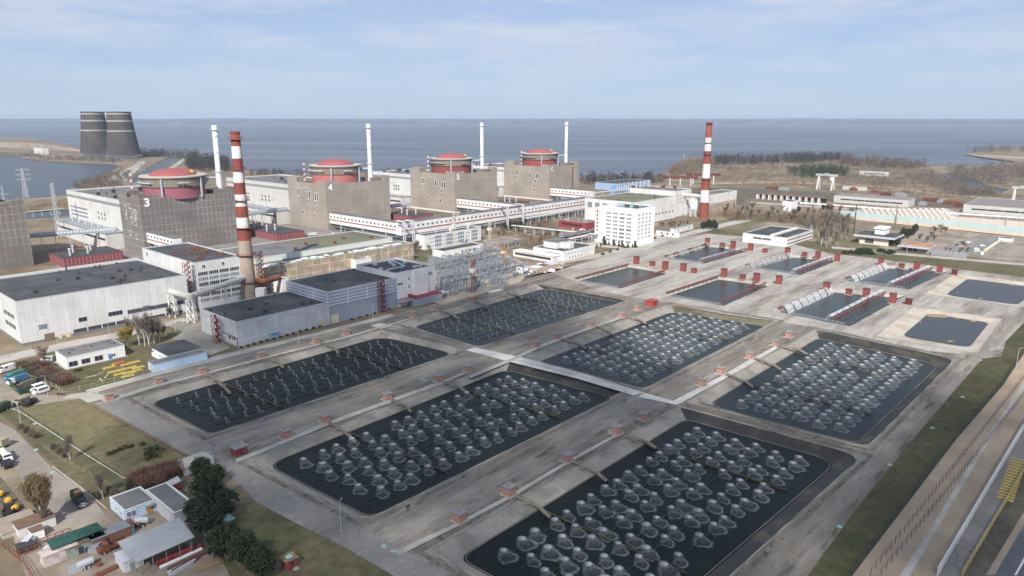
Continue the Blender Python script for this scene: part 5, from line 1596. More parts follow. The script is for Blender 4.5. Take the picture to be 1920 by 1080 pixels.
for x, y in [(143, 697), (150, 695), (128, 706), (206, 853), (215, 849), (225, 845), (235, 841), (246, 839), (268, 835)]: VEG('olive', x, y, 1.0, 'low dark clipped bush on the dry grass left of the ponds', 'low bushes on the left lawns', 'shrub', 'shrub', wide=1.1)
for i in range(13):
    t = i / 12
    VEG('shrub', 452 + 148 * t, 653 - 40 * t, .9, 'small dark tuft planted in a row under the weathered workshop wall', 'tufts along the workshop wall', 'shrub', 'shrub')
for i in range(6): VEG('shrub', 660 + 70 * i / 5, 600 - 19 * i / 5, .9, 'small dark tuft in the row before the blue grey hall', 'tufts along the blue grey hall', 'shrub', 'shrub')
for i, (x, y) in enumerate([(40, 805), (50, 812), (60, 818), (68, 822), (122, 858), (112, 850), (100, 842), (186, 935), (205, 925), (214, 930)]): VEG('bush', x, y, 2.2, 'leafless bush along the fence of the dry lawn', 'bushes along the lawn fence', 'shrub', 'shrub')
cx_ = [1119, 1126, 1132.5, 1141.5, 1150.6, 1160, 1166.5, 1177, 1185.6, 1190.6]
cy_ = [464, 462, 459, 460, 461, 462, 463, 464.5, 464, 464]
chh = [50, 50, 125, 60, 95, 80, 90, 70, 55, 95]
for i in range(10):
    p = G(cx_[i], cy_[i])
    VEG('cone', cx_[i], cy_[i], max(2.2, chh[i] / 8 * p.length / FPX * .98), '%s dark green conifer from the left at the foot of the office tower' % ORD[i], 'conifers at the office tower', 'conifer', seed=i % 4)
for i, (x, y, h) in enumerate([(1694, 443, 8), (1702, 447, 9), (1688, 452, 8), (1676, 458, 8), (1682, 462, 7), (1670, 462, 6), (1715, 436, 8), (1711, 442, 7)]): VEG('pine', x, y, h, 'dark green pine beside the entrance building', 'pines at the entrance building', 'pine')
for i, (x, y, h) in enumerate([(1725, 452, 7), (1738, 455, 7), (1752, 452, 6.5), (1745, 446, 6), (1752, 437, 7), (1764, 435, 8), (1773, 437, 7)]): VEG('brown', x, y, h, 'brown bare tree beside the car park', 'bare trees at the car park', seed=i % 4, wide=1.3)
for i, (x, y) in enumerate([(1318, 430), (1325, 429), (1333, 430), (1341, 431), (1329, 425), (1338, 426)]): VEG('pine', x, y, 7.5, 'dark round evergreen right of the white sheds by the tower', 'evergreens by the white sheds', 'evergreen')
for i, (x, y) in enumerate([(1543, 394), (1551, 393), (1559, 394), (1497, 398)]): VEG('pine', x, y, 6.5, 'dark evergreen in the field behind the poplars', 'evergreens in the field', 'evergreen')
for i in range(56):
    x, y = rnd.uniform(1505, 1592), rnd.uniform(420, 466)
    if y < 428 and x < 1530: y += 12
    if x < 1532 and y > 440: x += 26
    VEG('poplar', x, y, rnd.uniform(10, 15), 'bare pale poplar in the grove behind the laboratory', 'poplar grove behind the laboratory', 'poplar')
for i in range(46):
    x = rnd.uniform(1355, 1600)
    y = rnd.uniform(396, 420) + (x - 1480) * .03
    VEG(rnd.choice(['brown', 'poplar', 'red']), x, y, rnd.uniform(7, 12), 'bare brown tree in the belt left of the turquoise wall', 'bare tree belt by the turquoise wall', 'tree')
for i in range(26):
    x, y = rnd.uniform(880, 1060), rnd.uniform(418, 462)
    if 890 < x < 985 and y > 448: y -= 25
    VEG(rnd.choice(['brown', 'grey', 'red', 'brown']), x, y, rnd.uniform(5, 9), 'bare tree among the pipes between gallery and canteen', 'bare trees near the gallery', 'tree')
for i in range(12): VEG('pine', rnd.uniform(938, 985), rnd.uniform(420, 434), rnd.uniform(4, 6), 'green evergreen bush beneath the gallery', 'evergreens beneath the gallery', 'evergreen', wide=1.3)
for i in range(10): VEG('brown', rnd.uniform(776, 806), rnd.uniform(462, 478), rnd.uniform(5, 8), 'bare brown tree between tan wing and switchyard', 'bare trees by the tan wing', 'tree')
for i in range(16): VEG('brown', rnd.uniform(1228, 1290), rnd.uniform(420, 428), rnd.uniform(3, 6), 'bare shrub at the foot of the olive roofed hall', 'shrubs at the olive roofed hall', 'shrub', 'shrub')
for i in range(26): VEG('shrub', rnd.uniform(1580, 1672), 472 + rnd.uniform(-2, 5), rnd.uniform(1.6, 2.8), 'dark green shrub on the embankment above the far ponds', 'shrubs on the embankment', 'shrub', 'shrub', wide=1.5)
for i in range(11): VEG('olive', 1130 + i * 14, 478 - i * 4.3, 1.5, 'small bush in the verge below the office tower', 'bushes in the verge below the tower', 'shrub', 'shrub')
for i in range(9): VEG('brown', rnd.uniform(1770, 1815), rnd.uniform(470, 480), 3.5, 'leafless bush beside the parked cars', 'bushes by the parked cars', 'shrub', 'shrub')
# ---- woods and scrub that read as one mass ---------------------------
def WOOD(name, label, mat, poly, n, h0, h1, wide=.5, leaf=36, seed=1, dens_up=.0):
    """merged clumps of twigs and leaves, one object"""
    r = random.Random(seed)
    xs, ys = [p[0] for p in poly], [p[1] for p in poly]
    def ins(x, y):
        c = False
        for k in range(len(poly)):
            a, b = poly[k], poly[(k + 1) % len(poly)]
            if (a[1] > y) != (b[1] > y) and x < (b[0] - a[0]) * (y - a[1]) / (b[1] - a[1]) + a[0]: c = not c
        return c
    mb = MB()
    k = 0
    while k < n:
        x, y = r.uniform(min(xs), max(xs)), r.uniform(min(ys), max(ys))
        if not ins(x, y): continue
        k += 1
        p = G(x, y)
        h = r.uniform(h0, h1)
        w_ = h * wide * r.uniform(.7, 1.3)
        mb.tube((p.x, p.y, -.2), (p.x, p.y, h * .7), h * .02, 3, 0, h * .008, False)
        for j in range(int(leaf * 1.7)):
            a, q = r.uniform(0, 6.28), math.sqrt(r.random())
            z = h * (.06 + .94 * r.random() ** .9)
            env = math.sin(math.pi * min(1, max(0.06, (z / h) * .74 + .22))) ** .5
            c = Vector((p.x + w_ * q * env * math.cos(a), p.y + w_ * q * env * math.sin(a), z))
            u = Vector((r.gauss(0, 1), r.gauss(0, 1), r.gauss(0, .8))).normalized() * (.25 + h * r.uniform(.025, .055))
            v = Vector((r.gauss(0, 1), r.gauss(0, 1), r.gauss(.6, .8))).normalized() * (.2 + h * r.uniform(.02, .045))
            mb.face([c - u, c - v, c + u, c + v])
    return TAG(mb.build(name, mat), label, 'woodland' if h1 > 6 else 'scrub', kind='stuff')
f_dark = M('dark_wood', (.055, .05, .042), .95, .35, .3); f_brown = M('brown_wood', (.135, .105, .08), .95, .3, .3, (.10, .085, .065), .02); f_grey = M('grey_wood', (.16, .135, .115), .95, .3, .3)
f_scrub = M('brown_scrub', (.19, .14, .09), .95, .3, .2, (.14, .105, .07), .02); f_green = M('evergreen_wood', (.04, .055, .028), .95, .35, .3)
WOOD('woodland', 'dark bare wood along the right hand shore', f_dark, [(1338, 300), (1430, 302), (1500, 297), (1580, 297), (1600, 302), (1500, 307), (1340, 310)], 380, 12, 20, .35, 30, 2)
WOOD('woodland', 'brown bare wood on the right hand shore behind the barn', f_brown, [(1580, 300), (1660, 306), (1735, 311), (1735, 318), (1650, 316), (1570, 308)], 220, 11, 19, .4, 30, 3)
WOOD('woodland', 'tan scrub wood on the point left of the far chimney', f_scrub, [(1252, 322), (1285, 300), (1335, 300), (1345, 316), (1300, 326), (1262, 330)], 320, 5, 11, .6, 26, 4)
WOOD('woodland', 'dark green evergreen wood behind the white gantry crane', f_green, [(1475, 322), (1540, 316), (1592, 318), (1590, 330), (1520, 335), (1480, 330)], 200, 8, 15, .5, 36, 5)
WOOD('woodland', 'grey brown wood round the creek at the right edge', f_grey, [(1775, 318), (1840, 316), (1960, 312), (2050, 330), (2000, 345), (1895, 350), (1840, 345), (1785, 340)], 420, 8, 17, .5, 34, 6)
WOOD('woodland', 'grey scrub wood left of the creek', f_grey, [(1695, 330), (1745, 326), (1790, 345), (1860, 360), (1880, 368), (1800, 368), (1720, 345)], 340, 5, 10, .6, 30, 7)
WOOD('woodland', 'bare wood on the far sand spit', f_brown, [(1812, 284), (1850, 279), (1930, 279), (1930, 285), (1850, 288)], 60, 12, 20, .45, 30, 8)
WOOD('scrub', 'brown scrub over the dry field on the right', f_scrub, [(1340, 312), (1560, 320), (1640, 316), (1760, 318), (1700, 350), (1900, 366), (1960, 376), (1760, 372), (1560, 352), (1400, 350), (1330, 335)], 1500, 2.2, 6.5, .9, 14, 9)
WOOD('woodland', 'dark bare trees on the shore behind the blue sheds', f_dark, [(1088, 337), (1130, 339), (1245, 337), (1245, 343), (1130, 347), (1090, 345)], 130, 9, 17, .4, 30, 10)
WOOD('woodland', 'dark grove by the canal behind the first dome', f_dark, [(352, 305), (395, 300), (428, 308), (428, 322), (380, 322), (348, 316)], 140, 14, 24, .5, 40, 11)
WOOD('woodland', 'dark trees on the shore right of the cooling towers', f_dark, [(262, 291), (305, 291), (348, 295), (372, 292), (372, 298), (310, 295), (264, 295)], 110, 12, 24, .5, 30, 12)
WOOD('woodland', 'dark trees along the bank in front of the cooling towers', f_dark, [(-10, 289), (60, 288), (150, 296), (260, 300), (260, 304), (215, 308), (130, 303), (46, 297), (-10, 292)], 210, 4, 10, .8, 20, 13)
WOOD('woodland', 'brown bushes on the lagoon bank behind the white turbine hall', f_brown, [(140, 350), (180, 336), (232, 322), (250, 330), (225, 350), (180, 358), (145, 358)], 170, 5, 11, .6, 30, 14)
WOOD('woodland', 'bare trees on the shore behind blocks 3 and 4', f_dark, [(470, 326), (600, 329), (800, 328), (800, 333), (600, 336), (470, 334)], 110, 8, 15, .5, 26, 15)
WOOD('scrub', 'low brown scrub on the far left sand spit', f_scrub, [(-20, 262), (80, 264), (150, 278), (150, 283), (60, 279), (-20, 270)], 260, 3, 8, .9, 16, 16)
WOOD('scrub', 'reddish scrub on the land between lagoon and plant', M('red_scrub', (.24, .145, .07), .95, .3, .1), [(48, 386), (130, 382), (140, 392), (60, 398)], 120, 1.2, 3, 1.0, 14, 17)
WOOD('scrub', 'brown undergrowth beneath the poplars and tree belt', f_scrub, [(1350, 402), (1600, 408), (1600, 420), (1560, 428), (1440, 416), (1370, 414)], 700, 1.8, 5.5, 1.0, 16, 18)

WOOD('scrub', 'brown scrub on the banks of the canal behind the first dome', f_scrub, [(215, 312), (300, 294), (350, 294), (440, 312), (470, 330), (300, 346), (225, 340), (235, 330)], 420, 1.5, 5, 1.0, 14, 19)
WOOD('scrub', 'dark undergrowth along the shore of the right hand field', f_brown, [(1262, 318), (1340, 306), (1500, 304), (1740, 316), (1760, 326), (1500, 318), (1340, 320), (1270, 330)], 520, 2.5, 8, .8, 16, 20)
WOOD('woodland', 'grey brown thicket in the middle of the dry field', f_grey, [(1560, 334), (1600, 330), (1700, 336), (1720, 346), (1640, 348), (1570, 346)], 170, 4, 9, .7, 20, 21)

WOOD('scrub', 'brown undergrowth between gallery, offices and canteen', f_scrub, [(885, 446), (960, 422), (1040, 408), (1045, 440), (1040, 458), (980, 468), (985, 448), (930, 440), (905, 446)], 330, 1.2, 4, 1.0, 16, 22)
# ================================================================== CHIMNEYS, TOWERS, GALLERIES, STEELWORK
m_chr = M('chimney_red', (.29, .075, .05), .8, .14, .3, (.21, .065, .05), .1, streak=.15)
m_chw = M('chimney_white', (.72, .70, .68), .8, .10, .3, (.55, .47, .40), .12, (.52, .7), streak=.12)
m_chc = M('chimney_concrete', (.40, .33, .27), .9, .12, .4, (.33, .27, .22), .1, seam=SEAM(30, 1.2, (.32, .26, .21), .08, .05), streak=.15)
def CHIM(px, py, ys, cols, r0, r1, label, plats):
    p = G(px, py)
    o = THING('striped_chimney', label, 'chimney', p)
    zs = [0] + [HT(p, y) for y in ys]
    H = zs[-1]
    rad = lambda z: r0 + (r1 - r0) * z / H
    mats = {'r': m_chr, 'w': m_chw, 'c': m_chc}
    for i in range(len(zs) - 1):
        MB().lathe([(rad(zs[i]), zs[i]), (rad(zs[i + 1]), zs[i + 1])], 32, cap=(i == len(zs) - 2)).build({'r': 'red_band', 'w': 'white_band', 'c': 'concrete_shaft'}[cols[i]], mats[cols[i]], o, smooth=True)
    for y in plats:
        z = HT(p, y)
        r = rad(z)
        pb = MB().lathe([(r, z), (r + 1.3, z + .05), (r + 1.3, z + .25), (r, z + .3)], 24, cap=False)
        for k in range(12):
            t = 2 * math.pi * k / 12
            pb.tube(((r + 1.25) * math.cos(t), (r + 1.25) * math.sin(t), z + .2), ((r + 1.25) * math.cos(t), (r + 1.25) * math.sin(t), z + 1.4), .06, 4)
        pb.lathe([(r + 1.2, z + 1.3), (r + 1.3, z + 1.45)], 24, cap=False)
        pb.build('platform', c_rust, o)
    la = MB()
    for t in (-.35, -.2):
        c, s_ = math.cos(t), math.sin(t)
        la.tube(((r0 + .35) * c, (r0 + .35) * s_, 0), ((r1 + .35) * c, (r1 + .35) * s_, H - 1), .09, 4)
    for k in range(60):
        z = H * k / 60
        r = rad(z) + .35
        la.tube((r * math.cos(-.35), r * math.sin(-.35), z), (r * math.cos(-.2), r * math.sin(-.2), z), .06, 4)
    la.build('ladder', c_rust, o)
    rim = MB().lathe([(r1 + .02, H - 1.2), (r1 + .3, H - 1.1), (r1 + .3, H + .1), (r1 - .6, H + .12), (r1 - .6, H - 3)], 32, cap=False)
    rim.build('rim', m_chr, o)
    return o, p, H
ch1, pc1, H1 = CHIM(468, 561, [450, 426, 407, 386, 364, 342, 319, 297, 274, 247], 'crwrwrwrwr', 4.3, 2.35, 'red and white banded chimney with bare concrete base rising among the near halls', [262, 318.5, 376, 427, 478, 528])
ch2, pc2, H2 = CHIM(1319, 408, [379, 356, 334, 307, 283, 258, 230], 'rwrwrwr', 4.9, 2.8, 'red and white banded chimney standing alone right of the white halls', [268, 290, 336, 232])
MB().box(-.7, .7, -.12, 0, 0, 2.2).build('warning_panel', c_grey, ch1, (-2.2, -3.2, HT(pc1, 379)), -.6)
# flue ducts
m_duct = M('pale_duct', (.52, .51, .48), .8, .12, .4)
def TRUSS(o, x, y, z, w_, name='trestle'):
    mb = MB()
    for dx in (-w_, w_):
        for dy in (-w_, w_): mb.tube((x + dx * 1.25, y + dy * 1.25, 0), (x + dx, y + dy, z), .22, 4)
    n = max(3, int(z / 4))
    for k in range(n):
        z0, z1 = z * k / n, z * (k + 1) / n
        f0, f1 = 1.25 - .25 * k / n, 1.25 - .25 * (k + 1) / n
        for (ax, ay, bx, by) in ((-1, -1, 1, -1), (1, -1, 1, 1), (1, 1, -1, 1), (-1, 1, -1, -1)):
            mb.tube((x + ax * w_ * f0, y + ay * w_ * f0, z0), (x + bx * w_ * f1, y + by * w_ * f1, z1), .13, 4)
            mb.tube((x + bx * w_ * f0, y + by * w_ * f0, z0), (x + ax * w_ * f1, y + ay * w_ * f1, z1), .13, 4)
            mb.tube((x + ax * w_ * f1, y + ay * w_ * f1, z1), (x + bx * w_ * f1, y + by * w_ * f1, z1), .13, 4)
    mb.build(name, c_white, o)
e1, e0 = G(361, 604), G(332, 592)
zt = HT(e1, 556)
o = THING('flue_duct', 'fat pale flue duct on white lattice trestles leading to the near chimney', 'duct', (e1.x, e1.y, 0))
q0, q2 = e0 - e1 - Vector((1.5, 1.0, 0)), Vector((pc1.x - e1.x, pc1.y - e1.y, 0))
d2 = q2.normalized() * (q2.length - 3.4)
MB().path([(q0.x, q0.y, zt), (0, 0, zt), (d2.x, d2.y, zt)], 1.55, 14).lathe([(.1, zt - 1.9), (1.7, zt - 1.2), (1.9, zt), (1.7, zt + 1.2), (.1, zt + 1.9)], 14).build('duct', m_duct, o, smooth=False)
TRUSS(o, 0, 0, zt - 1.5, 1.5); TRUSS(o, q0.x * .96, q0.y * .96, zt - 1.5, 1.3)
MB().tube((d2.x * .62, d2.y * .62, 0), (d2.x * .62, d2.y * .62, zt - 1.4), .6, 8).build('column', c_white, o)
a0, a1 = G(1262, 402), Vector((pc2.x, pc2.y, 0))
zt2 = 21.5
o = THING('flue_duct', 'long pale flue duct on lattice trestles leading to the far striped chimney', 'duct', (a1.x, a1.y, 0))
dq = a0 - a1
u = dq.normalized()
MB().tube((u.x * 4, u.y * 4, zt2), (dq.x, dq.y, zt2), 2.0, 10).build('duct', m_duct, o)
for f in (.35, .7, .95): TRUSS(o, dq.x * f, dq.y * f, zt2 - 2, 2.2)
# brown ducts right of the near chimney
o = THING('brown_duct', 'rusty brown duct elbow at the foot of the near chimney', 'duct', (pc1.x, pc1.y, 0))
MB().path([(3.8, 1, 10), (9, 3, 10), (14, 12, 10)], 1.6, 10).build('duct', c_rust, o)
MB().box(5, 10, -4, 0, 0, 7).build('plant_box', c_white, o)
# cooling towers -------------------------------------------------------
m_cool = M('cooling_tower_concrete', (.085, .077, .075), .9, .15, .06, (.125, .107, .095), .014, seam=SEAM(4, 200, (.08, .072, .07), .5, .1), streak=.25)
m_cwin = M('pale_opening', (.62, .60, .58), .8, .1)
def COOL(px, py, R0, R1, Hc, label):
    o = THING('cooling_tower', label, 'cooling tower', G(px, py))
    n = 64
    prof = []
    for k in range(15):
        t = k / 14
        prof.append((R1 + (R0 - R1) * (1 - t) ** 1.3, 9 + (Hc - 9) * t))
    MB().lathe(prof, n, cap=False).build('shell', m_cool, o, smooth=True)
    for zf in (.97, .815, .60):
        t = (zf * Hc - 9) / (Hc - 9)
        wb = MB()
        z0 = zf * Hc
        for k in range(30):
            r_ = R1 + (R0 - R1) * (1 - t) ** 1.3 + .25
            t0, t1 = 2 * math.pi * (k + .2) / 30, 2 * math.pi * (k + .68) / 30
            wb.face([(r_ * math.cos(t0), r_ * math.sin(t0), z0 - 2.2), (r_ * math.cos(t1), r_ * math.sin(t1), z0 - 2.2), (r_ * math.cos(t1), r_ * math.sin(t1), z0 + 1.6), (r_ * math.cos(t0), r_ * math.sin(t0), z0 + 1.6)])
        wb.build('window_ring', m_cwin, o)
    MB().lathe([(R1 + .1, Hc - .1), (R1 + 1.2, Hc), (R1 + 1.2, Hc + 1.4), (R1 - .8, Hc + 1.4), (R1 - .8, Hc - 6)], n, cap=False).build('rim', c_dark, o)
    lb_ = MB()
    for k in range(40):
        t0, t1, t2 = 2 * math.pi * k / 40, 2 * math.pi * (k + .5) / 40, 2 * math.pi * (k + 1) / 40
        lb_.tube((R0 * 1.02 * math.cos(t0), R0 * 1.02 * math.sin(t0), 0), (R0 * math.cos(t1), R0 * math.sin(t1), 9.2), .8, 4)
        lb_.tube((R0 * 1.02 * math.cos(t2), R0 * 1.02 * math.sin(t2), 0), (R0 * math.cos(t1), R0 * math.sin(t1), 9.2), .8, 4)
    lb_.build('diagonal_columns', c_grey, o)
    MB().lathe([(R0 * .9, 0), (R0 * .9, 8)], 40).build('cooling_fill', c_dark, o)
pcr = G(233, 296)
kx = (pcr.y * CT + HC * ST) / FPX * .94
COOL(233, 296.5, 31 * kx, 21.5 * kx, HT(pcr, 210.5), 'right of the two dark concrete cooling towers by the reservoir')
COOL(184, 293.5, 31.5 * kx, 21.5 * kx, HT(G(184, 293), 210.5), 'left of the two dark concrete cooling towers, partly hidden by the other')
q = B('pump_station', 'small grey white flat building on the bank left of the cooling towers', (80, 290), top=278, xr=90, xl=63, wall=c_trim, roof=r_grey, par=.2)
# galleries ----------------------------------------------------------
m_gal = M('gallery_white', (.74, .735, .72), .75, .07, .4, (.64, .62, .6), .1)
def GALLERY(P0, d, L, z0, z1, w_, label, side=-1, legs=6, win=True):
    o = THING('gallery', label, 'gallery', (P0.x, P0.y, 0), math.atan2(d.y, d.x))
    MB().box(0, L, -w_ / 2, w_ / 2, z0, z1).build('gallery_shell', m_gal, o)
    MB().box(-.2, L + .2, -w_ / 2 - .3, w_ / 2 + .3, z1, z1 + .5).build('roof', r_grey, o)
    y = side * w_ / 2
    MB().box(.2, L - .2, y - .12, y + .12, z0 + (z1 - z0) * .30, z0 + (z1 - z0) * .40).build('red_stripe', c_stripe, o)
    n = int(L / 5.2)
    me = WMESH(1.9, 1.3, 2, c_grey, c_glass, 'window', .08)
    for k in range(n):
        ob = OBJ('window', me, o, (L * (k + .5) / n, y, z0 + (z1 - z0) * .58))
        if side > 0: ob.rotation_euler.z = math.pi
    for k in range(legs):
        x = L * (k + .5) / legs
        MB().tube((x, -w_ * .35, 0), (x, -w_ * .35, z0), .45, 6).tube((x, w_ * .35, 0), (x, w_ * .35, z0), .45, 6).tube((x, -w_ * .35, z0 * .6), (x, w_ * .35, z0 * .6), .3, 4).build('trestle', c_lgrey, o)
    pp = MB()
    for (yy, zz, rr) in ((-w_ * .3, z0 - .8, .35), (-.5, z0 - 1.1, .5), (w_ * .25, z0 - .8, .35), (-w_ * .4, z0 - 2.6, .3)): pp.tube((0, yy, zz), (L, yy, zz), rr, 6)
    pp.build('pipe_bundle', c_grey, o)
    MB().box(.3, L - .3, -w_ * .42, w_ * .42, z0 - .35, z0 - .003).build('under_deck', c_dark, o)
    return o
P0 = G(748, 455)
zg0, zg1 = HT(P0, 441), HT(P0, 417.5)
Lg = LEN(P0, A1, 1097, zg0)
GALLERY(P0, A1, Lg, zg0, zg1, 7, 'long white elevated gallery with a dull red stripe crossing the plant', -1, 8)
for k, lab in ((4, 'white gallery with red stripe joining block four to the long gallery'), (5, 'white gallery with red stripe joining block five to the long gallery'), (6, 'white gallery with red stripe joining block six to the olive roofed hall')):
    r = RX[k]
    S0 = r.p + A1 * 5.5 - B1 * .3
    rel = P0 - S0
    L = abs(rel.dot(B1)) - 3.6 if k < 6 else 62
    GALLERY(S0, -B1, L, zg0 + .2, zg1 - .6, 6, lab, -1, 3)
r = RX[3]
GALLERY(r.p + A1 * 5.5 - B1 * .3, -B1, 46, 9, 17, 6, 'white gallery at the foot of block three beside the office block', -1, 2)
# end tower of the long gallery with stair frames
for i, (x, y, tp) in enumerate(((752, 458, 415), (769, 456, 414), (945, 428, 386), (974, 422, 383))):
    p = G(x, y)
    h = HT(p, tp)
    mb = MB()
    for dx in (-.9, .9): mb.tube((dx, -4.6, 0), (dx, -4.6, h), .5, 6)
    mb.tube((-.9, -4.6, h), (-.9, 4.6, h), .5, 6); mb.tube((.9, -4.6, h), (.9, 4.6, h), .5, 6)
    TAG(mb.build('pipe_loop', c_lgrey, None, p, ROT), '%s of the pale pipe loops standing over the long gallery, from left' % ORD[i], 'pipe', 'pipe loops over the gallery')
# pipe racks -----------------------------------------------------------
def RACK(a, b, z, label, w_=2.6, n=9, pipes=4, walk=False):
    pa, pb = G(*a), G(*b)
    d = pb - pa
    L = d.length
    o = THING('pipe_rack', label, 'pipe rack', pa, math.atan2(d.y, d.x))
    for k in range(n):
        x = L * (k + .5) / n
        MB().tube((x, -w_ / 2, 0), (x, -w_ / 2, z), .25, 4).tube((x, w_ / 2, 0), (x, w_ / 2, z), .25, 4).tube((x, -w_ * .7, z), (x, w_ * .7, z), .22, 4).tube((x, -w_ / 2, 0), (x, w_ / 2, z), .12, 4).build('trestle', c_lgrey, o)
    pp = MB()
    for k in range(pipes): pp.tube((0, -w_ * .6 + w_ * 1.2 * k / max(1, pipes - 1), z + .5), (L, -w_ * .6 + w_ * 1.2 * k / max(1, pipes - 1), z + .5), .25 + .15 * (k % 2), 6)
    pp.build('pipes', c_lgrey, o)
    if walk:
        MB().box(0, L, -w_ * .5, w_ * .5, z + 1.0, z + 3.6).build('walkway_casing', M('blue_grey_casing', (.33, .38, .42), .7, .1), o)
        wb = MB()
        for k in range(int(L / 2.2)): wb.box(k * 2.2 + .3, k * 2.2 + 1.5, -w_ * .5 - .08, -w_ * .5, z + 2.0, z + 3.1)
        wb.build('window_row', c_white, o)
    return o
RACK((40, 478), (222, 462), 12, 'blue grey enclosed pipe bridge left of block three', 4, 7, 5, True)
RACK((450, 432), (537, 418), 12, 'blue grey enclosed pipe bridge left of block four', 4, 5, 5, True)
RACK((733, 408), (768, 403), 10, 'short pipe bridge left of block five', 4, 3, 5, True)
RACK((960, 436), (1120, 454), 6, 'pale pipe rack running from the gallery to the office tower', 2.6, 9, 4)
RACK((985, 424), (1095, 403), 7, 'pipe rack beneath the long gallery near the olive roofed hall', 3.5, 8, 5)
RACK((1090, 372), (1180, 362), 5, 'pipe rack on the shore behind block 6', 3, 6, 4)
RACK((-20, 418), (120, 402), 6, 'pipe rack on open land left of the turbine hall', 3, 8, 5)
o = THING('pipeline', 'long white pipeline on low supports along the railway', 'pipeline', G(1500, 384))
d = G(1990, 418) - G(1500, 384)
MB().tube((0, 0, 2.2), (d.x, d.y, 2.2), .8, 8).build('pipe', c_white, o)
sb = MB()
for k in range(34):
    x, y = d.x * k / 34, d.y * k / 34
    sb.box(x - .3, x + .3, y - .3, y + .3, 0, 1.6)
sb.build('supports', c_lgrey, o)
# switchyard -------------------------------------------------------------
m_stl = M('switchyard_steel', (.21, .24, .28), .6, .2, .8)
def PORTAL():
    o = THING('switchyard_portal', 'x', 'steel portal')
    for x in (-5, 5):
        mb = MB()
        for dx, dy in ((-.5, -.5), (.5, -.5), (0, .5)): mb.tube((x + dx, dy, 0), (x + dx * .3, dy * .3, 10), .16, 4)
        for k in range(6):
            mb.tube((x - .5, -.5, k * 1.6), (x + .5, -.5, k * 1.6 + 1.6), .08, 4)
        mb.build('post', m_stl, o)
    bm_ = MB()
    for dy, dz in ((-.5, 0), (.5, 0), (0, .8)): bm_.tube((-5.4, dy, 9.6 + dz), (5.4, dy, 9.6 + dz), .2, 4)
    for k in range(8): bm_.tube((-5 + k * 1.25, -.5, 9.6), (-5 + (k + 1) * 1.25, .5, 9.6), .08, 4).tube((-5 + k * 1.25, 0, 10.4), (-5 + (k + .5) * 1.25, .5, 9.6), .08, 4)
    bm_.build('beam', m_stl, o)
    for x in (-3, 0, 3): MB().lathe([(.12, 7.4), (.28, 7.6), (.12, 7.8), (.28, 8.0), (.12, 8.2), (.28, 8.4), (.1, 9.6)], 6, (x, 0)).build('insulator', M('insulator_grey', (.24, .25, .27), .5, .1), o)
    return o
po = PORTAL()
def EQUIP():
    o = THING('switchyard_breaker', 'x', 'switchgear')
    for x in (-2, 0, 2):
        MB().box(x - .3, x + .3, -.3, .3, 0, 2.4).build('plinth', m_stl, o)
        MB().lathe([(.35, 2.4), (.2, 2.6), (.35, 2.9), (.2, 3.1), (.35, 3.4), (.2, 3.6), (.4, 3.9), (.1, 4.4)], 7, (x, 0)).build('insulator', M('insulator_grey', (.24, .25, .27), .5, .1), o)
    MB().tube((-2, 0, 4.3), (2, 0, 4.3), .12, 4).build('busbar', m_stl, o)
    return o
eq = EQUIP()
C0 = [G(802, 507), G(842, 562), G(985, 522), G(912, 480)]
k = 0
rs = random.Random(8)
PG, EG = 'blue grey steel portals of the switchyard', 'switchgear of the switchyard'
for i in range(9):
    for j in range(6):
        s, t = (i + .5) / 9, (j + .5) / 6
        p = C0[0] * (1 - s) * (1 - t) + C0[3] * s * (1 - t) + C0[1] * (1 - s) * t + C0[2] * s * t
        rot = ROT + (math.pi / 2 if j % 3 == 0 else 0)
        if k == 0: po.location = p; po.rotation_euler.z = rot; po['label'] = 'blue grey lattice steel portal in the crowded switchyard'; po['group'] = PG
        else: DUP(po, p, rot, 'blue grey lattice steel portal in the crowded switchyard', PG, (1, 1, rs.uniform(.72, .86)))
        for e in range(1):
            pe = p + A1 * rs.uniform(-7, 7) + B1 * rs.uniform(-6, 6)
            if k == 0 and e == 0: eq.location = pe; eq.rotation_euler.z = ROT; eq['label'] = 'row of three grey insulators on posts in the switchyard'; eq['group'] = EG
            else: DUP(eq, pe, ROT + rs.choice([0, math.pi / 2]), 'row of three grey insulators on posts in the switchyard', EG)
        k += 1
# lattice masts, pylons, cranes ---------------------------------------------
def LATT(mb, p, q, w0, w1, n, r, m=0):
    p, q = Vector(p), Vector(q)
    d = (q - p).normalized()
    a = d.orthogonal().normalized(); b = d.cross(a)
    cs = lambda t: [p.lerp(q, t) + (a * i + b * j) * (w0 + (w1 - w0) * t) for i, j in ((-1, -1), (1, -1), (1, 1), (-1, 1))]
    for k in range(n):
        c0, c1 = cs(k / n), cs((k + 1) / n)
        for i in range(4):
            mb.tube(c0[i], c1[i], r, 4, m); mb.tube(c0[i], c1[(i + 1) % 4], r * .7, 4, m); mb.tube(c1[i], c1[(i + 1) % 4], r * .7, 4, m)
def PYLON(px, py, tp, label, arms=3, mat=None, aw=1.0, bw=.07):
    p = G(px, py)
    h = HT(p, tp)
    o = THING('pylon', label, 'pylon', p, ROT)
    mb = MB()
    LATT(mb, (0, 0, 0), (0, 0, h), h * bw, h * min(.018, bw * .6), 9, h * (.006 if bw > .05 else .004))
    mb.build('mast', mat or c_lgrey, o)
    for k in range(arms):
        ar = MB()
        z = h * (.62 + .16 * k)
        for s_ in (-1, 1):
            ar.tube((0, 0, z), (s_ * h * .22 * aw, 0, z + h * .02), h * .007, 4); ar.tube((0, 0, z + h * .05), (s_ * h * .22 * aw, 0, z + h * .02), h * .006, 4)
        ar.build('crossarm', mat or c_lgrey, o)
    return o
PYLON(50, 372, 316, 'grey lattice pylon with crossarms by the lagoon')
PYLON(112, 446, 344, 'tall narrow pale lattice mast in front of the white turbine hall', 0, None, 1, .035)
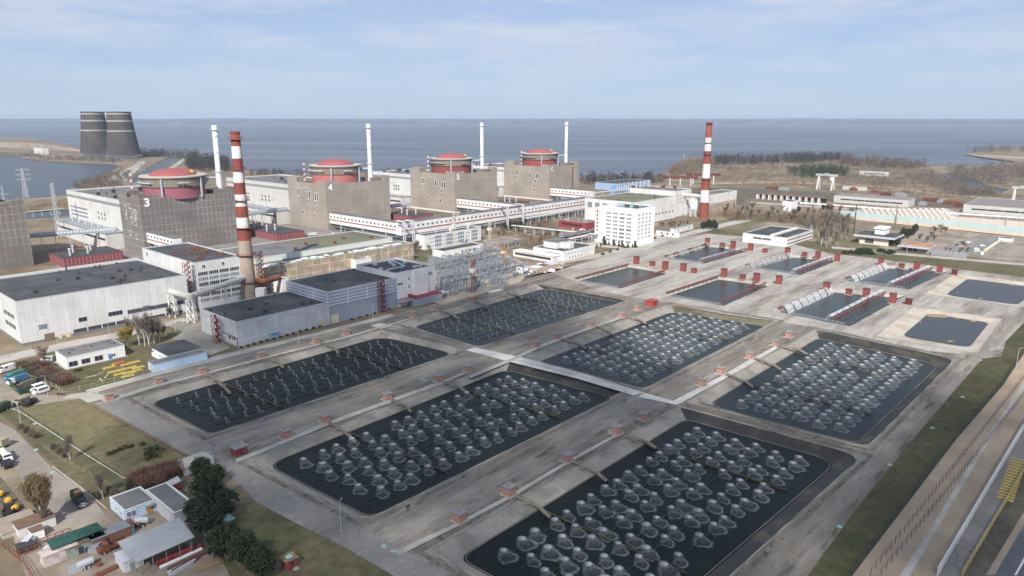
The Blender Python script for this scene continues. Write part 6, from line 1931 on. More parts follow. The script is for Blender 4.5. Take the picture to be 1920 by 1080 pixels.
PYLON(10, 392, 348, 'grey lattice mast at the left edge above the gridded block', 1, None, 1, .04)
PYLON(268, 345, 306, 'dark lattice pylon just left of the first red dome', 3, c_grey)
PYLON(588, 322, 296, 'faint lattice pylon on the shore left of block 4 dome', 2, c_grey)
PYLON(1282, 300, 288, 'small pale lattice pylon on the point left of the far chimney', 2)
PYLON(1600, 440, 384, 'thin dark pole with small top beside the poplar grove', 0, c_dark, 1, .012)
PYLON(1679, 420, 384, 'thin pale red lattice mast in front of the turquoise wall', 0, c_stripe, 1, .025)
for i, (x, y, tp, c, lab) in enumerate(((852, 470, 402, M('cream_paint', (.52, .46, .34), .7, .1), 'cream yellow lattice crane mast standing in the switchyard'), (918, 462, 414, M('cream_paint', (.52, .46, .34), .7, .1), 'cream lattice crane mast among shrubs right of the office'), (944, 496, 462, M('orange_paint', (.42, .20, .04), .7, .1), 'short orange lattice mast right of the switchyard'), (887, 548, 488, c_rust, 'rusty lattice mast in the right part of the switchyard'))):
    p = G(x, y)
    h = HT(p, tp)
    o = THING('crane_mast', lab, 'crane', p, ROT)
    mb = MB(); LATT(mb, (0, 0, 0), (0, 0, h), 1.0, .9, 10, .16); mb.build('mast', c, o)
    jb = MB(); LATT(jb, (0, 0, h * .85), (h * .25, 2, h * 1.0), .8, .3, 5, .12); jb.build('jib', c, o)
    MB().box(-1.4, 1.4, -1.2, 1.2, h * .62, h * .74).build('cab', c_trim, o)
def GANTRY(px, py, tp, wpx, label):
    p = G(px, py)
    h = HT(p, tp)
    L = wpx * p.length / FPX
    o = THING('gantry_crane', label, 'gantry crane', p, math.radians(-42))
    for x in (-L / 2, L / 2):
        mb = MB()
        LATT(mb, (x, -6, 0), (x, -1, h * .82), .7, .5, 6, .2); LATT(mb, (x, 6, 0), (x, 1, h * .82), .7, .5, 6, .2)
        mb.build('leg', c_white, o)
    mb = MB(); LATT(mb, (-L * .75, 0, h * .88), (L * .75, 0, h * .88), 1.1, 1.1, 12, .22); mb.build('bridge', c_white, o)
    MB().box(-2.5, 2.5, -2, 2, h * .93, h * 1.0).build('trolley', c_lgrey, o)
    MB().box(L * .3, L * .3 + 3, -1.5, 1.5, h * .6, h * .78).build('cab', c_white, o)
GANTRY(1547, 356, 325, 24, 'white lattice gantry crane in the field right of the far chimney')
GANTRY(1912, 384, 349, 18, 'white lattice gantry crane at the right edge of the photo')
for i, (x, y, tp, wpx) in enumerate(((1275, 348, 331, 62), (1318, 346, 326, 60))):
    p = G(x, y)
    h = HT(p, tp)
    L = wpx * p.length / FPX
    o = THING('crane_runway', '%s dark red crane runway on pale columns behind the white halls' % ('near', 'far')[i], 'crane runway', p, math.radians(-5))
    for k in range(3):
        x0 = -L * .3 + L * .3 * k
        MB().box(x0 - .8, x0 + .8, -.8, .8, 0, h - 2).build('column', c_lgrey, o)
    mb = MB(); LATT(mb, (-L / 2, 0, h - 1), (L / 2, 0, h - 1), 1.4, 1.4, 14, .4); mb.build('runway_beam', c_redp, o)
# open storage bays -----------------------------------------------------------
o = THING('storage_bays', 'long row of open brown storage bays with dark mouths beside the railway', 'storage shed', G(1548, 381), math.radians(-42))
p0, p1 = G(1422, 372), G(1548, 381)
L = (p1 - p0).length
o.rotation_euler.z = math.atan2((p1 - p0).y, (p1 - p0).x)
o.location = p0
for k in range(11):
    x = L * k / 11
    MB().box(x, x + 1.6, -8, 4, 0, 5.6).build('bay_wall', c_trim, o)
    MB().box(x + 1.6, x + L / 11, 1, 4, 0, 5.2).build('bay_back', c_dark, o)
MB().box(-1, L + 1, -3, 5, 5.62, 6.4).build('roof', M('brown_roof2', (.20, .12, .10), .9, .2), o)
for i, (x, y) in enumerate(((1445, 355), (1458, 356), (1470, 357), (1600, 357), (1640, 362), (1660, 367), (1690, 368), (1738, 377), (1748, 378), (1758, 379), (1768, 380), (1778, 383), (1790, 384), (1800, 388), (1730, 385))):
    r_ = random.Random(i)
    L = r_.uniform(8, 16)
    mb = MB().box(-L / 2, L / 2, -2, 2, 0, r_.uniform(2.2, 4)).box(-L / 3, L / 4, -1.5, 1.5, 2.2, 4.6)
    for k in range(5): mb.tube((-L / 2 + L * k / 5, -2.4, 0), (-L / 2 + L * k / 5 + 1, 2.4, r_.uniform(1, 5)), .3, 4)
    TAG(mb.build('scrap_stack', [c_rust, M('dark_rust', (.12, .055, .04), .9, .3, .5), c_grey, c_rust][i % 4], None, G(x, y), math.radians(-42)), 'heap of rusty steel sections in the yard beside the railway', 'scrap', 'rusty steel heaps by the railway')
# cask store and turquoise wall ----------------------------------------------
m_cask = M('pale_cask_concrete', (.58, .52, .46), .85, .12, .4)
cmesh = MB().lathe([(1.7, 0), (1.7, 4.6), (1.5, 4.9), (.1, 4.95)], 14).mesh('storage_cask', m_cask)
Cc = [G(1612, 398), G(1622, 411), G(1790, 419), G(1770, 397)]
for i in range(15):
    for j in range(6):
        s, t = (i + .5) / 15, (j + .5) / 6
        p = Cc[0] * (1 - s) * (1 - t) + Cc[3] * s * (1 - t) + Cc[1] * (1 - s) * t + Cc[2] * s * t
        TAG(OBJ('storage_cask', cmesh, None, p), 'pale concrete storage cask standing in rows behind the turquoise wall', 'storage cask', 'storage casks behind the turquoise wall')
pm = MB().box(-2.6, 2.6, -.4, .4, 0, 5.5).box(-2.4, -1.8, .4, 1.6, 0, 4).box(1.8, 2.4, .4, 1.6, 0, 4).mesh('barrier_block', m_cask)
pa, pb = G(1786, 416), G(1990, 432)
for i in range(28):
    o = OBJ('barrier_block', pm, None, pa.lerp(pb, i / 27), math.atan2((pb - pa).y, (pb - pa).x))
    TAG(o, 'upright pale concrete panel in the line behind the turquoise wall', 'panel', 'concrete panels behind the turquoise wall')
pa, pb = G(1575, 409), G(2060, 458)
d = pb - pa
L = d.length
o = THING('perimeter_wall', 'long turquoise topped wall in front of the cask store', 'wall', pa, math.atan2(d.y, d.x))
MB().box(0, L, -.3, .3, 0, 3.2).build('lower_wall', M('cream_wall_panel', (.62, .56, .46), .85, .1, .3, seam=SEAM(6, 8, (.5, .45, .38), .1)), o)
MB().box(0, L, -.2, .2, 3.25, 8.0).build('upper_screen', M('turquoise_screen', (.46, .58, .57), .8, .06, .2, seam=SEAM(6, 12, (.42, .53, .53), .12)), o)
MB().box(0, L, -3.2, -2.9, 0, .5).build('kerb_line', c_rust, o)
# ================================================================== VEHICLES, YARDS, FENCES
m_tyre = M('tyre_rubber', (.02, .02, .02), .9, .2, 2)
wheel = MB().tube((0, -.14, 0), (0, .14, 0), .42, 12).tube((0, -.16, 0), (0, .16, 0), .2, 8, 1).mesh('wheel', [m_tyre, c_lgrey])
def WHEELS(o, xs, y, s=1.0):
    for x in xs:
        for sg in (-1, 1):
            w_ = OBJ('wheel', wheel, o, (x, sg * y, .42 * s)); w_.scale = (s, s, s)
def CARBODY(prof, w_, inset=.12):
    """side outline extruded across, upper edge drawn in"""
    mb = MB()
    n = len(prof)
    zmax = max(z for _, z in prof)
    for sg in (-1, 1):
        for x, z in prof: mb.v.append((x, sg * (w_ / 2 - inset * max(0, (z - zmax * .5) / (zmax * .5))), z))
    for k in range(n):
        l = (k + 1) % n
        mb.f.append((k, l, n + l, n + k)); mb.m.append(0)
    mb.f.append(tuple(reversed(range(n)))); mb.f.append(tuple(range(n, 2 * n))); mb.m += [0, 0]
    return mb
def VAN(px, py, rot, label, col, L=5.4, H=2.4, win=True, group=None, cat='van', name='parked_van'):
    o = THING(name, label, cat, G(px, py), rot, group)
    CARBODY([(-L / 2, .4), (-L / 2, H * .95), (-L / 2 + .25, H), (L * .22, H), (L * .36, H * .62), (L / 2 - .1, H * .52), (L / 2, .45)], 2.0).build('body', col, o)
    g = MB()
    for sg in (-1, 1): g.box(-L * .42 if win else L * .05, L * .2, sg * .93 - .03 if sg > 0 else sg * .93 - .06, sg * .93 + .06 if sg > 0 else sg * .93 + .03, H * .62, H * .86)
    g.build('side_window', c_glass, o)
    MB().face([(L * .235, -.8, H * .955), (L * .365, -.88, H * .63), (L * .365, .88, H * .63), (L * .235, .8, H * .955)][::-1]).build('windscreen', c_glass, o)
    WHEELS(o, (-L * .32, L * .3), .9, .85)
    return o
def CAR(px, py, rot, label, col, group=None):
    o = THING('parked_car', label, 'car', G(px, py), rot, group)
    CARBODY([(-2.1, .35), (-2.1, .85), (-1.5, .95), (-1.1, 1.42), (.5, 1.42), (1.05, .92), (2.0, .78), (2.1, .4)], 1.75, .2).build('body', col, o)
    MB().box(-1.0, .45, -.86, .86, .98, 1.3).build('window', c_glass, o)
    WHEELS(o, (-1.3, 1.3), .82, .72)
    return o
def TRUCK(px, py, rot, label, cab, load, kind='tarp', L=7.0, group=None, cat='truck', name='parked_truck'):
    o = THING(name, label, cat, G(px, py), rot, group)
    MB().box(-L / 2, L / 2, -.5, .5, .65, .95).build('chassis', c_dark, o)
    CARBODY([(L / 2 - 2.3, .7), (L / 2 - 2.3, 2.5), (L / 2 - 1.2, 2.55), (L / 2 - .95, 1.75), (L / 2, 1.6), (L / 2, .7)], 2.2).build('cab', cab, o)
    MB().face([(L / 2 - 1.17, -.9, 2.48), (L / 2 - .93, -1.0, 1.8), (L / 2 - .93, 1.0, 1.8), (L / 2 - 1.17, .9, 2.48)][::-1]).build('windscreen', c_glass, o)
    b0, b1 = -L / 2, L / 2 - 2.45
    if kind == 'tarp':
        CARBODY([(b0, 1.0), (b0, 2.7), (b0 + .3, 3.0), (b1 - .3, 3.0), (b1, 2.7), (b1, 1.0)], 2.4, .25).build('tarpaulin', load, o)
    elif kind == 'tank':
        MB().tube((b0, 0, 1.85), (b1, 0, 1.85), .95, 14).box(b0 + 1, b0 + 1.7, -.35, .35, 2.7, 3.0).build('tank', load, o)
    elif kind == 'flat':
        mb = MB().box(b0, b1, -1.15, 1.15, 1.0, 1.15)
        for a in ((b0, b1, -1.15, -1.08), (b0, b1, 1.08, 1.15), (b0, b0 + .07, -1.08, 1.08), (b1 - .07, b1, -1.08, 1.08)): mb.box(*a, 1.15, 1.7)
        mb.build('load_bed', load, o)
    elif kind == 'box':
        MB().box(b0, b1, -1.2, 1.2, 1.0, 3.1).build('box_body', load, o)
    WHEELS(o, (-L * .38, -L * .2, L * .34), .95, 1.1)
    return o
p_white = M('vehicle_white', (.75, .75, .75), .35, .04, 1); p_blue = M('vehicle_blue', (.05, .24, .45), .4, .05, 1); p_green = M('tarp_green', (.03, .17, .12), .8, .2, 1); p_khaki = M('camouflage_khaki', (.16, .15, .10), .9, .4, .8, (.07, .075, .045), .9)
p_army = M('army_green', (.045, .06, .035), .7, .3, 1, (.03, .035, .025), .6); p_black = M('vehicle_black', (.03, .032, .035), .5, .2, 1); p_silver = M('vehicle_silver', (.42, .44, .46), .35, .05, 1); p_redv = M('vehicle_red', (.36, .05, .04), .4, .05, 1); p_sand = M('vehicle_sand', (.33, .30, .20), .7, .2, 1)
rl = math.radians(228)
VAN(77, 737, rl + .25, 'front one of two white minibuses parked side by side left of the ponds', p_white)
VAN(70, 731, rl + .25, 'rear one of two white minibuses parked side by side left of the ponds', p_white)
VAN(14, 696, rl + .35, 'white panel van behind the green trucks at the left edge', p_white, 6.2, 2.7, False)
VAN(89, 678, ROT + 2.3, 'grey white minibus under the reddish tree by the plant road', p_silver, 5.6, 2.6)
TRUCK(28, 711, rl + .3, 'truck with sky blue cab and dark green tarpaulin', p_blue, p_green, 'tarp', 7.5)
TRUCK(34, 718, rl + .3, 'truck with white cab and blue grey cover between two green trucks', p_white, M('tarp_blue', (.07, .14, .25), .8, .1), 'tarp', 7.5)
TRUCK(48, 729, rl + .3, 'khaki truck under camouflage netting behind the dark green barrier', p_khaki, p_khaki, 'tarp', 7.5)
TRUCK(66, 722, rl + 3.4, 'small dark army truck facing the fence beside the camouflage truck', p_army, p_black, 'flat', 5.5)
TRUCK(42, 757, rl + .6, 'beige green tank truck parked at the corner of the dry lawn', p_sand, p_sand, 'tank', 6.2)
TRUCK(57, 760, rl + .6, 'black open truck beside the beige green tank truck', p_black, p_black, 'flat', 5.0)
TRUCK(4, 772, rl + .4, 'dark green truck cut off by the left edge near the road', p_army, p_army, 'box', 5.5)
TRUCK(12, 862, ROT - 1.6, 'white cabbed tank truck beside the left road', p_white, M('tank_cream', (.62, .60, .52), .6, .1), 'tank', 7.2)
TRUCK(12, 874, ROT - 1.55, 'dark grey flat truck in front of the white tank truck', p_black, p_black, 'flat', 6.0)
TRUCK(0, 838, ROT + 2, 'yellowish truck at the left edge above the white tank truck', M('vehicle_yellow', (.55, .45, .12), .6, .1), p_sand, 'box', 5.5)
zt_ = TRUCK(149, 944, math.radians(-44), 'dark green truck marked with a white Z on its nose', p_army, M('army_cover', (.05, .062, .035), .9, .4, .8, (.10, .095, .06), .7), 'tarp', 7.4)
zx0 = 0
zm = MB()
zx = 3.73
for (y0, z0_, y1, z1_) in ((-.6, 1.55, .6, 1.55), (.6, 1.55, -.6, .8), (-.6, .8, .6, .8)): zm.tube((zx, y0, z0_), (zx, y1, z1_), .15, 4)
zm.build('painted_mark', p_white, zt_)
MB().box(zx - .04, zx + .03, -1.05, -.7, .95, 1.2).build('headlight', p_white, zt_); MB().box(zx - .04, zx + .03, .7, 1.05, .95, 1.2).build('headlight', p_white, zt_)
MB().box(-1.2, .2, -.6, .6, 3.0, 3.35).build('roof_crate', M('orange_crate', (.55, .27, .10), .8, .1), zt_)
TRUCK(584, 443, ROT + 2.8, 'white grey truck at the foot of block four', p_silver, c_lgrey, 'box', 9)
TRUCK(626, 441, ROT + 2.8, 'pale small truck beside the truck at the foot of block four', p_white, c_lgrey, 'flat', 5)
cars = [(1796, 461, p_black, 'black'), (1801, 463, p_silver, 'silver'), (1808, 460, p_redv, 'red'), (1814, 456, p_white, 'white'), (1818, 454, p_silver, 'pale grey'), (1806, 456, p_black, 'dark')]
for i, (x, y, c, nm) in enumerate(cars): CAR(x, y, ROT - math.pi / 2, '%s car in the parked row, %s from the list of near to far' % (nm, ORD[i]) if False else '%s car parked in the row of the car park' % nm, c, 'cars in the car park row')
for i, (x, y, wh) in enumerate(((1842, 462, 'farthest'), (1831, 468, 'middle'), (1832, 472, 'nearest'))): CAR(x, y, -.3, 'white car parked apart in the car park, %s of three' % wh, p_white, 'white cars parked apart')
o = THING('yellow_barrier', 'long yellow embankment wall beside the car park', 'barrier', G(1846, 474), 0)
d = G(1882, 449) - G(1846, 474)
o.rotation_euler.z = math.atan2(d.y, d.x)
MB().box(0, d.length, -.8, .8, 0, 1.8).build('wall', M('yellow_block', (.55, .42, .12), .8, .15), o); MB().box(-.2, d.length, -1.0, 1.0, 1.8, 2.0).build('cap', c_trim, o)
VAN(1840, 478, 1.2, 'white round topped cabin standing beside the perimeter path', p_white, 3.2, 2.6, False, None, 'cabin', 'white_cabin')
q = B('booth', 'small grey booth at the far end of the yellow wall', (1898, 455), h=3.2, la=8, lb=10, wall=c_trim, par=.1)
# camouflage barrier
for (a, b, lab) in (((14, 720), (38, 741), 'left'), ((38, 741), (86, 727), 'right')):
    pa, pb = G(*a), G(*b)
    o = THING('green_barrier', 'dark green sheet barrier round the army trucks, %s length' % lab, 'barrier', pa, math.atan2((pb - pa).y, (pb - pa).x))
    L = (pb - pa).length
    MB().box(0, L, -.1, .1, .1, 2.2).build('sheet', M('barrier_green', (.03, .075, .05), .9, .25, 1), o)
    for k in range(5): MB().box(L * k / 4 - .1, L * k / 4 + .1, .1, .25, 0, 2.4).build('post', c_dark, o)
# people -----------------------------------------------------------------------
def PERSON(seed):
    r = random.Random(seed)
    st = r.uniform(.05, .22)
    v = [(0, 0, .95), (0, 0, 1.2), (0, 0, 1.42), (0, 0, 1.52), (0, 0.02, 1.66), (0, .02, 1.78), (.09, 0, .9), (.1 , st, .5), (.1, st * .6, .06), (.1, st * .6 + .14, .04), (-.09, 0, .9), (-.1, -st, .5), (-.1, -st * 1.4, .06), (-.1, -st * 1.4 + .14, .04),
         (.2, 0, 1.40), (.27, -.05, 1.12), (.28, .08, .88), (.28, .11, .80), (-.2, 0, 1.40), (-.27, .05, 1.12), (-.28, .12, .88), (-.28, .15, .80)]
    e = [(0, 1), (1, 2), (2, 3), (3, 4), (4, 5), (0, 6), (6, 7), (7, 8), (8, 9), (0, 10), (10, 11), (11, 12), (12, 13), (2, 14), (14, 15), (15, 16), (16, 17), (2, 18), (18, 19), (19, 20), (20, 21)]
    rad = [.15, .16, .17, .07, .105, .08, .11, .075, .05, .045, .11, .075, .05, .045, .075, .055, .045, .04, .075, .055, .045, .04]
    me = bpy.data.meshes.new('body')
    me.from_pydata(v, e, [])
    ob = bpy.data.objects.new('body', me)
    COL.objects.link(ob)
    sk = ob.modifiers.new('skin', 'SKIN')
    sv = me.skin_vertices[0].data
    for i, q in enumerate(rad): sv[i].radius = (q, q * .8)
    sv[0].use_root = True
    ss = ob.modifiers.new('sub', 'SUBSURF'); ss.levels = 1
    dg = bpy.context.evaluated_depsgraph_get()
    m2 = bpy.data.meshes.new_from_object(ob.evaluated_get(dg))
    bpy.data.objects.remove(ob)
    m2.materials.clear()
    for q in (p_black, M('skin', (.45, .28, .2), .7, .05)): m2.materials.append(q)
    for f in m2.polygons:
        zc = f.center.z
        f.material_index = 1 if zc > 1.56 and f.center.y > -.02 or zc > .78 and zc < .9 and abs(f.center.x) > .2 else 0
    return m2
for i, (x, y, lab) in enumerate(((88, 741, 'person in dark clothes standing beside the white minibuses'), (109, 744, 'person in dark clothes, leftmost of the group by the gate'), (113, 743, 'second person from the left in the dark clothed group by the gate'), (118, 744, 'third person from the left in the dark clothed group by the gate'),
                             (122, 744, 'person in dark clothes at the right end of the group by the gate'), (457, 836, 'person in black standing behind the red brick kiosk, left of two'), (462, 836, 'person in black standing behind the red brick kiosk, right of two'), (763, 957, 'person in black on the bank of the middle front pond, left of two'), (767, 955, 'person in black on the bank of the middle front pond, right of two'))):
    o = OBJ('person', PERSON(i), None, G(x, y, .03), i * 1.3)
    TAG(o, lab, 'person')
# lower left yard ---------------------------------------------------------------
q = B('blue_house', 'pale blue house with grey felt roof and orange door in the lower left', (236, 980), top=959, xr=292, xl=205, wall=w_blue, roof=r_grey, par=.15, coping=c_trim, cat='house')
WIN(q, 'a', [q.la * .2, q.la * .24 + 2.6 + 1.6], [1.1], 2.2, 1.5, 2, c_white, c_glass2)
MB().box(q.la - 2.4, q.la - 1.1, -.12, 0, 0, 2.2).build('door', M('orange_door', (.55, .27, .03), .6, .1), q.o)
MB().box(q.la - 2.9, q.la - .6, -1.2, 0, 2.5, 2.7).build('door_canopy', c_grey, q.o)
WIN(q, 'b', [2.5, 6.0], [1.0], 1.3, 1.3, 2, c_white, c_glass2)
q = B('garage', 'grey roofed garage with white double doors joining the pale blue house', (329, 988), top=963, xr=367, xl=273, wall=M('garage_wall', (.55, .57, .58), .85, .1, .5), roof=r_grey, par=.1, coping=c_trim, cat='garage')
for u in (.12, .36, .6):
    MB().box(-.12, 0, q.lb * u, q.lb * u + 3.2, .1, q.h - 1.2).build('garage_door', M('cream_white_door', (.66, .63, .58), .8, .12), q.o)
def SLABROOF(name, label, pts, z, roofm, cat, wallm=None, drop=.18, posts=4, walls='', zb=0.0, lean=.5):
    c = [G(p[0], p[1], z) for p in pts]
    cen = sum(c, Vector()) / 4
    o = THING(name, label, cat, (cen.x, cen.y, zb))
    mb = MB()
    tl = [(v.x - cen.x, v.y - cen.y, z + (lean if i in (2, 3) else 0)) for i, v in enumerate(c)]
    bl = [(x, y, zz - drop) for x, y, zz in tl]
    mb.face(tl if (c[1] - c[0]).cross(c[2] - c[1]).z > 0 else tl[::-1]); mb.face(bl[::-1] if (c[1] - c[0]).cross(c[2] - c[1]).z > 0 else bl)
    for i in range(4): mb.face([tl[i], bl[i], bl[(i + 1) % 4], tl[(i + 1) % 4]])
    mb.build('roof', roofm, o)
    for i in range(4):
        a, b = Vector(tl[i]) * .93, Vector(tl[(i + 1) % 4]) * .93
        if str(i) in walls:
            w_ = MB().face([(a.x, a.y, 0), (b.x, b.y, 0), (b.x, b.y, tl[(i + 1) % 4][2] - drop), (a.x, a.y, tl[i][2] - drop)]).face([(a.x * .97, a.y * .97, 0), (a.x * .97, a.y * .97, tl[i][2] - drop), (b.x * .97, b.y * .97, tl[(i + 1) % 4][2] - drop), (b.x * .97, b.y * .97, 0)])
            w_.build('wall', wallm or c_grey, o)
        else:
            for k in range(posts):
                p = a.lerp(b, k / posts)
                MB().tube((p.x, p.y, 0), (p.x, p.y, min(tl[i][2], tl[(i + 1) % 4][2]) - drop), .09, 5).build('post', c_grey, o)
    return o
SLABROOF('metal_shed', 'big open shed with pale ribbed metal roof below the pale blue house', [(220, 1016), (256, 1054), (365, 1010), (337, 973)], 4.2, M('ribbed_metal_roof', (.40, .41, .41), .6, .12, .4, (.34, .35, .34), .2, seam=SEAM(60, 1.15, (.33, .34, .34), .08, .05)), 'shed', c_grey, .2, 4, '2')
SLABROOF('green_shed', 'long open shed with dark green sheet roof left of the metal shed', [(87, 1014), (97, 1031), (195, 995), (182, 982)], 3.2, M('dark_green_roof', (.022, .07, .058), .8, .15, .5, (.032, .095, .08), .2, seam=SEAM(6, 3, (.04, .12, .1), .1, .2)), 'shed', c_grey, .15, 5, '2')
SLABROOF('brick_shed', 'narrow dark red brick shed with pale green and white roof beside the thicket', [(289, 915), (295, 923), (340, 902), (333, 893)], 2.6, M('patched_roof', (.50, .49, .45), .85, .15, .3, (.30, .48, .44), .25, (.5, .54)), 'shed', w_brick, .15, 3, '0123', lean=.1)
def BOXY(name, label, F, la, lb, h, wallm, roofm, cat='shed', rot=48, over=.15, door=None):
    o = THING(name, label, cat, G(*F), math.radians(rot))
    MB().box(0, la, 0, lb, 0, h).build('body', wallm, o)
    MB().box(-over, la + over, -over, lb + over, h, h + .14).build('roof', roofm, o)
    if door: MB().box(la * .3, la * .3 + 1.0, -.08, 0, .05, min(2.0, h * .9)).build('door', door, o)
    return o
tin = M('weathered_tin', (.34, .34, .33), .7, .3, .6, (.2, .16, .13), .4); pinkw = M('pinkish_white_sheet', (.52, .44, .42), .85, .2, .6, (.36, .28, .26), .4); brn = M('brown_sheet', (.17, .105, .075), .85, .3, .6)
BOXY('storage_container', 'pinkish white flaking container, leftmost of the row below the green shed', (84, 1066), 11.5 * .62, 3.2, 2.7, pinkw, pinkw)
BOXY('storage_container', 'brown container with pale green doors between pinkish container and brick box', (126, 1050), 8.5, 3.6, 2.6, M('pale_green_sheet', (.25, .33, .29), .8, .3, .6, (.2, .13, .1), .4), brn, door=c_dark)
BOXY('storage_container', 'brick brown box with grey blue roof right of the green door container', (176, 1033), 8.5, 3.8, 2.6, M('brick_brown', (.22, .12, .085), .9, .2, .5), M('grey_blue_roof', (.20, .215, .23), .8, .2), door=c_dark)
TRUCK(212, 1030, ROT + math.pi, 'rusty brown trailer truck beside the grey blue roofed box', c_rust, c_rust, 'flat', 6.5)
BOXY('blue_cabin', 'small blue cabin with brownish roof above the metal shed', (232, 1010), 2.6, 3.0, 2.2, M('cabin_blue', (.12, .22, .28), .8, .2), brn)
BOXY('tin_hut', 'white tin hut with ribbed white roof in front of the metal shed', (234, 1076), 4.2, 5.2, 2.8, M('white_tin', (.58, .60, .62), .7, .1, .5, seam=SEAM(.8, 9, (.48, .5, .52), .06)), M('white_tin', (.58, .60, .62), .7, .1, .5), door=c_grey)
BOXY('old_shed', 'low whitewashed shed with rusty brown roof beside the big willow', (37, 1011), 8.0, 5.0, 2.6, M('whitewash', (.58, .57, .54), .85, .2, .5), brn)
BOXY('white_hut', 'tiny white hut with brown roof right of the whitewashed shed', (62, 1016), 2.6, 2.6, 2.4, c_white, brn)
BOXY('concrete_pen', 'roofless pale concrete enclosure at the left edge beside the willow', (6, 1012), 8, 9, 1.2, m_path, m_yard)
BOXY('white_annex', 'low white walled yard store beside the pines at the pond corner', (345, 893), 9, 6.5, 2.2, c_trim, m_path)
BOXY('tin_box', 'dark tin trough in the open frame at the lower left corner', (38, 1042), 3, 3, 1.6, c_dark, c_dark)
fr = THING('rusty_frame', 'long rusty open frame in the lower left corner of the yard', 'frame', G(38, 1046), ROT)
fm = MB()
for k in range(8):
    for y in (0, 2.4): fm.tube((k * 1.6, y, 0), (k * 1.6, y, 1.6), .09, 4)
    fm.tube((k * 1.6, 0, 1.6), (k * 1.6, 2.4, 1.6), .09, 4)
for y in (0, 2.4): fm.tube((0, y, 1.6), (11.2, y, 1.6), .1, 4); fm.tube((0, y, .8), (11.2, y, .8), .08, 4)
fm.build('frame', c_rust, fr)
for i, (a, b, r_, m, lab) in enumerate((((292, 1056), (375, 1022), .75, M('pipe_red', (.26, .045, .045), .6, .15), 'long dull red pipe lying beside the metal shed'), ((300, 1064), (378, 1029), .42, c_white, 'long white pipe lying beside the red pipe'),
                                   ((315, 1068), (394, 1030), .55, M('pipe_brown', (.13, .065, .05), .7, .2), 'long dark brown pipe beside the white pipe'), ((322, 1072), (372, 1046), .45, M('pipe_brown', (.13, .065, .05), .7, .2), 'shorter brown pipe in front of the long brown pipe'))):
    pa, pb = G(*a, r_), G(*b, r_)
    mb = MB().tube(pa, pb, r_, 12)
    o = THING('steel_pipe', lab, 'pipe', (pa.x, pa.y, 0))
    mb.v = [(x - pa.x, y - pa.y, z) for x, y, z in mb.v]
    mb.build('pipe', m, o)
    d = pb - pa
    sb = MB()
    for f in (.15, .85): sb.box(d.x * f - .8, d.x * f + .8, d.y * f - .2, d.y * f + .2, 0, .08)
    sb.build('bearer', c_dark, o)
for i, (x, y, n, m, lab) in enumerate(((340, 1066, 9, c_lgrey, 'stack of grey steel bars in front of the pipes'), (392, 1062, 8, M('timber', (.30, .21, .12), .9, .25), 'stack of brown timber on the dry ground right of the pipes'), (205, 1070, 7, c_rust, 'heap of rusty scrap in front of the white tin hut'))):
    r_ = random.Random(i + 30)
    mb = MB()
    for k in range(n):
        y0 = (k % 4) * .5 - 1
        mb.box(-2.6 + r_.uniform(-.6, .6), 2.6 + r_.uniform(-.6, .6), y0, y0 + .4, (k // 4) * .35, (k // 4) * .35 + .3)
    TAG(mb.build('bar_stack', m, None, G(x, y), ROT + r_.uniform(-.2, .2)), lab, 'stack')
# tractor-like machines by the blue house
def TRACTOR(px, py, rot, label, col):
    o = THING('tractor', label, 'tractor', G(px, py), rot)
    MB().box(-.2, 2.0, -.45, .45, .7, 1.5).build('hood', col, o); MB().box(-1.2, -.2, -.7, .7, .9, 2.4).build('cab', col, o); MB().box(-1.25, -.15, -.72, .72, 1.6, 2.2).build('window', c_glass, o)
    WHEELS(o, (-.8,), .85, 1.6); WHEELS(o, (1.5,), .7, 1.0)
TRACTOR(248, 990, ROT - .6, 'dusty red tractor in front of the pale blue house', M('dusty_red', (.24, .10, .09), .8, .2))
def TRAILER(px, py, rot, label, col):
    o = THING('tank_trailer', label, 'trailer', G(px, py), rot)
    MB().tube((-1.6, 0, 1.5), (1.6, 0, 1.5), .8, 12).build('tank', col, o); MB().box(-1.9, 2.8, -.12, .12, .6, .75).build('drawbar', c_dark, o)
    WHEELS(o, (-.5,), .85, 1.0)
TRAILER(268, 985, ROT + 2.4, 'silver tank trailer beside the red tractor', p_silver); TRAILER(161, 1066, ROT, 'pale grey tank trailer left of the white tin hut', p_silver)
for i, (x, y) in enumerate(((2, 932), (17, 945), (29, 959))):
    o = THING('mixer_drum', 'orange yellow machine drum, %s from the left on the dark yard' % ORD[i], 'machine', G(x, y), i)
    MB().lathe([(.5, .5), (.95, .8), (.95, 1.5), (.5, 1.9), (.1, 2.0)], 12).build('drum', M('orange_machine', (.55, .30, .03), .6, .15), o); MB().box(-1.3, .6, -.6, .6, .2, .5).build('frame', c_dark, o); WHEELS(o, (-.8,), .7, .8)
TRUCK(18, 962, ROT + 1.2, 'dark truck behind the orange machine drums', p_black, p_black, 'flat', 4.5)
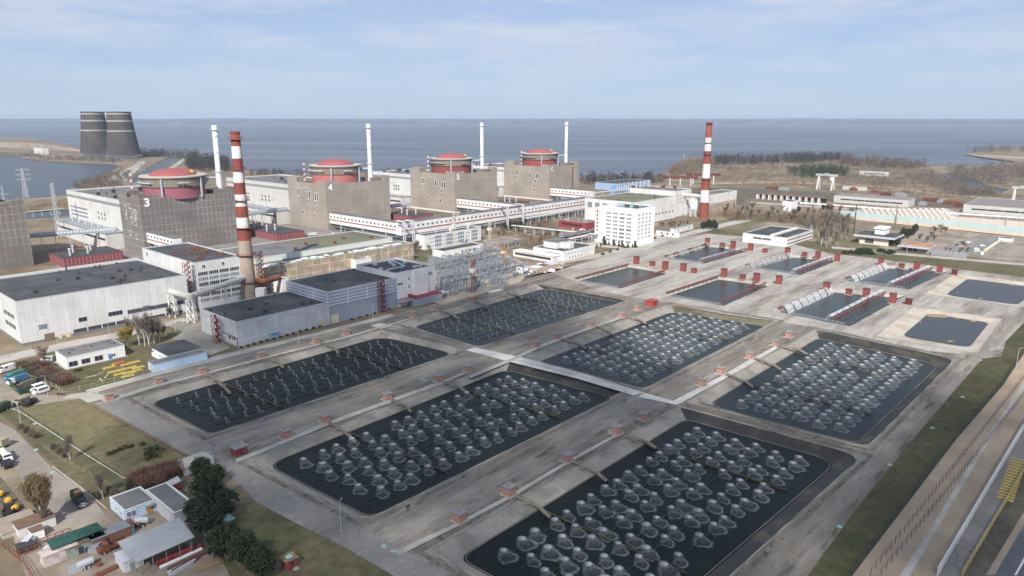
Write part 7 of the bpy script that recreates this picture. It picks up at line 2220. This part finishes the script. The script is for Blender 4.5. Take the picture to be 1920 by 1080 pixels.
# yellow pallets on the building site
m_form = M('yellow_formwork', (.50, .37, .10), .8, .15, .8)
rr = random.Random(4)
fp = [(205, 690), (222, 682), (238, 684), (252, 680), (214, 698), (230, 694), (246, 690), (260, 690), (226, 702), (242, 700), (256, 696), (240, 706)]
fpm = MB()
for y in (-1.0, -.33, .33, 1.0): fpm.box(-2.2, 2.2, y - .14, y + .14, .25, .4)
for x in (-2.2, 0, 2.2): fpm.box(x - .12, x + .12, -1.2, 1.2, .05, .249)
fpm = fpm.mesh('formwork_frame', m_form)
for x, y in fp: TAG(OBJ('formwork_frame', fpm, None, G(x, y, .06), ROT + rr.choice([0, 0, .1, -.08])), 'yellow formwork frame lying on the building site beside the gatehouse', 'formwork', 'yellow formwork frames')
TAG(MB().box(-2, 2, -1.2, 1.2, 0, .7).box(-1.4, 1.6, -.8, .8, .7, .9).build('brick_stack', M('brick_red', (.36, .12, .07), .9, .2), None, G(224, 682), ROT), 'low stack of red bricks among the yellow formwork', 'stack')
for i, (x, y) in enumerate(((172, 706), (186, 702), (200, 706), (190, 712))):
    TAG(MB().box(-2.4, 2.4, -.15, .15, .0, .2).box(-2.0, 1.8, .2, .45, 0, .18).build('timber_boards', M('pale_timber', (.45, .36, .24), .9, .2), None, G(x, y, .06), ROT + i * .5), 'pale loose boards on the sand left of the formwork', 'timber', 'loose boards on the building site')
# fences -------------------------------------------------------------------------
def FENCE(name, label, pts, h, sp, postm, railm, rails=2, r=.06, mesh=None):
    w_ = [G(*p) for p in pts]
    o = THING(name, label, 'fence', w_[0])
    rel = lambda v, z: (v.x - w_[0].x, v.y - w_[0].y, z)
    rm_ = MB()
    pme = MB().tube((0, 0, 0), (0, 0, h), r, 4).mesh('post', postm)
    for a, b in zip(w_, w_[1:]):
        n = max(1, int((b - a).length / sp))
        for k in range(n):
            p = a.lerp(b, k / n)
            OBJ('post', pme, o, rel(p, 0))
        for k in range(rails): rm_.tube(rel(a, h * (k + .6) / rails), rel(b, h * (k + .6) / rails), r * .6, 4)
    rm_.build('rails', railm, o)
    if mesh:
        mm = MB()
        for a, b in zip(w_, w_[1:]): mm.face([rel(a, .1), rel(b, .1), rel(b, h), rel(a, h)])
        mm.build('wire_mesh', mesh, o)
    return o
m_mesh = SPRAY('wire_mesh', .30, 3.0, 3.0, .3, .6, .1)
for q in m_mesh.node_tree.nodes:
    if q.type in ('BSDF_DIFFUSE', 'BSDF_TRANSLUCENT'): q.inputs['Color'].default_value = (.10, .11, .10, 1)
FENCE('wire_fence', 'pale green wire fence round the thicket and building site', [(28, 686), (60, 712), (106, 728), (118, 738), (150, 732), (215, 716), (285, 698)], 1.9, 3.2, M('fence_pale_green', (.42, .46, .32), .8, .1), M('fence_pale_green', (.42, .46, .32), .8, .1), 2, .07)
FENCE('low_fence', 'long white low fence round the dry lawn', [(24, 768), (36, 772), (148, 845), (232, 898), (252, 893)], .5, 6, c_trim, c_trim, 1, .14)
FENCE('wire_fence', 'pale wooden fence along the left road verge', [(84, 842), (112, 862), (148, 880), (210, 915), (232, 962)], 1.5, 3, M('fence_wood', (.33, .27, .18), .9, .2), M('fence_wood', (.33, .27, .18), .9, .2), 2, .06)
FENCE('kerb_rail', 'white kerb rail along the lower left road', [(100, 876), (168, 928), (200, 955)], .35, 8, c_trim, c_trim, 1, .14)
FENCE('board_fence', 'dark brown board edging beside the lane at the pond corner', [(172, 762), (250, 806), (345, 855), (372, 870)], .7, 4, brn, brn, 2, .14)
FENCE('wire_fence', 'rusty wire fence at the lower left corner', [(0, 1022), (46, 1060), (70, 1100)], 2.0, 2.4, c_rust, c_rust, 3, .07)
FENCE('wire_fence', 'pale fence between the pipe yard and the pines', [(408, 1036), (450, 1064), (480, 1090)], 1.4, 2.5, M('fence_wood', (.33, .27, .18), .9, .2), M('fence_wood', (.33, .27, .18), .9, .2), 2, .06)
FENCE('wire_fence', 'thin rusty fence along the verge of the far ponds', [(990, 512), (1080, 490), (1190, 459), (1320, 438)], 2.0, 5, c_rust, c_rust, 2, .06)
FENCE('wire_fence', 'thin fence on the embankment above the far ponds', [(1440, 449), (1600, 481), (1760, 503), (1920, 524), (2060, 542)], 2.0, 5.5, c_rust, c_rust, 2, .06)
FENCE('pond_rail', 'thin white handrail along the near edge of the settling pond', [(1720, 577), (1890, 601), (1838, 656)], 1.0, 4, c_grey, c_grey, 2, .05)
for k, lab in (('Q1', 'pond right of the canteen'), ('Q2', 'plain pond in the middle distance'), ('Q3', 'nearer curtain spray pond'), ('Q4', 'farthest pond below the laboratory'), ('Q5', 'far pond below the poplars'), ('Q6', 'farther curtain spray pond')):
    c = POND_C[k]
    e = (c[0] - c[3]).normalized() * 2.4
    o = THING('pond_rail', 'thin grey railing along the front of the %s' % lab, 'fence', (c[0].x + e.x, c[0].y + e.y, 0))
    d = c[1] - c[0]
    mb = MB()
    for q in range(18): mb.tube((d.x * q / 17, d.y * q / 17, 0), (d.x * q / 17, d.y * q / 17, 1.0), .05, 4)
    mb.tube((0, 0, 1.0), (d.x, d.y, 1.0), .05, 4).tube((0, 0, .5), (d.x, d.y, .5), .05, 4)
    mb.build('railing', c_lgrey, o)
FENCE('perimeter_fence', 'dark wire mesh fence between the grass strip and the sand', [(1598, 1080), (1795, 822), (1880, 724), (1926, 655), (2100, 520)], 2.6, 4.6, c_dark, c_dark, 3, .07, m_mesh)
# Y shaped barbed wire posts
ym = MB().tube((0, 0, 0), (0, 0, 1.7), .07, 5).tube((0, 0, 1.7), (.42, .1, 2.2), .055, 4).tube((0, 0, 1.7), (-.42, -.1, 2.2), .055, 4).mesh('barbed_wire_post', c_dark)
for nm, a, b, sp in (('left', (1632, 1080), (2010, 596), 3.4), ('right', (1652, 1080), (2030, 605), 3.4)):
    pa, pb = G(*a), G(*b)
    mid = G(1826, 815) if nm == 'left' else G(1842, 815)
    n = int((pb - pa).length / sp)
    for k in range(n):
        TAG(OBJ('barbed_wire_post', ym, None, pa.lerp(pb, k / n), ROT + rnd.uniform(-.2, .2)), 'black Y shaped post in the %s row on the sand strip' % nm, 'fence post', 'Y posts of the %s row on the sand' % nm)
    wr = MB()
    for dz, dx in ((2.2, .4), (2.2, -.4), (1.2, 0)):
        nv = Vector((math.cos(ROT), math.sin(ROT), 0)) * dx
        wr.tube((pa.x + nv.x, pa.y + nv.y, dz), (pb.x + nv.x, pb.y + nv.y, dz), .02, 3)
    TAG(wr.build('barbed_wire', c_dark), 'barbed wire strung along the %s row of Y posts' % nm, 'wire')
def WALLRUN(name, label, pts, h, t, mat, cat='wall', cap=None, post=None):
    w_ = [G(*p) for p in pts]
    o = THING(name, label, cat, w_[0])
    mb = MB()
    pm = MB().box(-.18, .18, -.18, .18, 0, h + .15).mesh('post', cap or mat)
    for a, b in zip(w_, w_[1:]):
        d = (b - a).normalized()
        nn = Vector((-d.y, d.x, 0)) * t / 2
        pts_ = [a + nn - w_[0], b + nn - w_[0], b - nn - w_[0], a - nn - w_[0]]
        mb.prism([(p.x, p.y) for p in pts_][::-1], 0, h)
        if post:
            n = int((b - a).length / post)
            for k in range(n):
                p = a.lerp(b, (k + .5) / n) - w_[0]
                OBJ('post', pm, o, p)
    mb.build('wall', mat, o)
    return o
WALLRUN('white_wall', 'long white concrete panel wall along the perimeter lane', [(1757, 1082), (1912, 817), (1986, 702), (2080, 570)], 2.6, .22, M('perimeter_white', (.66, .66, .64), .85, .1, .4), post=5.0, cap=c_trim)
WALLRUN('yellow_barrier', 'dull yellow barrier fence beside the soil verge', [(1803, 1082), (1940, 850), (2030, 712)], 1.6, .16, M('dull_yellow', (.46, .36, .16), .8, .15), 'fence', post=3.0, cap=M('dull_yellow', (.46, .36, .16), .8, .15))
bm2 = MB().box(-1.9, 1.9, -.45, .45, 0, .5).mesh('yellow_slab', M('yellow_slab', (.50, .38, .11), .85, .15))
for k in range(15):
    t = k / 14
    o = OBJ('yellow_slab', bm2 if k not in (3, 5, 7) else bm2, None, G(1884 + 26 * t, 938 - 74 * t), ROT + math.pi / 2 + .0)
    TAG(o, 'yellow concrete slab in the row beside the perimeter road', 'slab', 'yellow slabs by the road')
# lamp posts ----------------------------------------------------------------------
lm = MB().tube((0, 0, 0), (0, 0, 8.5), .1, 6, 0, .06).tube((0, 0, 8.5), (1.2, 0, 8.8), .05, 5).mesh('pole', c_lgrey)
lh = MB().box(1.0, 1.7, -.14, .14, 8.72, 8.86).mesh('lamp_head', c_grey)
for i, (x, y) in enumerate(((330, 622), (110, 655), (206, 634), (40, 800), (90, 745), (560, 640), (700, 605), (640, 1000), (830, 566), (1050, 492), (1240, 447), (1400, 416), (1700, 474), (1790, 486), (1870, 496), (1745, 470), (1815, 448), (1905, 690))):
    o = THING('lamp_post', 'thin grey lamp post standing beside a road or walk of the plant', 'lamp post', G(x, y), i * 1.1, 'thin grey lamp posts')
    OBJ('pole', lm, o); OBJ('lamp_head', lh, o)
# red stair towers on the hall corners
def STAIR(P, rot, h, label):
    o = THING('stair_tower', label, 'stair tower', P, rot)
    fr_ = MB()
    for x in (0, 3):
        for y in (0, 2.2): fr_.tube((x, y, 0), (x, y, h), .12, 4)
    fr_.build('frame', c_redp, o)
    n = int(h / 2.6)
    for k in range(n):
        z = h * k / n
        MB().face([(.1, .1, z), (2.9, .1, z + h / n), (2.9, 1.0, z + h / n), (.1, 1.0, z)]).box(2.2, 3, 0, 2.2, z + h / n, z + h / n + .08).tube((0, 0, z + 1), (3, 0, z + h / n + 1), .07, 4).tube((0, 2.2, z), (3, 2.2, z + h / n), .09, 4).tube((3, 2.2, z), (0, 2.2, z + h / n), .09, 4).tube((0, 0, z), (3, 0, z + h / n), .09, 4).build('flight', c_redp, o)
    return o
STAIR(qD.p + A1 * (qD.la - 13) - B1 * 2.6, ROT, qD.h + .8, 'dark red steel stair tower on the front of the blue grey hall')
STAIR(qA.p + A1 * (qA.la + .3) + B1 * 2, ROT, qA.h + 6, 'dark red steel stair tower between long hall and office block')
STAIR(qC.p - A1 * 2.6 + B1 * 11, ROT + math.pi / 2, qC.h + 1.5, 'red and pale steel stair tower on the side of the weathered workshop')
STAIR(pc1 + Vector((4.5, 6, 0)), ROT, 26, 'dark steel stair frame behind the near striped chimney')
# clutter ---------------------------------------------------------------------------
cl = random.Random(77)
cm_ = [c_white, c_lgrey, c_rust, c_grey, M('pale_timber', (.45, .36, .24), .9, .2), M('tarp_blue', (.07, .14, .25), .8, .1)]
for i in range(46):
    x, y = cl.choice([(cl.uniform(990, 1050), cl.uniform(500, 515)), (cl.uniform(985, 1060), cl.uniform(494, 508)), (cl.uniform(990, 1100), cl.uniform(425, 440)), (cl.uniform(20, 230), cl.uniform(1020, 1078)), (cl.uniform(960, 1010), cl.uniform(505, 520))])
    s = cl.uniform(.6, 2.2)
    mb = MB().box(-s, s, -s * .6, s * .6, 0, s * .6)
    mb.box(-s * .5, s * .8, -s * .4, s * .3, s * .6, s * .85).box(s, s * 1.5, -s * .3, s * .5, 0, s * .3)
    TAG(mb.build('stored_crates', cm_[i % 6], None, G(x, y), cl.uniform(0, 3)), 'small pile of crates and scrap lying about a yard of the plant', 'crates', 'piles lying about the yards')
q = B('white_hut', 'small white cube hut with one window right of the switchyard', (982, 513), top=502, xr=990, xl=967, wall=c_white, par=.1)
WIN(q, 'b', [q.lb * .55], [q.h * .5], 2.0, 1.2, 2)
for i in range(3):
    q = B('market_shed', '%s of three low sheds with pale patched roofs right of the white cube hut' % ORD[i], (1006 + 14 * i, 512 - 3.2 * i), h=3.0, la=9, lb=8, wall=M('shed_sand', (.45, .36, .26), .9, .2), roof=[c_trim, c_rust, c_lgrey][i], par=-.1)
BOXY('ship_hull', 'pale green grey rounded container beside the railway tracks near the switchyard', (922, 556), 10, 3, 2.2, M('grey_green', (.30, .33, .29), .8, .15), c_lgrey)
# rails by the switchyard
for i in range(4):
    pa, pb = G(850 + 6 * i, 571 + 4 * i, .1), G(1040 + 5 * i, 506 + 2.5 * i, .1)
    mb = MB().tube(pa, pb, .09, 4)
    TAG(mb.build('railway_rail', c_rust), kind='structure')
# ---- haze and passing clouds -----------------------------------------------------------

def CLOUD(label, poly, hgt, spacing, rad_, fac, seed):
    """a low drifting cloud: many soft puffs; it stands where the sun has to shine through it to reach the ground outlined by poly"""
    r = random.Random(seed)
    m = bpy.data.materials.new('cloud_vapour')
    m.use_nodes = True
    t = m.node_tree
    for q in list(t.nodes): t.nodes.remove(q)
    o_ = t.nodes.new('ShaderNodeOutputMaterial')
    mxs = t.nodes.new('ShaderNodeMixShader'); tr = t.nodes.new('ShaderNodeBsdfTransparent'); tl = t.nodes.new('ShaderNodeBsdfTranslucent')
    tl.inputs['Color'].default_value = (.9, .9, .92, 1)
    mxs.inputs[0].default_value = fac
    t.links.new(tr.outputs[0], mxs.inputs[1]); t.links.new(tl.outputs[0], mxs.inputs[2]); t.links.new(mxs.outputs[0], o_.inputs['Surface'])
    w_ = [G(*p) for p in poly]
    xs, ys = [p.x for p in w_], [p.y for p in w_]
    def ins(x, y):
        c = False
        for k in range(len(w_)):
            a, b = w_[k], w_[(k + 1) % len(w_)]
            if (a.y > y) != (b.y > y) and x < (b.x - a.x) * (y - a.y) / (b.y - a.y) + a.x: c = not c
        return c
    mb = MB()
    y = min(ys)
    off = to_sun * (hgt / to_sun.z)
    while y < max(ys):
        x = min(xs)
        while x < max(xs):
            px, py = x + r.uniform(-.45, .45) * spacing, y + r.uniform(-.45, .45) * spacing
            if ins(px, py):
                c = Vector((px, py, 0)) + off
                R_ = rad_ * r.uniform(.6, 1.35)
                i = len(mb.v)
                n, k_ = 12, 7
                for a in range(k_ + 1):
                    th = math.pi * a / k_
                    for b in range(n):
                        ph = 2 * math.pi * b / n
                        mb.v.append((c.x + R_ * math.sin(th) * math.cos(ph), c.y + R_ * math.sin(th) * math.sin(ph), c.z + R_ * .6 * math.cos(th) + r.uniform(-.02, .02)))
                for a in range(k_):
                    for b in range(n):
                        mb.f.append((i + a * n + b, i + (a + 1) * n + b, i + (a + 1) * n + (b + 1) % n, i + a * n + (b + 1) % n)); mb.m.append(0)
            x += spacing
        y += spacing
    TAG(mb.build('cloud', m, smooth=True), label, kind='structure')
CLOUD('low grey cloud drifting behind and above the viewer', [(150, 1080), (335, 905), (300, 780), (330, 690), (400, 640), (440, 570), (560, 545), (700, 520), (800, 535), (930, 548), (1040, 615), (1190, 655), (1310, 688), (1400, 735), (1600, 750), (1790, 735), (1990, 735), (2100, 900), (2100, 1250), (800, 1300)], 520, 24, 21, .27, 3)
hz_ = MB().box(-42000, 42000, -900, 42000, -4, 150)
mh = bpy.data.materials.new('haze')
mh.use_nodes = True
t = mh.node_tree
for q in list(t.nodes): t.nodes.remove(q)
o_ = t.nodes.new('ShaderNodeOutputMaterial')
pv = t.nodes.new('ShaderNodeVolumePrincipled')
pv.inputs['Color'].default_value = (.66, .81, 1.0, 1)
pv.inputs['Density'].default_value = .00005
pv.inputs['Anisotropy'].default_value = 0.0
t.links.new(pv.outputs[0], o_.inputs['Volume'])
TAG(hz_.build('haze', mh), kind='stuff')
